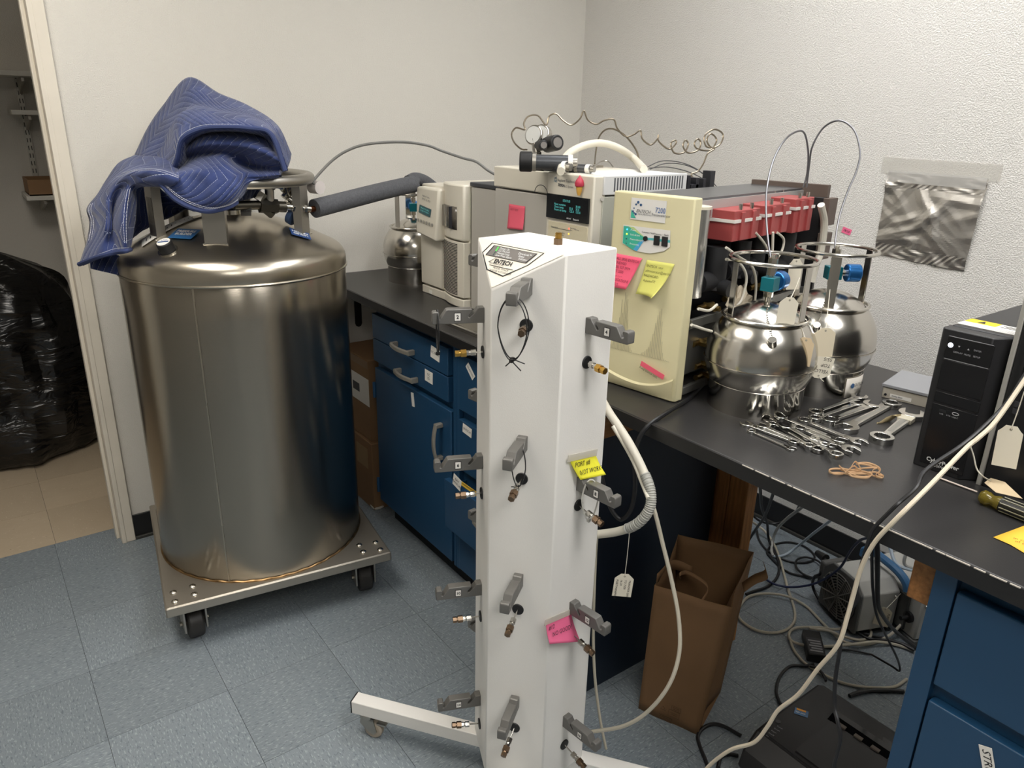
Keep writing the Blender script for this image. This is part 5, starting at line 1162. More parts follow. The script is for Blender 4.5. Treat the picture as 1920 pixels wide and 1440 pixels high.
for k, (x0, x1, ya, z0, z1) in enumerate(((0.155, 0.272, -0.012, 0.355, 0.424), (0.290, 0.415, -0.016, 0.357, 0.428), (0.432, 0.535, -0.022, 0.352, 0.436))):
    yb = ya + 0.085
    g = MB().box(x0, x1, ya, yb, z0, z1 - 0.026).build('red_block', M_RED, pc, bevel=0.002)
    MB().box(x0 - 0.003, x1 + 0.003, ya - 0.0035, yb, z1 - 0.027, z1 - 0.020).build('gasket', M_GASK, g)
    MB().box(x0, x1, ya, yb, z1 - 0.021, z1).build('block_lid', M_RED, g, bevel=0.002)
    for i in range(2):
        xx = x0 + (x1 - x0) * (0.28 + 0.44 * i); MB().box(xx - 0.007, xx + 0.007, ya - 0.005, ya + 0.002, z0 + 0.002, z1 - 0.004).build('clamp_rib', M_RED, g, bevel=0.001)
        MB().cyl((xx, ya + 0.006, z1), (xx, ya + 0.006, z1 + 0.013), 0.0042, n=10).build('thumb_bolt', M_SSM, g)
        MB().cyl((xx, yb - 0.01, z1), (xx, yb - 0.01, z1 + 0.013), 0.0042, n=10).build('thumb_bolt', M_SSM, g)
M_VLV = mat('valve_black', '1d1d1f', 0.55)
for (x, y, z, r, l) in ((0.17, 0.03, 0.24, 0.027, 0.10), (0.30, 0.04, 0.25, 0.024, 0.09), (0.40, 0.05, 0.25, 0.024, 0.10), (0.50, 0.02, 0.24, 0.024, 0.11)):
    v = MB().cyl((x, y, z), (x, y, z + l), r, n=20).build('valve_stack', M_VLV, pc); MB().cyl((x - 0.06, y + 0.005, z + 0.02), (x, y, z + 0.02), r * 0.85, n=18).build('valve_arm', M_VLV, v)
    MB().cyl((x, y - 0.045, z + 0.005), (x, y, z + 0.01), r * 0.7, n=18).build('valve_cap', M_VLV, v)
for i, (x, z) in enumerate(((0.13, 0.205), (0.24, 0.21), (0.36, 0.22), (0.48, 0.225), (0.12, 0.12), (0.14, 0.06), (0.15, 0.03), (0.45, 0.21))):
    b = MB(); b.hexnut((x, -0.005, z), (x, 0.025, z), 0.010); b.hexnut((x, -0.016, z), (x, -0.005, z), 0.007); b.cyl((x - 0.03, 0.02, z), (x + 0.03, 0.02, z), 0.007, n=10); b.build('brass_fitting', mat('dull_brass', '8d7648', 0.4, 1.0), pc)
MB().box(0.036, 0.60, -0.004, 0.006, 0.172, 0.192).build('mid_rail', M_SHT, pc, bevel=0.001); MB().box(0.036, 0.60, 0.0, 0.01, 0.012, 0.03).build('low_rail', M_SHT, pc, bevel=0.001)
MB().box(0.09, 0.58, 0.06, 0.14, 0.02, 0.15).build('pump_block', M_VLV, pc, bevel=0.004); MB().box(0.06, 0.20, 0.02, 0.05, 0.05, 0.16).build('side_plate', M_SHT, pc, bevel=0.001)
M_PTFE = mat('ptfe_white', 'c9c4b6', 0.4)
for k, pts in enumerate(([(1417, 437), (1432, 455), (1442, 475), (1446, 495)], [(1458, 437), (1470, 450), (1466, 472), (1452, 492)], [(1362, 465), (1385, 482), (1410, 500), (1418, 530), (1415, 575)], [(1362, 487), (1385, 492), (1400, 520), (1392, 560), (1378, 580)], [(1310, 580), (1330, 583), (1345, 572)], [(1297, 610), (1320, 618), (1335, 622)], [(1450, 436), (1449, 470), (1447, 500)])):
    MB().tube([LQ(x, y, -0.012 - 0.006 * k) for x, y in pts], 0.0032, 8, sub=6).build('ptfe_tube', M_PTFE, pc)
MB().tube([LQ(x, y, -0.06) for x, y in ((1540, 385), (1546, 420), (1540, 470), (1530, 500), (1522, 530))], 0.009, 10, sub=6).build('side_hose', M_PTFE, pc)
# crumpled paper tucked in the side
rows = []; random.seed(12)
cc = LQ(1385, 565, -0.012)
for i in range(9):
    row = []
    for j in range(17):
        t = 2 * math.pi * j / 16; r_ = 0.034 * (0.3 + 0.8 * math.sin(math.pi * (i + 0.6) / 9.2)) * (1 + 0.22 * math.sin(5 * t + i) + 0.12 * math.sin(9 * t - 2 * i))
        row.append(cc + V((r_ * 1.25 * math.cos(t), r_ * 0.4 * math.sin(t), -0.045 + i * 0.010 + 0.006 * math.sin(3 * t + i))))
    rows.append(row)
t = MB().grid(rows, smooth=False).build('crumpled_paper_bag', mat('crumple_tan', 'b7ab96', 0.8), pc)
# steel tubes that rise from the instrument to the canisters
M_TUB = mat('tube_steel', '77777a', 0.38, 0.9)
d1 = 1.72
cable('steel_tube', 'thin steel tube looping from the front canister to the instrument back', [PD(1448, 498, 1.64), PD(1441, 455, 1.66), PD(1437, 400, 1.68), PD(1439, 350, 1.7), PD(1452, 298, 1.74), PD(1475, 260, 1.78), PD(1500, 246, 1.83), PD(1511, 256, 1.87), PD(1516, 290, 1.9), PD(1514, 325, 1.92), PD(1507, 352, 1.93)], 0.0024, M_TUB, 'tubing', 8, 7)
cable('steel_tube', 'thin steel tube looping high from the rear canister to the instrument back', [PD(1566, 482, 1.76), PD(1567, 450, 1.77), PD(1575, 405, 1.78), PD(1590, 360, 1.79), PD(1607, 320, 1.80), PD(1613, 285, 1.81), PD(1602, 245, 1.83), PD(1575, 227, 1.85), PD(1545, 240, 1.88), PD(1524, 275, 1.9), PD(1518, 310, 1.92), PD(1513, 352, 1.93)], 0.0024, M_TUB, 'tubing', 8, 7)
# ---- spherical canisters
M_SPH = steel_mat('polished_sphere', 'cbc7bf', 0.19, (20, 20, 20), 0.02, 30, 0.06)
M_SPR = steel_mat('polished_ring', 'c6c2ba', 0.10, (2, 2, 40), 0.04, 20, 0.06)
M_TEALM = mat('anodised_teal', '1f7f8d', 0.3, 0.7); M_BLUM = mat('anodised_blue', '2f6fb0', 0.25, 0.7)
def canister(name, label, base, rz, va=0.0, grp=None, valve=True):
    t = thing(name, label, 'canister', base, rz, grp); r = 0.121; zc = 0.121
    MB().lathe([(0.103, 0.0), (0.1045, 0.0), (0.1045, 0.060), (0.1055, 0.062), (0.1035, 0.062), (0.1025, 0.002)], (0, 0, 0), 72).build('base_ring', M_SPR, t)
    MB().tube([(0.1045 * math.cos(a), 0.1045 * math.sin(a), 0.0615) for a in [2 * math.pi * i / 72 for i in range(72)]], 0.0017, 8, True).build('ring_lip', M_SSM, t)
    MB().box(-0.105, -0.1035, -0.001, 0.001, 0.001, 0.061, Matrix.Rotation(R(140), 4, 'Z')).build('base_seam', M_SSG, t)
    pr = [(r * math.cos(a), zc + r * 0.99 * math.sin(a)) for a in [R(-88 + 176 * i / 48) for i in range(49)]]
    MB().lathe(pr, (0, 0, 0), 80).build('sphere', M_SPH, t)
    MB().tube([((r + 0.0006) * math.cos(a), (r + 0.0006) * math.sin(a), zc - 0.012) for a in [2 * math.pi * i / 80 for i in range(80)]], 0.0012, 6, True).build('equator_seam', M_SPR, t)
    rr = 0.0905
    for z, nm in ((zc + 0.088, 'shoulder_ring'), (0.335, 'top_ring')):
        MB().tube([(rr * math.cos(a), rr * math.sin(a), z) for a in [2 * math.pi * i / 72 for i in range(72)]], 0.0042, 10, True).build(nm, M_SSM, t)
    for a in (0, 120, 240):
        MB().box(rr - 0.007, rr - 0.0045, -0.011, 0.011, zc + 0.086, 0.334, Matrix.Rotation(R(a), 4, 'Z')).build('guard_post', M_SSM, t, bevel=0.0005)
    if valve:
        b = MB(); b.cyl((0, 0, zc + r - 0.004), (0, 0, zc + r + 0.016), 0.006, n=14); b.hexnut((0, 0, zc + r + 0.01), (0, 0, zc + r + 0.024), 0.0095); b.hexnut((0, 0, 0.300), (0, 0, 0.316), 0.0095); b.hexnut((0, 0, 0.319), (0, 0, 0.337), 0.0105); b.cyl((0, 0, 0.28), (0, 0, 0.345), 0.0055, n=12)
        vr = Matrix.Rotation(va - rz, 4, 'Z'); v = b.build('valve_stem', M_SSM, t); MB().box(-0.017, 0.017, -0.0145, 0.0145, zc + r + 0.024, zc + r + 0.054, vr).build('valve_block', M_TEALM, v, bevel=0.001)
        MB().cyl(vr @ V((0.017, 0, zc + r + 0.039)), vr @ V((0.03, 0, zc + r + 0.039)), 0.008, n=14).build('valve_neck', M_SSM, v)
        MB().cyl(vr @ V((0.03, 0, zc + r + 0.039)), vr @ V((0.062, 0, zc + r + 0.039)), 0.021, n=32).build('valve_knob', M_BLUM, v, bevel=0.003)
    return t
def chain(t, pts, m):
    pts = spline([V(q) for q in pts], 14)
    b = MB(); acc = 0
    for i in range(1, len(pts)):
        if i % 2 == 0: b.sphere(pts[i], 0.0019, 8, 5)
    stuff(b.build('bead_chain', m, t, True)); q = pts[-1]
    pl = MB().cyl(q + V((-0.004, -0.002, 0.004)), q + V((0.008, 0.004, -0.012)), 0.0088, n=18).build('chain_plug', M_SSM, t, True, bevel=0.001)
s1 = PZ(1409, 757, H) + V((0, -0.005, 0)); s2 = PZ(1527, 721, H); s3 = PZ(779, 525, H)
c1_ = canister('sphere_canister', 'front polished steel sphere canister beside the wrenches', s1, R(34), R(12))
c2_ = canister('sphere_canister', 'rear polished steel sphere canister with a logo sticker on its base', s2, R(-28), R(-38))
c3_ = canister('sphere_canister', 'polished steel sphere canister standing alone by the far wall', s3, R(75), R(60))
def on_sphere(base, x, y, lift=0.004):
    c = base + V((0, 0, 0.121)); d = ray(x, y).normalized(); oc_ = CAM_POS - c; bq = oc_.dot(d); disc = bq * bq - (oc_.dot(oc_) - (0.121 + lift) ** 2)
    return CAM_POS + d * (-bq - math.sqrt(max(0, disc)))
chain(c1_, [s1 + V((-0.008, -0.006, 0.268)), on_sphere(s1, 1439, 592), on_sphere(s1, 1445, 615), on_sphere(s1, 1449, 640, 0.012)], M_SSM)
chain(c2_, [s2 + V((-0.008, -0.006, 0.268)), on_sphere(s2, 1546, 568), on_sphere(s2, 1539, 592), on_sphere(s2, 1532, 612, 0.012)], M_SSM)
# sticker on the rear canister base
o_ = PZ(1594, 742, H); dv = V((o_.x - s2.x, o_.y - s2.y, 0)).normalized(); rows = []
for k in range(9):
    a = math.atan2(dv.y, dv.x) + R(-20 + 40 * k / 8); rows.append([s2 + V((0.1062 * math.cos(a), 0.1062 * math.sin(a), z)) for z in (0.002, 0.05)])
stk = MB().grid(rows).build('logo_sticker', mat('sticker_offwhite', 'd8d2c8', 0.5), c2_, True, solid=0.0005)
oo = s2 + dv * 0.1072 + V((0, 0, 0.032)); tx_ = V((-dv.y, dv.x, 0)); tx_ = tx_ if tx_.dot(_r) > 0 else -tx_
text('ENTECH', 0.011, oo - tx_ * 0.014, tx_, ZD, M_INK, stk, off=0.002, shear=0.3, sx=0.85); text('Preconcentrators', 0.0045, oo - tx_ * 0.012 - ZD * 0.012, tx_, ZD, M_INK, stk, off=0.002)
MB().cyl(oo - tx_ * 0.021, oo - tx_ * 0.021 + dv * 0.0022, 0.006, n=16).build('logo_dot', mat('logo_navy', '35577f', 0.4), stk, True)
# tags tied to the canisters
hang_tag('shipping_tag', 'blank white tag tied to the front canister top ring', 1476, 588, 1.55, 0.042, 0.068, -3, [], PD(1500, 522, 1.60), face=(0.85, -0.5, 0))
hang_tag('shipping_tag', 'tan tag with small handwriting tied low on the front canister', 1508, 660, 1.56, 0.034, 0.062, -2, [], PD(1499, 604, 1.57), face=(0.45, -0.85, 0), m=mat('tag_tan', 'cbb796', 0.7), size=0.006)
hang_tag('shipping_tag', 'cream tag hanging in front of the rear canister', 1545, 643, 1.62, 0.046, 0.066, 1, [], PD(1561, 500, 1.72), m=mat('tag_cream', 'd6cbb2', 0.7), face=(0.8, -0.6, 0))
hang_tag('shipping_tag', 'white tag with upside-down handwriting below the cream tag', 1540, 690, 1.63, 0.048, 0.05, 172, ['YELLOW', 'TOP', '55/5'], PD(1545, 716, 1.63), 0.011, face=(0.8, -0.6, 0))
hang_tag('shipping_tag', 'white tag behind the front canister ring', 1490, 515, 1.78, 0.035, 0.075, 0, [], PD(1490, 487, 1.78), face=(0.9, -0.4, 0))
# ================================================================== SMALL THINGS ON THE BENCH
M_CHR = mat('chrome', 'd2d1cd', 0.14, 1.0)
def wrench(label, pa, pb, k, z, flip=False, tape=False):
    """combination wrench: open jaw at photo point pa, ring end at pb, head size k"""
    A = PZ(pa[0], pa[1], H + z); B = PZ(pb[0], pb[1], H + z); d = A - B; L = d.length; a = math.atan2(d.y, d.x)
    t = thing('combination_wrench', label, 'wrench', (B.x, B.y, H + z), a, 'wrenches laid out on the bench')
    th = 0.0042 * k + 0.0018; ro, rb, w = 0.0142 * k, 0.0118 * k, 0.0058 * k
    n = 24
    out = [(rb * math.cos(2 * math.pi * i / n), rb * math.sin(2 * math.pi * i / n)) for i in range(n)]
    inn = [((0.62 + 0.06 * (i % 2)) * rb * math.cos(2 * math.pi * i / n), (0.62 + 0.06 * (i % 2)) * rb * math.sin(2 * math.pi * i / n)) for i in range(n)]
    hb = th * 1.35; b = MB(); vs = [(x, y, 0) for x, y in out] + [(x, y, hb) for x, y in out] + [(x, y, hb) for x, y in inn] + [(x, y, 0) for x, y in inn]; fs = []
    for i in range(n):
        j = (i + 1) % n; fs += [(i, j, n + j, n + i), (n + i, n + j, 2 * n + j, 2 * n + i), (2 * n + i, 2 * n + j, 3 * n + j, 3 * n + i), (3 * n + i, 3 * n + j, j, i)]
    b.add(vs, fs, False); b.build('ring_end', M_CHR, t, bevel=0.0006)
    z0 = th * 0.15
    sh = MB().prism([(rb * 0.85, -w * 0.8), (rb * 1.5, -w * 0.62), (L - ro * 1.6, -w), (L - ro * 0.7, -w * 1.6), (L - ro * 0.7, w * 1.6), (L - ro * 1.6, w), (rb * 1.5, w * 0.62), (rb * 0.85, w * 0.8)], z0, th).build('shank', M_CHR, t, bevel=0.0008)
    MB().prism([(rb * 2, -w * 0.35), (L - ro * 2.2, -w * 0.5), (L - ro * 2.2, w * 0.5), (rb * 2, w * 0.35)], th - 0.0002, th + 0.0004).build('shank_panel', mat('chrome_satin', 'b9b8b3', 0.35, 1.0), sh)
    hw = ro * 0.5; off = R(15)
    jaw = []
    for i in range(19):
        q = R(38 + (360 - 76) * i / 18); jaw.append((ro * math.cos(q) * 1.02, ro * math.sin(q)))
    jaw = [(ro * 1.02 * math.cos(R(38)), ro * math.sin(R(38)))] + jaw[1:-1] + [(ro * 1.02 * math.cos(R(-38)), ro * math.sin(R(-38)))] + [(ro * 0.95, -hw), (-ro * 0.15, -hw), (-ro * 0.32, -hw * 0.5), (-ro * 0.32, hw * 0.5), (-ro * 0.15, hw), (ro * 0.95, hw)]
    cj = V((L - ro * 0.35, 0)); c, s = math.cos(off), math.sin(off)
    jaw = [(cj.x + x * c - y * s, cj.y + x * s + y * c) for x, y in jaw]
    if flip: jaw = [(x, -y) for x, y in jaw]
    MB().prism(jaw, 0, th * 1.15).build('open_jaw', M_CHR, t, bevel=0.0007)
    if tape:
        MB().box(L - ro * 2.3, L - ro * 1.3, -w * 1.25, w * 1.25, z0 - 0.0003, th + 0.0008).build('tape_wrap', mat('masking_tape', 'c9c2ae', 0.7), t)
        rows = [[V((L - ro * 1.9 - 0.012 * i + 0.004 * j, w + 0.006 * i, th * 0.6 + 0.010 * math.sin(i * 0.8 + j))) for j in range(3)] for i in range(6)]
        MB().grid(rows).build('tape_flap', mat('masking_tape_tan', 'b8a67e', 0.7), t, solid=0.0004)
    return t
def cw(x, y): return (1340 + x / 4.364, 680 + y / 4.364)
WR = [('slim wrench at the outer edge of the left pile, by the bench edge', (640, 725), (300, 578), 0.72, 0.0, 0), ('second wrench from the bench edge, its jaw towards the canister', (245, 515), (650, 668), 1.0, 0.0, 1),
      ('third wrench from the bench edge in the left pile', (385, 530), (775, 702), 1.0, 0.004, 0), ('wrench buried low in the left pile with its jaw to the canister', (440, 488), (845, 730), 1.0, 0.001, 0), ('wrench lying across the top of the left pile, ring towards the rubber bands', (575, 530), (992, 775), 1.15, 0.009, 1),
      ('wrench in the left pile with its ring end beside the canister base', (960, 702), (478, 520), 0.85, 0.0065, 0), ('long wrench in the left pile with its jaw nearest the rubber bands', (1135, 745), (700, 560), 1.3, 0.001, 1), ('wrench touching the canister base at the back of the left pile', (1035, 660), (545, 468), 1.1, 0.0055, 0), ('wrench at the inner edge of the left pile, apart from the others', (1200, 680), (735, 495), 1.25, 0.0, 1),
      ('short wrench crossing the middle of the left pile', (800, 630), (900, 690), 0.8, 0.011, 0),
      ('rearmost wrench of the pair beside the rear canister', (1195, 295), (828, 430), 1.35, 0.002, 0), ('wrench second from the rear canister in the right group', (1180, 350), (820, 478), 1.25, 0.0, 1), ('wide-jawed wrench in the middle of the right group', (1312, 362), (940, 497), 1.6, 0.0, 0), ('big wrench with its ring towards the small grey box', (1062, 562), (1447, 365), 1.75, 0.0, 1), ('biggest wrench, wrapped with masking tape, beside the black power supply', (1625, 440), (1362, 650), 2.0, 0.0, 0)]
for l, a, c2, k, z, f in WR: wrench(l, cw(*a), cw(*c2), k, z, bool(f), 'masking' in l)
# rubber bands
M_RB = mat('rubber_tan', 'd0ab84', 0.55)
random.seed(21); RBL = ['longest tan rubber band at the bottom of the tangle', 'tan rubber band looped to the left of the tangle', 'tan rubber band twisted across the middle of the tangle', 'tan rubber band standing up from the tangle', 'tan rubber band on the right side of the tangle']
RBP = [[(940, 880), (1010, 870), (1080, 895), (1200, 905), (1320, 900), (1385, 935), (1350, 945), (1250, 915), (1120, 915), (1010, 905), (950, 905)],
       [(940, 885), (990, 872), (1060, 880), (1120, 910), (1180, 935), (1260, 935), (1290, 915), (1200, 890), (1110, 895), (1040, 915), (970, 910)],
       [(1020, 845), (1060, 885), (1120, 930), (1200, 945), (1270, 940), (1300, 880), (1330, 865), (1290, 862), (1200, 870), (1120, 880), (1050, 870)],
       [(1150, 815), (1180, 840), (1200, 885), (1170, 870), (1140, 850), (1090, 885), (1070, 900), (1110, 870)],
       [(1160, 830), (1240, 822), (1320, 845), (1360, 880), (1340, 920), (1385, 930), (1370, 945), (1320, 925), (1350, 885), (1310, 855), (1220, 835)]]
for l, pts in zip(RBL, RBP):
    zz = {0: 0.003, 1: 0.005, 2: 0.009, 3: 0.014, 4: 0.007}[RBL.index(l)]
    o = MB().tube([PZ(*cw(x, y), H + zz + 0.003 * math.sin(i * 1.3) * (zz > 0.004)) for i, (x, y) in enumerate(pts)], 0.0019, 6, True, 6, flat=(0, 0, 1)).build('rubber_band', M_RB); tag(o, l, 'rubber band', 'tangle of rubber bands')
# battery backup unit
ups = thing('battery_backup', 'black upright battery backup unit with a lit power button on the bench', 'battery backup', (1.02, -1.235, H))
MB().box(0.028, 0.38, -0.052, 0.052, 0.004, 0.272).build('case', mat('ups_black', '1c1c1e', 0.42), ups, bevel=0.004)
MB().prism([(0.0, 0.052), (0.0, -0.03), (0.03, -0.056), (0.034, -0.056), (0.034, 0.056), (0.008, 0.056)], 0.0, 0.27).build('bezel', mat('ups_bezel', '202022', 0.38), ups, bevel=0.004)
for (z0, z1, y0, y1, nm) in ((0.158, 0.215, -0.036, 0.041, 'gloss_panel'), (0.218, 0.258, -0.036, 0.041, 'control_strip'), (0.134, 0.154, -0.036, 0.041, 'port_strip'), (0.01, 0.13, -0.036, 0.041, 'lower_panel')):
    MB().box(-0.0018, 0.001, y0, y1, z0, z1).build(nm, mat('ups_gloss', '141416', 0.22), ups, bevel=0.0008)
UX = 1.02 - 0.0022
def up(x, y): return PX(1690 + x / 3.6, 560 + y / 3.6, UX)
M_PGREY = mat('print_lightgrey', '9a9a9c', 0.6)
q = up(335, 316); pr_ = MB().cyl(q, q + V((-0.0006, 0, 0)), 0.0044, n=20).build('power_button', mat('led_white', 'f4f8ff', 0.4, emit='eaf2ff', estr=1.6), ups, True)
MB().tube([q + V((-0.0009, 0.0028 * math.cos(a), 0.0028 * math.sin(a))) for a in [R(120 + 300 * i / 16) for i in range(17)]], 0.0005, 5).build('power_icon', M_INK, ups, True)
for s, x, y in (('DISPLAY', 385, 368), ('MUTE', 448, 384), ('SETUP', 511, 398), ('\u25bc', 393, 328), ('\u25b2', 456, 346), ('ENTER', 518, 357)): text(s, 0.0042, up(x, y), YD, ZD, M_PGREY, ups, align='CENTER')
for s, x, y in (('USB', 272, 780), ('3.1A', 320, 792), ('USB-C', 364, 806)): text(s, 0.004, up(x, y), YD, ZD, M_PGREY, ups, align='CENTER')
decal('usb_slot', up(280, 760), YD, ZD, 0.012, 0.005, M_DARK, ups); MB().tube([up(368, 782) + V((-0.0004, 0.0055 * math.cos(a), 0.0026 * math.sin(a))) for a in [2 * math.pi * i / 20 for i in range(20)]], 0.0006, 5, True).build('usb_c_port', M_PGREY, ups, True)
text('CyberPower', 0.0112, up(172, 1078), YD, ZD, mat('print_silver', 'c4c4c2', 0.4), ups, bold=0.0003); text('1500VA', 0.0082, up(206, 1120), YD, ZD, mat('print_silver', 'c4c4c2', 0.4), ups)
for z in (0.2165, 0.2585): MB().box(-0.0021, -0.0017, -0.034, 0.039, z - 0.0004, z + 0.0004).build('trim_line', M_PGREY, ups)
lb = MB().box(0.045, 0.105, -0.05, 0.05, 0.2722, 0.2728).build('warning_label', M_PAPER, ups); MB().box(0.075, 0.105, -0.002, 0.05, 0.2728, 0.2731).build('yellow_field', mat('label_yellow', 'e2c41f', 0.5), lb)
MB().add([(0.08, 0.017, 0.2733), (0.08, 0.031, 0.2733), (0.1, 0.024, 0.2733)], [(0, 1, 2)]).build('warning_mark', M_INK, lb)
for i in range(5): MB().box(0.048 + 0.005 * i, 0.0495 + 0.005 * i, -0.046, 0.04 - 0.01 * (i % 2), 0.2728, 0.2730).build('print_line', M_PGREY, lb)
for i in range(3): MB().box(0.08 + 0.007 * i, 0.0835 + 0.007 * i, -0.046, -0.008 - 0.006 * (i % 2), 0.2728, 0.2730).build('print_line', M_INK, lb)
# computer tower
pcx = thing('computer_tower', 'black computer tower with a silver front edge beside the battery backup', 'computer', (1.03, -1.40, H))
MB().box(0.012, 0.44, -0.09, 0.10, 0.0, 0.345).build('case', mat('pc_black', '1b1b1d', 0.45), pcx, bevel=0.003)
MB().box(0.0, 0.012, 0.101, 0.109, 0.0, 0.345).build('edge_strip', mat('silver_edge', 'a5a39c', 0.4, 0.3), pcx, bevel=0.001)
fp = MB().box(0.002, 0.013, -0.088, 0.1, 0.0, 0.345).build('front_panel', mat('pc_front', '161618', 0.4), pcx, bevel=0.002)
for i in range(12): MB().box(-0.0012, 0.002, 0.083 - i * 0.012, 0.088 - i * 0.012, 0.185, 0.33).build('grille_rib', mat('pc_rib', '121214', 0.5), fp)
for z in (0.152, 0.165): MB().box(0.0005, 0.002, 0.072, 0.083, z - 0.005, z + 0.005).build('port_cover', mat('pc_port', '2c2c2f', 0.4), fp)
# small grey box
A = PZ(1653, 745, H); B2 = PZ(1731, 764, H); a = math.atan2((A - B2).y, (A - B2).x) - R(90)
sb = thing('small_electronics_box', 'small flat grey electronics box near the wall end of the bench', 'electronics box', (A.x, A.y, H), a)
MB().box(0.0, 0.14, -0.18, 0.0, 0.0, 0.026).build('lower_shell', mat('box_beige', 'b5aea0', 0.5), sb, bevel=0.001); MB().box(-0.003, 0.143, -0.183, 0.003, 0.0275, 0.0345).build('lid', mat('box_grey', '8f9093', 0.45), sb, bevel=0.001)
MB().box(-0.0006, 0.0, -0.065, -0.018, 0.005, 0.0135).build('serial_label', M_PAPER, sb); text('00906 8800', 0.005, V((-0.0008, -0.022, 0.009)), LXD, ZD, M_INK, sb, world=False); MB().cyl((0.0, -0.008, 0.009), (-0.002, -0.008, 0.009), 0.003, n=12).build('screw', M_DK, sb)
# screwdriver with a clear amber handle
p0, p1 = PZ(1838, 930, H + 0.013), PZ(1935, 968, H + 0.013); d = (p1 - p0).normalized()
sd = thing('screwdriver', 'screwdriver with a clear amber and black ribbed handle lying on the bench', 'screwdriver', (p0.x, p0.y, H))
MB().lathe([(0.0, 0.0), (0.009, 0.001), (0.0125, 0.006), (0.012, 0.014), (0.009, 0.02), (0.0115, 0.028), (0.0125, 0.034)], p0, 20, axis=d).build('amber_butt', mat('amber_plastic', '8a7a2c', 0.12, trans=0.6, ior=1.45), sd, True)
b = MB().lathe([(0.0125, 0.034), (0.0128, 0.06), (0.0125, 0.095), (0.009, 0.105), (0.004, 0.108)], p0, 24, axis=d); b.build('grip', mat('grip_black', '1d1c18', 0.35), sd, True)
for i in range(10):
    ax = d.orthogonal().normalized(); ax = Matrix.Rotation(2 * math.pi * i / 10, 3, d) @ ax; MB().tube([p0 + d * 0.036 + ax * 0.0128, p0 + d * 0.092 + ax * 0.0128], 0.0012, 5).build('grip_rib', mat('rib_clear', '77735a', 0.3), sd, True)
MB().cyl(p0 + d * 0.105, p0 + d * 0.2, 0.0035, n=10).build('blade', M_CHR, sd, True)
cable('white_probe', 'thin white rod lying on the bench in front of the battery backup', [PZ(1757, 894, H + 0.003), PZ(1768, 899, H + 0.003), PZ(1800, 911, H + 0.003), PZ(1833, 923, H + 0.003)], 0.0016, mat('rod_white', 'cdbfb4', 0.5), 'rod')
o = MB().grid([[PZ(1863, 1008, H + 0.0015), PZ(1925, 985, H + 0.004), PZ(1975, 965, H + 0.012)], [PZ(1895, 1022, H + 0.0015), PZ(1945, 1000, H + 0.0025), PZ(1990, 980, H + 0.008)], [PZ(1925, 1040, H + 0.0015), PZ(1970, 1020, H + 0.002), PZ(2010, 1000, H + 0.004)]]).build('yellow_note_paper', mat('paper_yellow', 'e8b83a', 0.7), None, solid=0.0004); tag(o, 'loose yellow note paper on the bench edge', 'paper')
text('in case\n of gas', 0.009, PZ(1900, 1012, H + 0.0022), V((0.3, -1, 0)), V((1, 0.3, 0)), mat('ink_brown', 'a8742a', 0.7), o, name='handwriting')
# steel tray at the front of the bench behind the tower
ty = thing('steel_tray', 'shallow stainless steel tray on the bench in front of the oven', 'tray', (0.86, 0.0, H))
b = MB(); x0, x1, y0, y1 = -0.068, 0.06, -0.23, 0.185
b.box(x0, x1, y0, y1, 0, 0.002); b.build('tray_floor', M_SSG, ty)
MB().tube([(x0, y0, 0.011), (x1, y0, 0.011), (x1, y1 - 0.03, 0.011), (x1 - 0.03, y1, 0.011), (x0 + 0.03, y1, 0.011), (x0, y1 - 0.03, 0.011)], 0.0055, 8, True).build('rolled_rim', M_SSM, ty)
b = MB(); b.box(x0 - 0.003, x0 + 0.001, y0, y1 - 0.03, 0, 0.012); b.build('tray_side', M_SSM, ty)
sp_ = thing('scoop', 'small steel scoop resting in the tray', 'scoop', (0.845, 0.02, H + 0.004))
MB().lathe([(0.0, 0.002), (0.014, 0.004), (0.02, 0.010), (0.021, 0.012)], (0, 0, 0), 20).build('bowl', M_CHR, sp_); MB().tube([(0.018, 0, 0.011), (0.05, -0.03, 0.014), (0.06, -0.1, 0.016)], 0.003, 8, sub=5).build('scoop_handle', M_CHR, sp_)
# cords that cross the bench edge on the right
pk = [PX(1945, 670, 1.0), PX(1920, 707, 0.98), PX(1890, 754, 0.95), PX(1845, 801, 0.91), PX(1801, 838, 0.87), PX(1737, 882, 0.80), PX(1718, 915, 0.765), PX(1690, 940, 0.745), PX(1677, 952, 0.736), PX(1641, 989, 0.728), PX(1632, 1007, 0.726), PX(1616, 1060, 0.728), PX(1607, 1100, 0.73), PX(1607, 1126, 0.73), PX(1591, 1151, 0.73), PX(1580, 1180, 0.73), PX(1574, 1227, 0.72), PX(1567, 1274, 0.715), PX(1565, 1324, 0.71), PX(1571, 1353, 0.70), PX(1576, 1386, 0.695), PX(1565, 1433, 0.69), PX(1558, 1470, 0.69)]
cable('power_cable', 'thick black power cable draped from the computer over the bench edge to the floor', pk, 0.0034, M_CAB)
pk = [PX(1945, 680, 0.985), PX(1920, 716, 0.97), PX(1868, 790, 0.92), PX(1835, 822, 0.89), PX(1812, 841, 0.87), PX(1750, 905, 0.79), PX(1705, 950, 0.742), PX(1677, 978, 0.726), PX(1641, 1017, 0.720), PX(1616, 1064, 0.718), PX(1601, 1115, 0.716), PX(1590, 1155, 0.712), PX(1572, 1209, 0.705), PX(1533, 1256, 0.70), PX(1497, 1303, 0.695), PX(1460, 1332, 0.69), PX(1439, 1364, 0.685), PX(1414, 1393, 0.68), PX(1370, 1407, 0.675), PX(1327, 1440, 0.67), PX(1300, 1480, 0.66)]
cable('white_cable', 'thick off-white cable draped from the computer over the bench edge across the printer', pk, 0.0038, mat('cord_cream', 'c8bda8', 0.5))
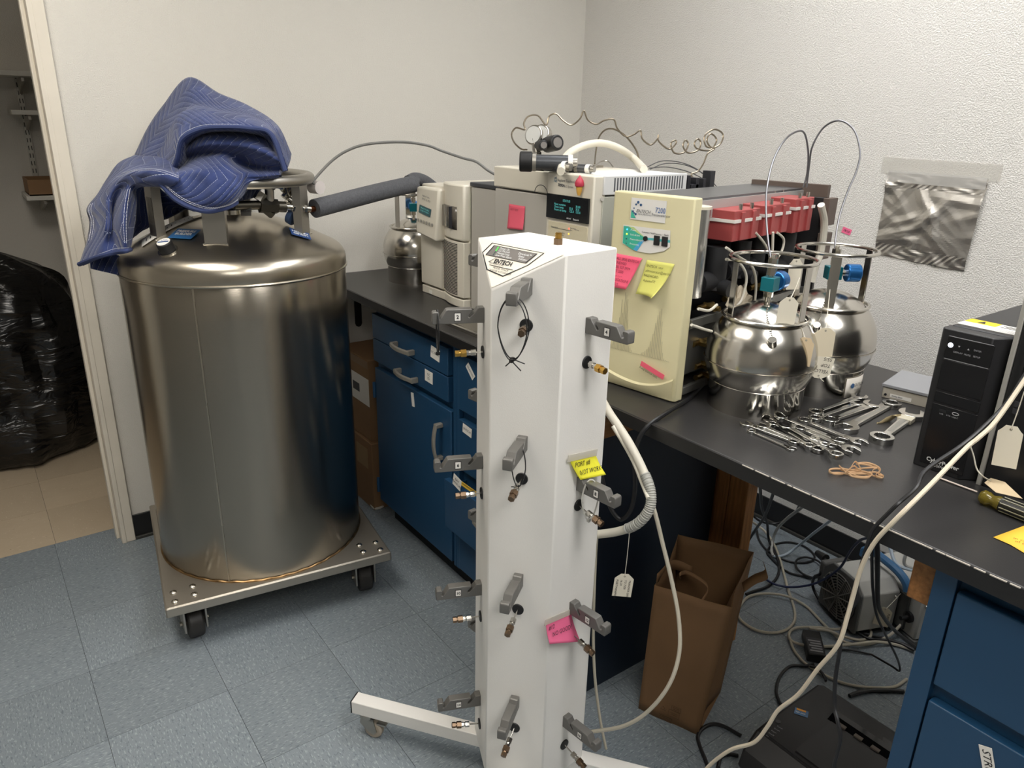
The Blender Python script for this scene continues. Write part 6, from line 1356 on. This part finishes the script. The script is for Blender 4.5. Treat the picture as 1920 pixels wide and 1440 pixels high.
hang_tag('shipping_tag', 'white tag hanging on a string in front of the computer tower', 1890, 838, depth_of(PX(1890, 838, 0.99)), 0.036, 0.075, 3, [], PD(1921, 735, depth_of(PX(1921, 735, 0.99))), m=mat('tag_card', 'd9d2c0', 0.7), face=(0.3, -0.95, 0))
t = thing('shipping_tag', 'tan tag lying on the amber screwdriver', 'tag', PZ(1880, 925, H + 0.03))
q4 = [PZ(1846, 906, H + 0.028), PZ(1858, 897, H + 0.028), PZ(1885, 905, H + 0.030), PZ(1918, 936, H + 0.026), PZ(1868, 924, H + 0.027)]
MB().add(q4, [(0, 4, 3, 2, 1)]).build('tag_card', mat('tag_tan', 'cbb796', 0.7), t, True, solid=0.0006)
MB().tube([PZ(1858, 902, H + 0.0295), PX(1845, 895, 0.9), PX(1832, 880, 0.89), PX(1826, 855, 0.885), PX(1820, 838, 0.88)], 0.0012, 6, sub=5).build('tag_string', mat('string_white', 'cfc9ba', 0.8), t, True)
# ================================================================== ON THE WALL
Fo = [PX(*q, XB - 0.003) for q in [(1667, 323), (1856, 338), (1808, 510), (1640, 476)]]
rows = []; random.seed(31); NF = 60
cr = [(random.random(), random.random(), random.uniform(0, 6.28), random.uniform(0.001, 0.0035)) for _ in range(34)]
def fold(u, v):
    h = 0
    for (a, c2, th_, am) in cr:
        s = (u - a) * math.cos(th_) + (v - c2) * math.sin(th_); h += am * max(0, 1 - abs(s) * 14) * (0.5 + 0.5 * math.sin(6 * (u * math.sin(th_) - v * math.cos(th_)) + a * 9))
    return h + 0.0009 * math.sin(u * 60 + 5 * math.sin(v * 20 + u * 9)) * (v < 0.16 or v > 0.86)
for i in range(NF + 1):
    v = i / NF; rows.append([(Fo[0] * (1 - u) + Fo[1] * u) * (1 - v) + (Fo[3] * (1 - u) + Fo[2] * u) * v + V((-fold(u, v) - 0.008 * math.sin(math.pi * v) * u, 0, 0)) for u in [j / NF for j in range(NF + 1)]])
fl = thing('foil_sheet', 'crumpled sheet of aluminium foil taped to the right wall', 'foil', (Fo[0] + Fo[2]) / 2)
MB().grid(rows, smooth=False, flip=True).build('foil', mat('aluminium_foil', 'dcd8d2', 0.42, 1.0), fl, True)
decal('tape_strip', (Fo[0] + Fo[1]) / 2 + V((-0.006, 0, -0.012)), Fo[1] - Fo[0], ZD, 0.30, 0.035, mat('foil_tape', 'cfcdc8', 0.3, alpha=0.35), fl); decal('tape_strip', (Fo[0] + Fo[1]) / 2 + V((0.0015, 0, 0.02)), Fo[1] - Fo[0], ZD, 0.36, 0.05, mat('tape_clear_thin', 'dcd9d0', 0.2, alpha=0.25), fl)
o = PX(1588, 434, XB - 0.0012); pt = thing('price_tag', 'tiny pink handwritten sticker taped to the right wall', 'sticker', o)
decal('pink_sticker', o, V((0, -0.97, -0.22)), V((0, -0.22, 0.97)), 0.034, 0.02, mat('note_pink', 'f26f98', 0.7), pt); text('18/24', 0.011, o + V((-0.0012, 0, 0)), V((0, -0.97, -0.22)), V((0, -0.22, 0.97)), M_INK, pt, align='CENTER', name='handwriting'); decal('tape', o + V((0.0006, 0.012, 0.002)), V((0, -0.97, -0.22)), V((0, -0.22, 0.97)), 0.05, 0.022, mat('tape_clear_thin', 'dcd9d0', 0.2, alpha=0.25), pt)
# ================================================================== FLOOR BESIDE THE BENCH
M_KRAFT = mat('kraft_paper', '7c5d3e', 0.8, var=0.07, vscale=7, bump=0.25, bscale=30)
bag = thing('paper_bag', 'open brown paper grocery bag with handles on the floor beside the bench', 'bag', (1.03, -0.71, 0))
b0 = [V((0.911, -0.663, 0)), V((0.973, -0.823, 0)), V((1.150, -0.755, 0)), V((1.088, -0.595, 0))]
t0 = [PZ(1228, 1098, 0.40), PZ(1374, 1140, 0.40), PZ(1414, 1036, 0.455), PZ(1272, 1003, 0.455)]
random.seed(8)
def panel(name, i, j, dent=0.0, fold_lines=()):
    rows = []
    out = ((b0[i] + b0[j]) / 2 - sum(b0, V()) / 4); out.z = 0; out.normalize()
    for a in range(15):
        v = a / 14; row = []
        for c in range(11):
            u = c / 10; q = (b0[i] * (1 - u) + b0[j] * u) * (1 - v) + (t0[i] * (1 - u) + t0[j] * u) * v
            w = -dent * math.sin(math.pi * u) * math.sin(math.pi * min(1, v * 0.8 + 0.1)) + 0.003 * math.sin(7 * u + 9 * v + i) * math.sin(math.pi * u) + sum(-0.004 * max(0, 1 - abs(v - f) * 30) for f in fold_lines) * math.sin(math.pi * u)
            row.append(q + out * w)
        rows.append(row)
    return MB().grid(rows).build(name, M_KRAFT, bag, True, solid=0.0008)
fpn = panel('front_panel', 0, 1, -0.004, (0.17, 0.36, 0.85)); panel('side_gusset', 1, 2, 0.03); panel('back_panel', 2, 3, 0.0, (0.3,)); panel('side_gusset', 3, 0, 0.03)
MB().add(b0, [(0, 1, 2, 3)]).build('bag_bottom', M_KRAFT, bag, True, solid=0.0012)
def strip(name, pts, w, up, parent):
    pts = spline([V(q) for q in pts], 8); rows = []
    for q in pts: rows.append([q - V(up) * w / 2, q + V(up) * w / 2])
    return MB().grid(rows).build(name, M_KRAFT, parent, True, solid=0.0012)
strip('handle', [PZ(1276, 1086, 0.385), PD(1275, 1078, depth_of(t0[0]) - 0.0), PD(1288, 1074, depth_of(t0[0]) + 0.02), PD(1308, 1084, depth_of(t0[0]) + 0.0), PD(1325, 1097, depth_of(t0[0]) - 0.01), PD(1327, 1110, depth_of(t0[0]) - 0.02), PD(1316, 1128, depth_of(t0[0]) - 0.03)], 0.018, (0.3, 0.3, 0.4), bag)
strip('handle_patch', [PD(1232, 1086, depth_of(t0[0]) + 0.0), PD(1262, 1060, depth_of(t0[0]) + 0.06), PD(1298, 1072, depth_of(t0[0]) + 0.06)], 0.03, (0, 0, 1), bag)
hq = t0[1] * 0.35 + t0[2] * 0.65; strip('handle', [hq + V((-0.005, 0.0, -0.05)), hq + V((0.012, -0.02, -0.02)), hq + V((0.028, -0.04, 0.0)), PD(1434, 1062, depth_of(hq) + 0.0)], 0.04, (0.35, 0.5, 0.3), bag)
fx_ = (b0[1] - b0[0]).normalized(); fy_ = (t0[0] - b0[0]).normalized(); fn_ = fx_.cross(fy_)
if fn_.dot(CAM_POS - b0[0]) < 0: fn_ = -fn_
M_BPR = mat('bag_print', '5a4028', 0.8)
def BG(u, v): return (b0[0] * (1 - u) + b0[1] * u) * (1 - v) + (t0[0] * (1 - u) + t0[1] * u) * v + fn_ * 0.006
b = MB()
for (u, v, w, h) in ((0.60, 0.135, 0.026, 0.014), (0.58, 0.09, 0.03, 0.02)):
    c = BG(u, v); m_ = frame(c, fx_, fy_)
    for (x, y, ww, hh) in ((0, h / 2, w, 0.0008), (0, -h / 2, w, 0.0008), (-w / 2, 0, 0.0008, h), (w / 2, 0, 0.0008, h), (0, 0.002, w * 0.7, 0.0012), (0, -0.003, w * 0.6, 0.0012)): b.box(x - ww / 2, x + ww / 2, y - hh / 2, y + hh / 2, 0, 0.0006, m_)
c = BG(0.40, 0.10); b.tube([c + fx_ * 0.008 * math.cos(a) + fy_ * 0.008 * math.sin(a) for a in [R(90 + 120 * i) for i in range(3)]], 0.001, 4, True)
for i in range(4): c = BG(0.47, 0.045 - 0.011 * i); b.box(-0.02 + 0.002 * i, 0.018, -0.0008, 0.0008, 0, 0.0006, frame(c, fx_, fy_))
stuff(b.build('bag_print', M_BPR, fpn, True))
# vacuum pump
ga = R(-22); pc0 = PZ(1574, 1117, 0.1)
pump = thing('vacuum_pump', 'grey vacuum pump with a round fan grille and blue carry handle', 'pump', (pc0.x, pc0.y, 0), ga)
M_PG = mat('pump_grey', 'b7b6b0', 0.5, var=0.03, vscale=8); M_PDG = mat('pump_darkgrey', '5c5c5a', 0.5)
oc = lambda hy, z0, z1, ch: [(-hy, z0), (hy, z0), (hy, z1 - ch), (hy - ch, z1), (-hy + ch, z1), (-hy, z1 - ch)]
MB().prism(oc(0.088, 0.02, 0.188, 0.035), 0.012, 0.15, 'x').build('motor_housing', M_PG, pump, bevel=0.004)
MB().prism(oc(0.09, 0.015, 0.19, 0.036), 0.0, 0.011, 'x').build('fan_cover', M_PDG, pump, bevel=0.003)
MB().box(-0.002, 0.09, 0.088, 0.112, 0.07, 0.165).build('terminal_box', M_PDG, pump, bevel=0.006)
b = MB(); gz = 0.098
for i in range(8):
    rr = 0.012 + 0.0092 * i; b.tube([(-0.006 + 0.002 * (i / 8), rr * math.cos(a), gz + rr * math.sin(a)) for a in [2 * math.pi * k / 40 for k in range(40)]], 0.0022, 6, True)
gr = b.build('fan_grille', mat('grille_grey', '77766f', 0.5), pump)
gr['kind'] = 'stuff'
MB().cyl((-0.002, 0, gz), (0.001, 0, gz), 0.078, n=40).build('fan_recess', M_DARK, pump)
for k in range(6): a = math.pi * k / 6 + 0.3; MB().tube([(-0.008, 0.078 * math.cos(a), gz + 0.078 * math.sin(a)), (-0.008, -0.078 * math.cos(a), gz - 0.078 * math.sin(a))], 0.0024, 6).build('grille_spoke', mat('grille_grey', '77766f', 0.5), pump)
MB().box(0.165, 0.33, -0.165, 0.10, 0.02, 0.165).build('pump_head', M_PG, pump, bevel=0.006); MB().box(0.155, 0.166, -0.12, 0.08, 0.03, 0.15).build('head_gasket', M_PDG, pump)
MB().box(0.16, 0.335, -0.17, 0.105, 0.0, 0.02).build('foot_plate', M_PDG, pump, bevel=0.002); MB().box(0.02, 0.14, -0.075, 0.075, 0.0, 0.02).build('rubber_feet', M_RUB, pump)
MB().tube([(0.135, 0.075, 0.185), (0.135, 0.07, 0.21), (0.138, 0.03, 0.222), (0.145, -0.06, 0.215), (0.15, -0.10, 0.195), (0.152, -0.112, 0.17)], 0.014, 10, sub=6).build('carry_handle', mat('handle_blue', '3b6a94', 0.45), pump)
MB().tube([(0.1385, 0.02 , 0.2225), (0.1392, 0.017, 0.2222)], 0.0152, 12).build('handle_band', M_PAPER, pump)
MB().cyl((0.165, -0.13, 0.085), (0.13, -0.13, 0.085), 0.007, n=12).build('knob_stem', M_BLACK, pump); MB().cyl((0.165, -0.13, 0.085), (0.155, -0.13, 0.085), 0.018, n=18).build('knob_base', M_BLACK, pump)
for (y, z) in ((-0.088, 0.135),): MB().sphere((0.135, y, z), 0.006, 12, 8).build('screw', M_SSM, pump)
MB().sphere((0.18, -0.166, 0.145), 0.006, 12, 8).build('screw', M_SSM, pump)
WMP = WM[pump.name]
def pl(x, y, z): return WMP @ V((x, y, z))
q = pl(0.14, -0.10, 0.155)
hang_tag('shipping_tag', 'cream tag hanging on a string from the vacuum pump', 1656, 1157, depth_of(pl(0.14, -0.12, 0.08)), 0.045, 0.068, -4, ['PUMP'], q, 0.01, m=mat('tag_cream', 'd6cbb2', 0.7), vert=True, face=(0.55, -0.83, 0))
# plug and cords of the pump
cable('power_cable', 'black power cable looping from the pump plug across the floor', [pl(0.03, 0.128, 0.155), PZ(1540, 1075, 0.12), PZ(1528, 1082, 0.09), PZ(1524, 1095, 0.05), PZ(1528, 1110, 0.02), PZ(1540, 1130, 0.006), PZ(1565, 1160, 0.006), PZ(1595, 1178, 0.006), PZ(1625, 1190, 0.006), PZ(1665, 1200, 0.006), PZ(1705, 1212, 0.006), PZ(1740, 1225, 0.006)], 0.005, M_CAB)
b = MB(); b.cyl(pl(0.03, 0.125, 0.155), pl(0.03, 0.17, 0.15), 0.016, 0.011, n=12); b.build('cord_plug', M_BLACK, pump, True)
# printer
pr = thing('laser_printer', 'black laser printer with a glossy paper slot on the floor under the bench', 'printer', (0.90, -0.992, 0))
M_PRT = mat('printer_black', '242324', 0.48, bump=0.1, bscale=500); M_PRG = mat('printer_gloss', '101012', 0.15)
D_, W_ = 0.345, -0.352
MB().box(0.012, D_, W_, 0.0, 0.0, 0.13).build('lower_body', M_PRT, pr, bevel=0.006)
MB().prism([(0.0, 0.095), (0.012, 0.135), (0.055, 0.168), (0.10, 0.172), (D_ - 0.03, 0.172), (D_, 0.155), (D_, 0.128), (0.0, 0.085)], W_, 0.0, 'y', Matrix(((0, 0, 1, 0), (0, 1, 0, 0), (1, 0, 0, 0), (0, 0, 0, 1)))).build('top_shell', M_PRT, pr, bevel=0.008)
MB().box(-0.001, 0.012, W_ + 0.03, -0.03, 0.005, 0.086).build('front_tray', mat('printer_grey', '4a4745', 0.5), pr, bevel=0.003)
# output recess: sloped bed, back slot with rollers
MB().add([(0.075, -0.095, 0.1722), (0.075, W_ + 0.03, 0.1722), (0.24, W_ + 0.03, 0.1726), (0.24, -0.095, 0.1726)], [(3, 2, 1, 0)]).build('paper_bed', mat('printer_bed', '1b1a1b', 0.4), pr)
MB().prism([(0.225, 0.172), (0.262, 0.172), (0.262, 0.180), (0.245, 0.180)], W_ + 0.03, -0.085, 'y', Matrix(((0, 0, 1, 0), (0, 1, 0, 0), (1, 0, 0, 0), (0, 0, 0, 1)))).build('slot_hood', M_PRG, pr)
for i in range(5): MB().box(0.226, 0.236, -0.13 - i * 0.042, -0.11 - i * 0.042, 0.1727, 0.1765).build('exit_roller', mat('roller_grey', '6c6258', 0.5), pr)
MB().box(0.08, 0.16, -0.265, -0.235, 0.1727, 0.175).build('paper_stop', mat('printer_bed', '1b1a1b', 0.4), pr)
MB().box(0.06, 0.0615, W_ + 0.02, -0.01, 0.1705, 0.1722).build('cover_seam', M_DARK, pr)
q = WM[pr.name].inverted() @ PZ(1503, 1337, 0.1725); st = decal('energy_sticker', q, V((0.45, -0.9, 0)), V((0.9, 0.45, 0)), 0.032, 0.022, mat('sticker_steelblue', '4a6f96', 0.4), pr, world=False); decal('sticker_band', q + V((0.006, 0.004, 0.0008)), V((0.45, -0.9, 0)), V((0.9, 0.45, 0)), 0.022, 0.006, mat('sticker_orange', 'e09a35', 0.4), st, world=False); text('high yield', 0.006, q + V((-0.004, 0, 0.0012)), V((0.45, -0.9, 0)), V((0.9, 0.45, 0)), M_WHT, st, world=False, align='CENTER')
for i, s in enumerate(('Toner', 'Drum', 'Paper', 'Ready', 'Go')): text(s, 0.006, WM[pr.name].inverted() @ PZ(1457 - 5.2 * i, 1362 + 4.2 * i, 0.1725), V((0.2, -0.98, 0)), V((0.98, 0.2, 0)), M_PGREY, pr, world=False)
q = WM[pr.name].inverted() @ PZ(1460, 1354, 0.1725); MB().cyl(q, q + V((0, 0, 0.001)), 0.006, n=18).build('go_button', mat('button_dark', '3a3a3c', 0.4), pr)
MB().prism([(0.27, -0.20), (0.27, -0.28), (0.285, -0.285), (0.285, -0.195)], 0.1718, 0.1724).build('model_plate', mat('plate_dark', '3d3c3d', 0.4), pr)
# power brick
br = thing('power_adapter', 'black power adapter brick with a printed label on the floor', 'power adapter', (1.535, -0.805, 0), R(41))
MB().box(-0.06, 0.06, -0.027, 0.027, 0, 0.032).build('brick_body', mat('brick_black', '161618', 0.4), br, bevel=0.005); MB().box(-0.05, 0.02, -0.022, 0.022, 0.032, 0.0325).build('spec_label', mat('label_dark', '2f2f33', 0.35), br)
for i in range(5): MB().box(-0.046 + 0.012 * i, -0.040 + 0.012 * i, -0.019, 0.018 - 0.005 * (i % 2), 0.0325, 0.0328).build('print_line', M_PGREY, br)
# cables on the floor
def CA(x, y, z=0.006): return PZ(1280 + x / 2.7696, 920 + y / 2.7696, z)
def fc(name, label, pts, r, m, z=0.006):
    pts = [(q[0], q[1], q[2] if len(q) > 2 else z) for q in pts]
    P_ = [CA(x, y, max(r + 0.0005, zz)) for x, y, zz in pts]
    def up_(q, q2):                                       # run on in the same direction to the underside of the bench
        d = q - q2; k_ = (0.895 - q.z) / max(0.02, d.z); e = q + d * k_; e.x = min(max(e.x, 0.8), 1.9); e.y = max(min(e.y, -0.58), -1.2)
        return [(q * 0.55 + e * 0.45), e]
    if pts[0][2] >= 0.25: P_ = up_(P_[0], P_[1])[::-1] + P_
    if pts[-1][2] >= 0.25: P_ = P_ + up_(P_[-1], P_[-2])
    return cable(name, label, P_, r, m, 'cable', 8, 8)
fc('white_cable', 'off-white cable making the large loop on the floor beside the paper bag', [(345, 150, .06), (430, 215, .03), (480, 290), (510, 370), (545, 500), (585, 640), (560, 710), (480, 740), (380, 725), (300, 670), (292, 620), (340, 555), (430, 537, .012), (540, 550, .016), (640, 600), (720, 680), (790, 750, .012), (850, 790, .012), (920, 803, .012), (1000, 790), (1080, 750, .02), (1150, 680, .05), (1205, 600, .09)], 0.0045, M_CABW)
fc('white_cable', 'off-white cable with the small loop in front of the vacuum pump', [(1200, 830), (1100, 800), (1000, 787, .018), (880, 800, .02), (700, 812, .012), (580, 790), (553, 750), (590, 715), (700, 712, .012), (800, 722, .018), (900, 700), (970, 720), (975, 760), (920, 778), (830, 757, .02), (760, 730, .022), (700, 722, .022), (660, 716, .022)], 0.0045, M_CABW, 0.008)
fc('white_cable', 'off-white cable sweeping round the power adapter behind the printer', [(556, 762), (580, 830), (640, 900), (740, 960), (850, 1005), (980, 1025), (1100, 1020), (1165, 980)], 0.0042, M_CABW)
fc('black_cable', 'black cable coming down past the back leg of the bench', [(475, 8, .5), (430, 130, .25), (380, 205, .1), (345, 260, .02), (310, 330)], 0.005, M_CAB)
fc('black_cable', 'black cable dropping beside the back leg and curling on the floor', [(405, 0, .5), (412, 90, .3), (440, 170, .12), (450, 260, .02), (500, 370, .012), (492, 450), (440, 500), (370, 525), (330, 540)], 0.005, M_CAB)
fc('black_cable', 'black cable sagging under the bench in front of the baseboard', [(355, 120, .10), (400, 158, .07), (470, 174, .05), (540, 155, .08), (590, 110, .16), (612, 68, .25)], 0.0045, M_CAB)
fc('black_cable', 'thin black cable coiled in an oval on the floor under the bench', [(385, 200), (400, 260), (450, 320), (540, 365), (620, 377), (680, 362), (680, 330), (630, 290), (550, 270), (470, 285), (440, 320), (460, 350), (510, 400), (560, 430), (620, 445), (690, 458)], 0.004, M_CAB, 0.005)
fc('black_cable', 'thin black cable in a small ring behind the pump plug', [(735, 395, .03), (700, 365), (640, 348), (595, 362), (590, 395), (620, 430), (670, 452), (720, 452)], 0.004, M_CAB, 0.014)
fc('navy_cable', 'navy blue cable hanging from the bench over the pump', [(432, 462, .01), (480, 488, .012), (560, 503, .02), (660, 492, .06), (740, 460, .12), (820, 400, .22), (870, 320, .32), (920, 262, .42), (970, 240, .5)], 0.004, mat('cable_navy', '1f2b52', 0.45))
M_PTB = mat('tube_bluewhite', 'b9c6d2', 0.35)
fc('plastic_tube', 'pale blue plastic tube slanting from the bench to the floor', [(775, 153, .3), (680, 225, .16), (600, 290, .05), (540, 332, .01), (490, 345, .008), (468, 338)], 0.005, M_PTB, 0.008)
fc('plastic_tube', 'milky plastic tube curving down beside the slanting one', [(605, 100, .3), (540, 150, .18), (490, 205, .08), (468, 265, .02), (464, 318), (472, 342)], 0.0055, mat('tube_milky', 'b8b7b2', 0.4), 0.009)
cable('plastic_tube', 'pale blue plastic tube rising from the top of the pump', [pl(0.23, -0.08, 0.165), pl(0.23, -0.075, 0.20), PD(1683, 1060, depth_of(pl(0.22, -0.06, 0.2))), PD(1668, 1025, depth_of(pl(0.25, 0, 0.3))), PD(1655, 1015, depth_of(pl(0.25, 0, 0.3)))], 0.0055, M_PTB, 'tubing')
cable('plastic_tube', 'milky plastic tube standing up from the pump beside the blue one', [pl(0.245, -0.085, 0.165), pl(0.245, -0.08, 0.21), PD(1698, 1060, depth_of(pl(0.24, -0.07, 0.2))), PD(1702, 1030, depth_of(pl(0.25, -0.05, 0.3)))], 0.0055, mat('tube_milky', 'b8b7b2', 0.4), 'tubing')
def hang(name, label, pts, r, m): return cable(name, label, [PX(1280 + x / 2.7696, 920 + y / 2.7696, X) for x, y, X in pts], r, m)
hang('black_cable', 'thin black wire dangling from the bench edge to a sharp bend near the cabinet', [(985, 255, .80), (985, 400, .85), (990, 520, .9), (1010, 650, 1.0), (1060, 760, 1.15), (1110, 860, 1.3), (1128, 910, 1.4), (1125, 938, 1.44), (1085, 912, 1.44), (980, 852, 1.46)], 0.0028, M_CAB)
fc('black_cable', 'thin black wire lying on the floor past the power adapter', [(980, 852), (880, 832), (800, 826), (730, 820), (700, 828, .012)], 0.0028, M_CAB)
hang('black_cable', 'black cable hanging from the bench edge beside the pump', [(1005, 240, .80), (1012, 330, .85), (1013, 500, 1.0), (1018, 600, 1.1), (1050, 665, 1.25), (1090, 715, 1.4), (1150, 770, 1.5), (1205, 812, 1.56)], 0.005, M_CAB)
fc('black_cable', 'pair of black cable and pump cord running to the blue cabinet', [(860, 705), (960, 768), (1050, 778), (1130, 795), (1205, 832)], 0.005, M_CAB, 0.012)
fc('black_cable', 'black adapter lead curling back to the printer', [(685, 905, .012), (640, 912), (560, 915), (505, 970), (488, 1040), (500, 1090), (515, 1118)], 0.0045, M_CAB)
fc('black_cable', 'short black lead arching behind the printer from the power adapter', [(660, 912), (700, 925), (730, 955), (745, 990)], 0.004, M_CAB, 0.012)
fc('black_cable', 'black cable lying flat between the printer and the cabinet', [(1150, 1045), (1050, 1040), (960, 1042), (900, 1055), (868, 1068)], 0.006, M_CAB, 0.007)
fc('black_cable', 'black cable looping on the floor in front of the printer', [(305, 1275), (220, 1228), (160, 1215), (110, 1235), (80, 1278), (95, 1340), (120, 1400), (135, 1445)], 0.005, M_CAB)
fc('black_cable', 'black cable end running out under the printer front', [(290, 1378), (240, 1372), (200, 1388), (185, 1440)], 0.005, M_CAB)
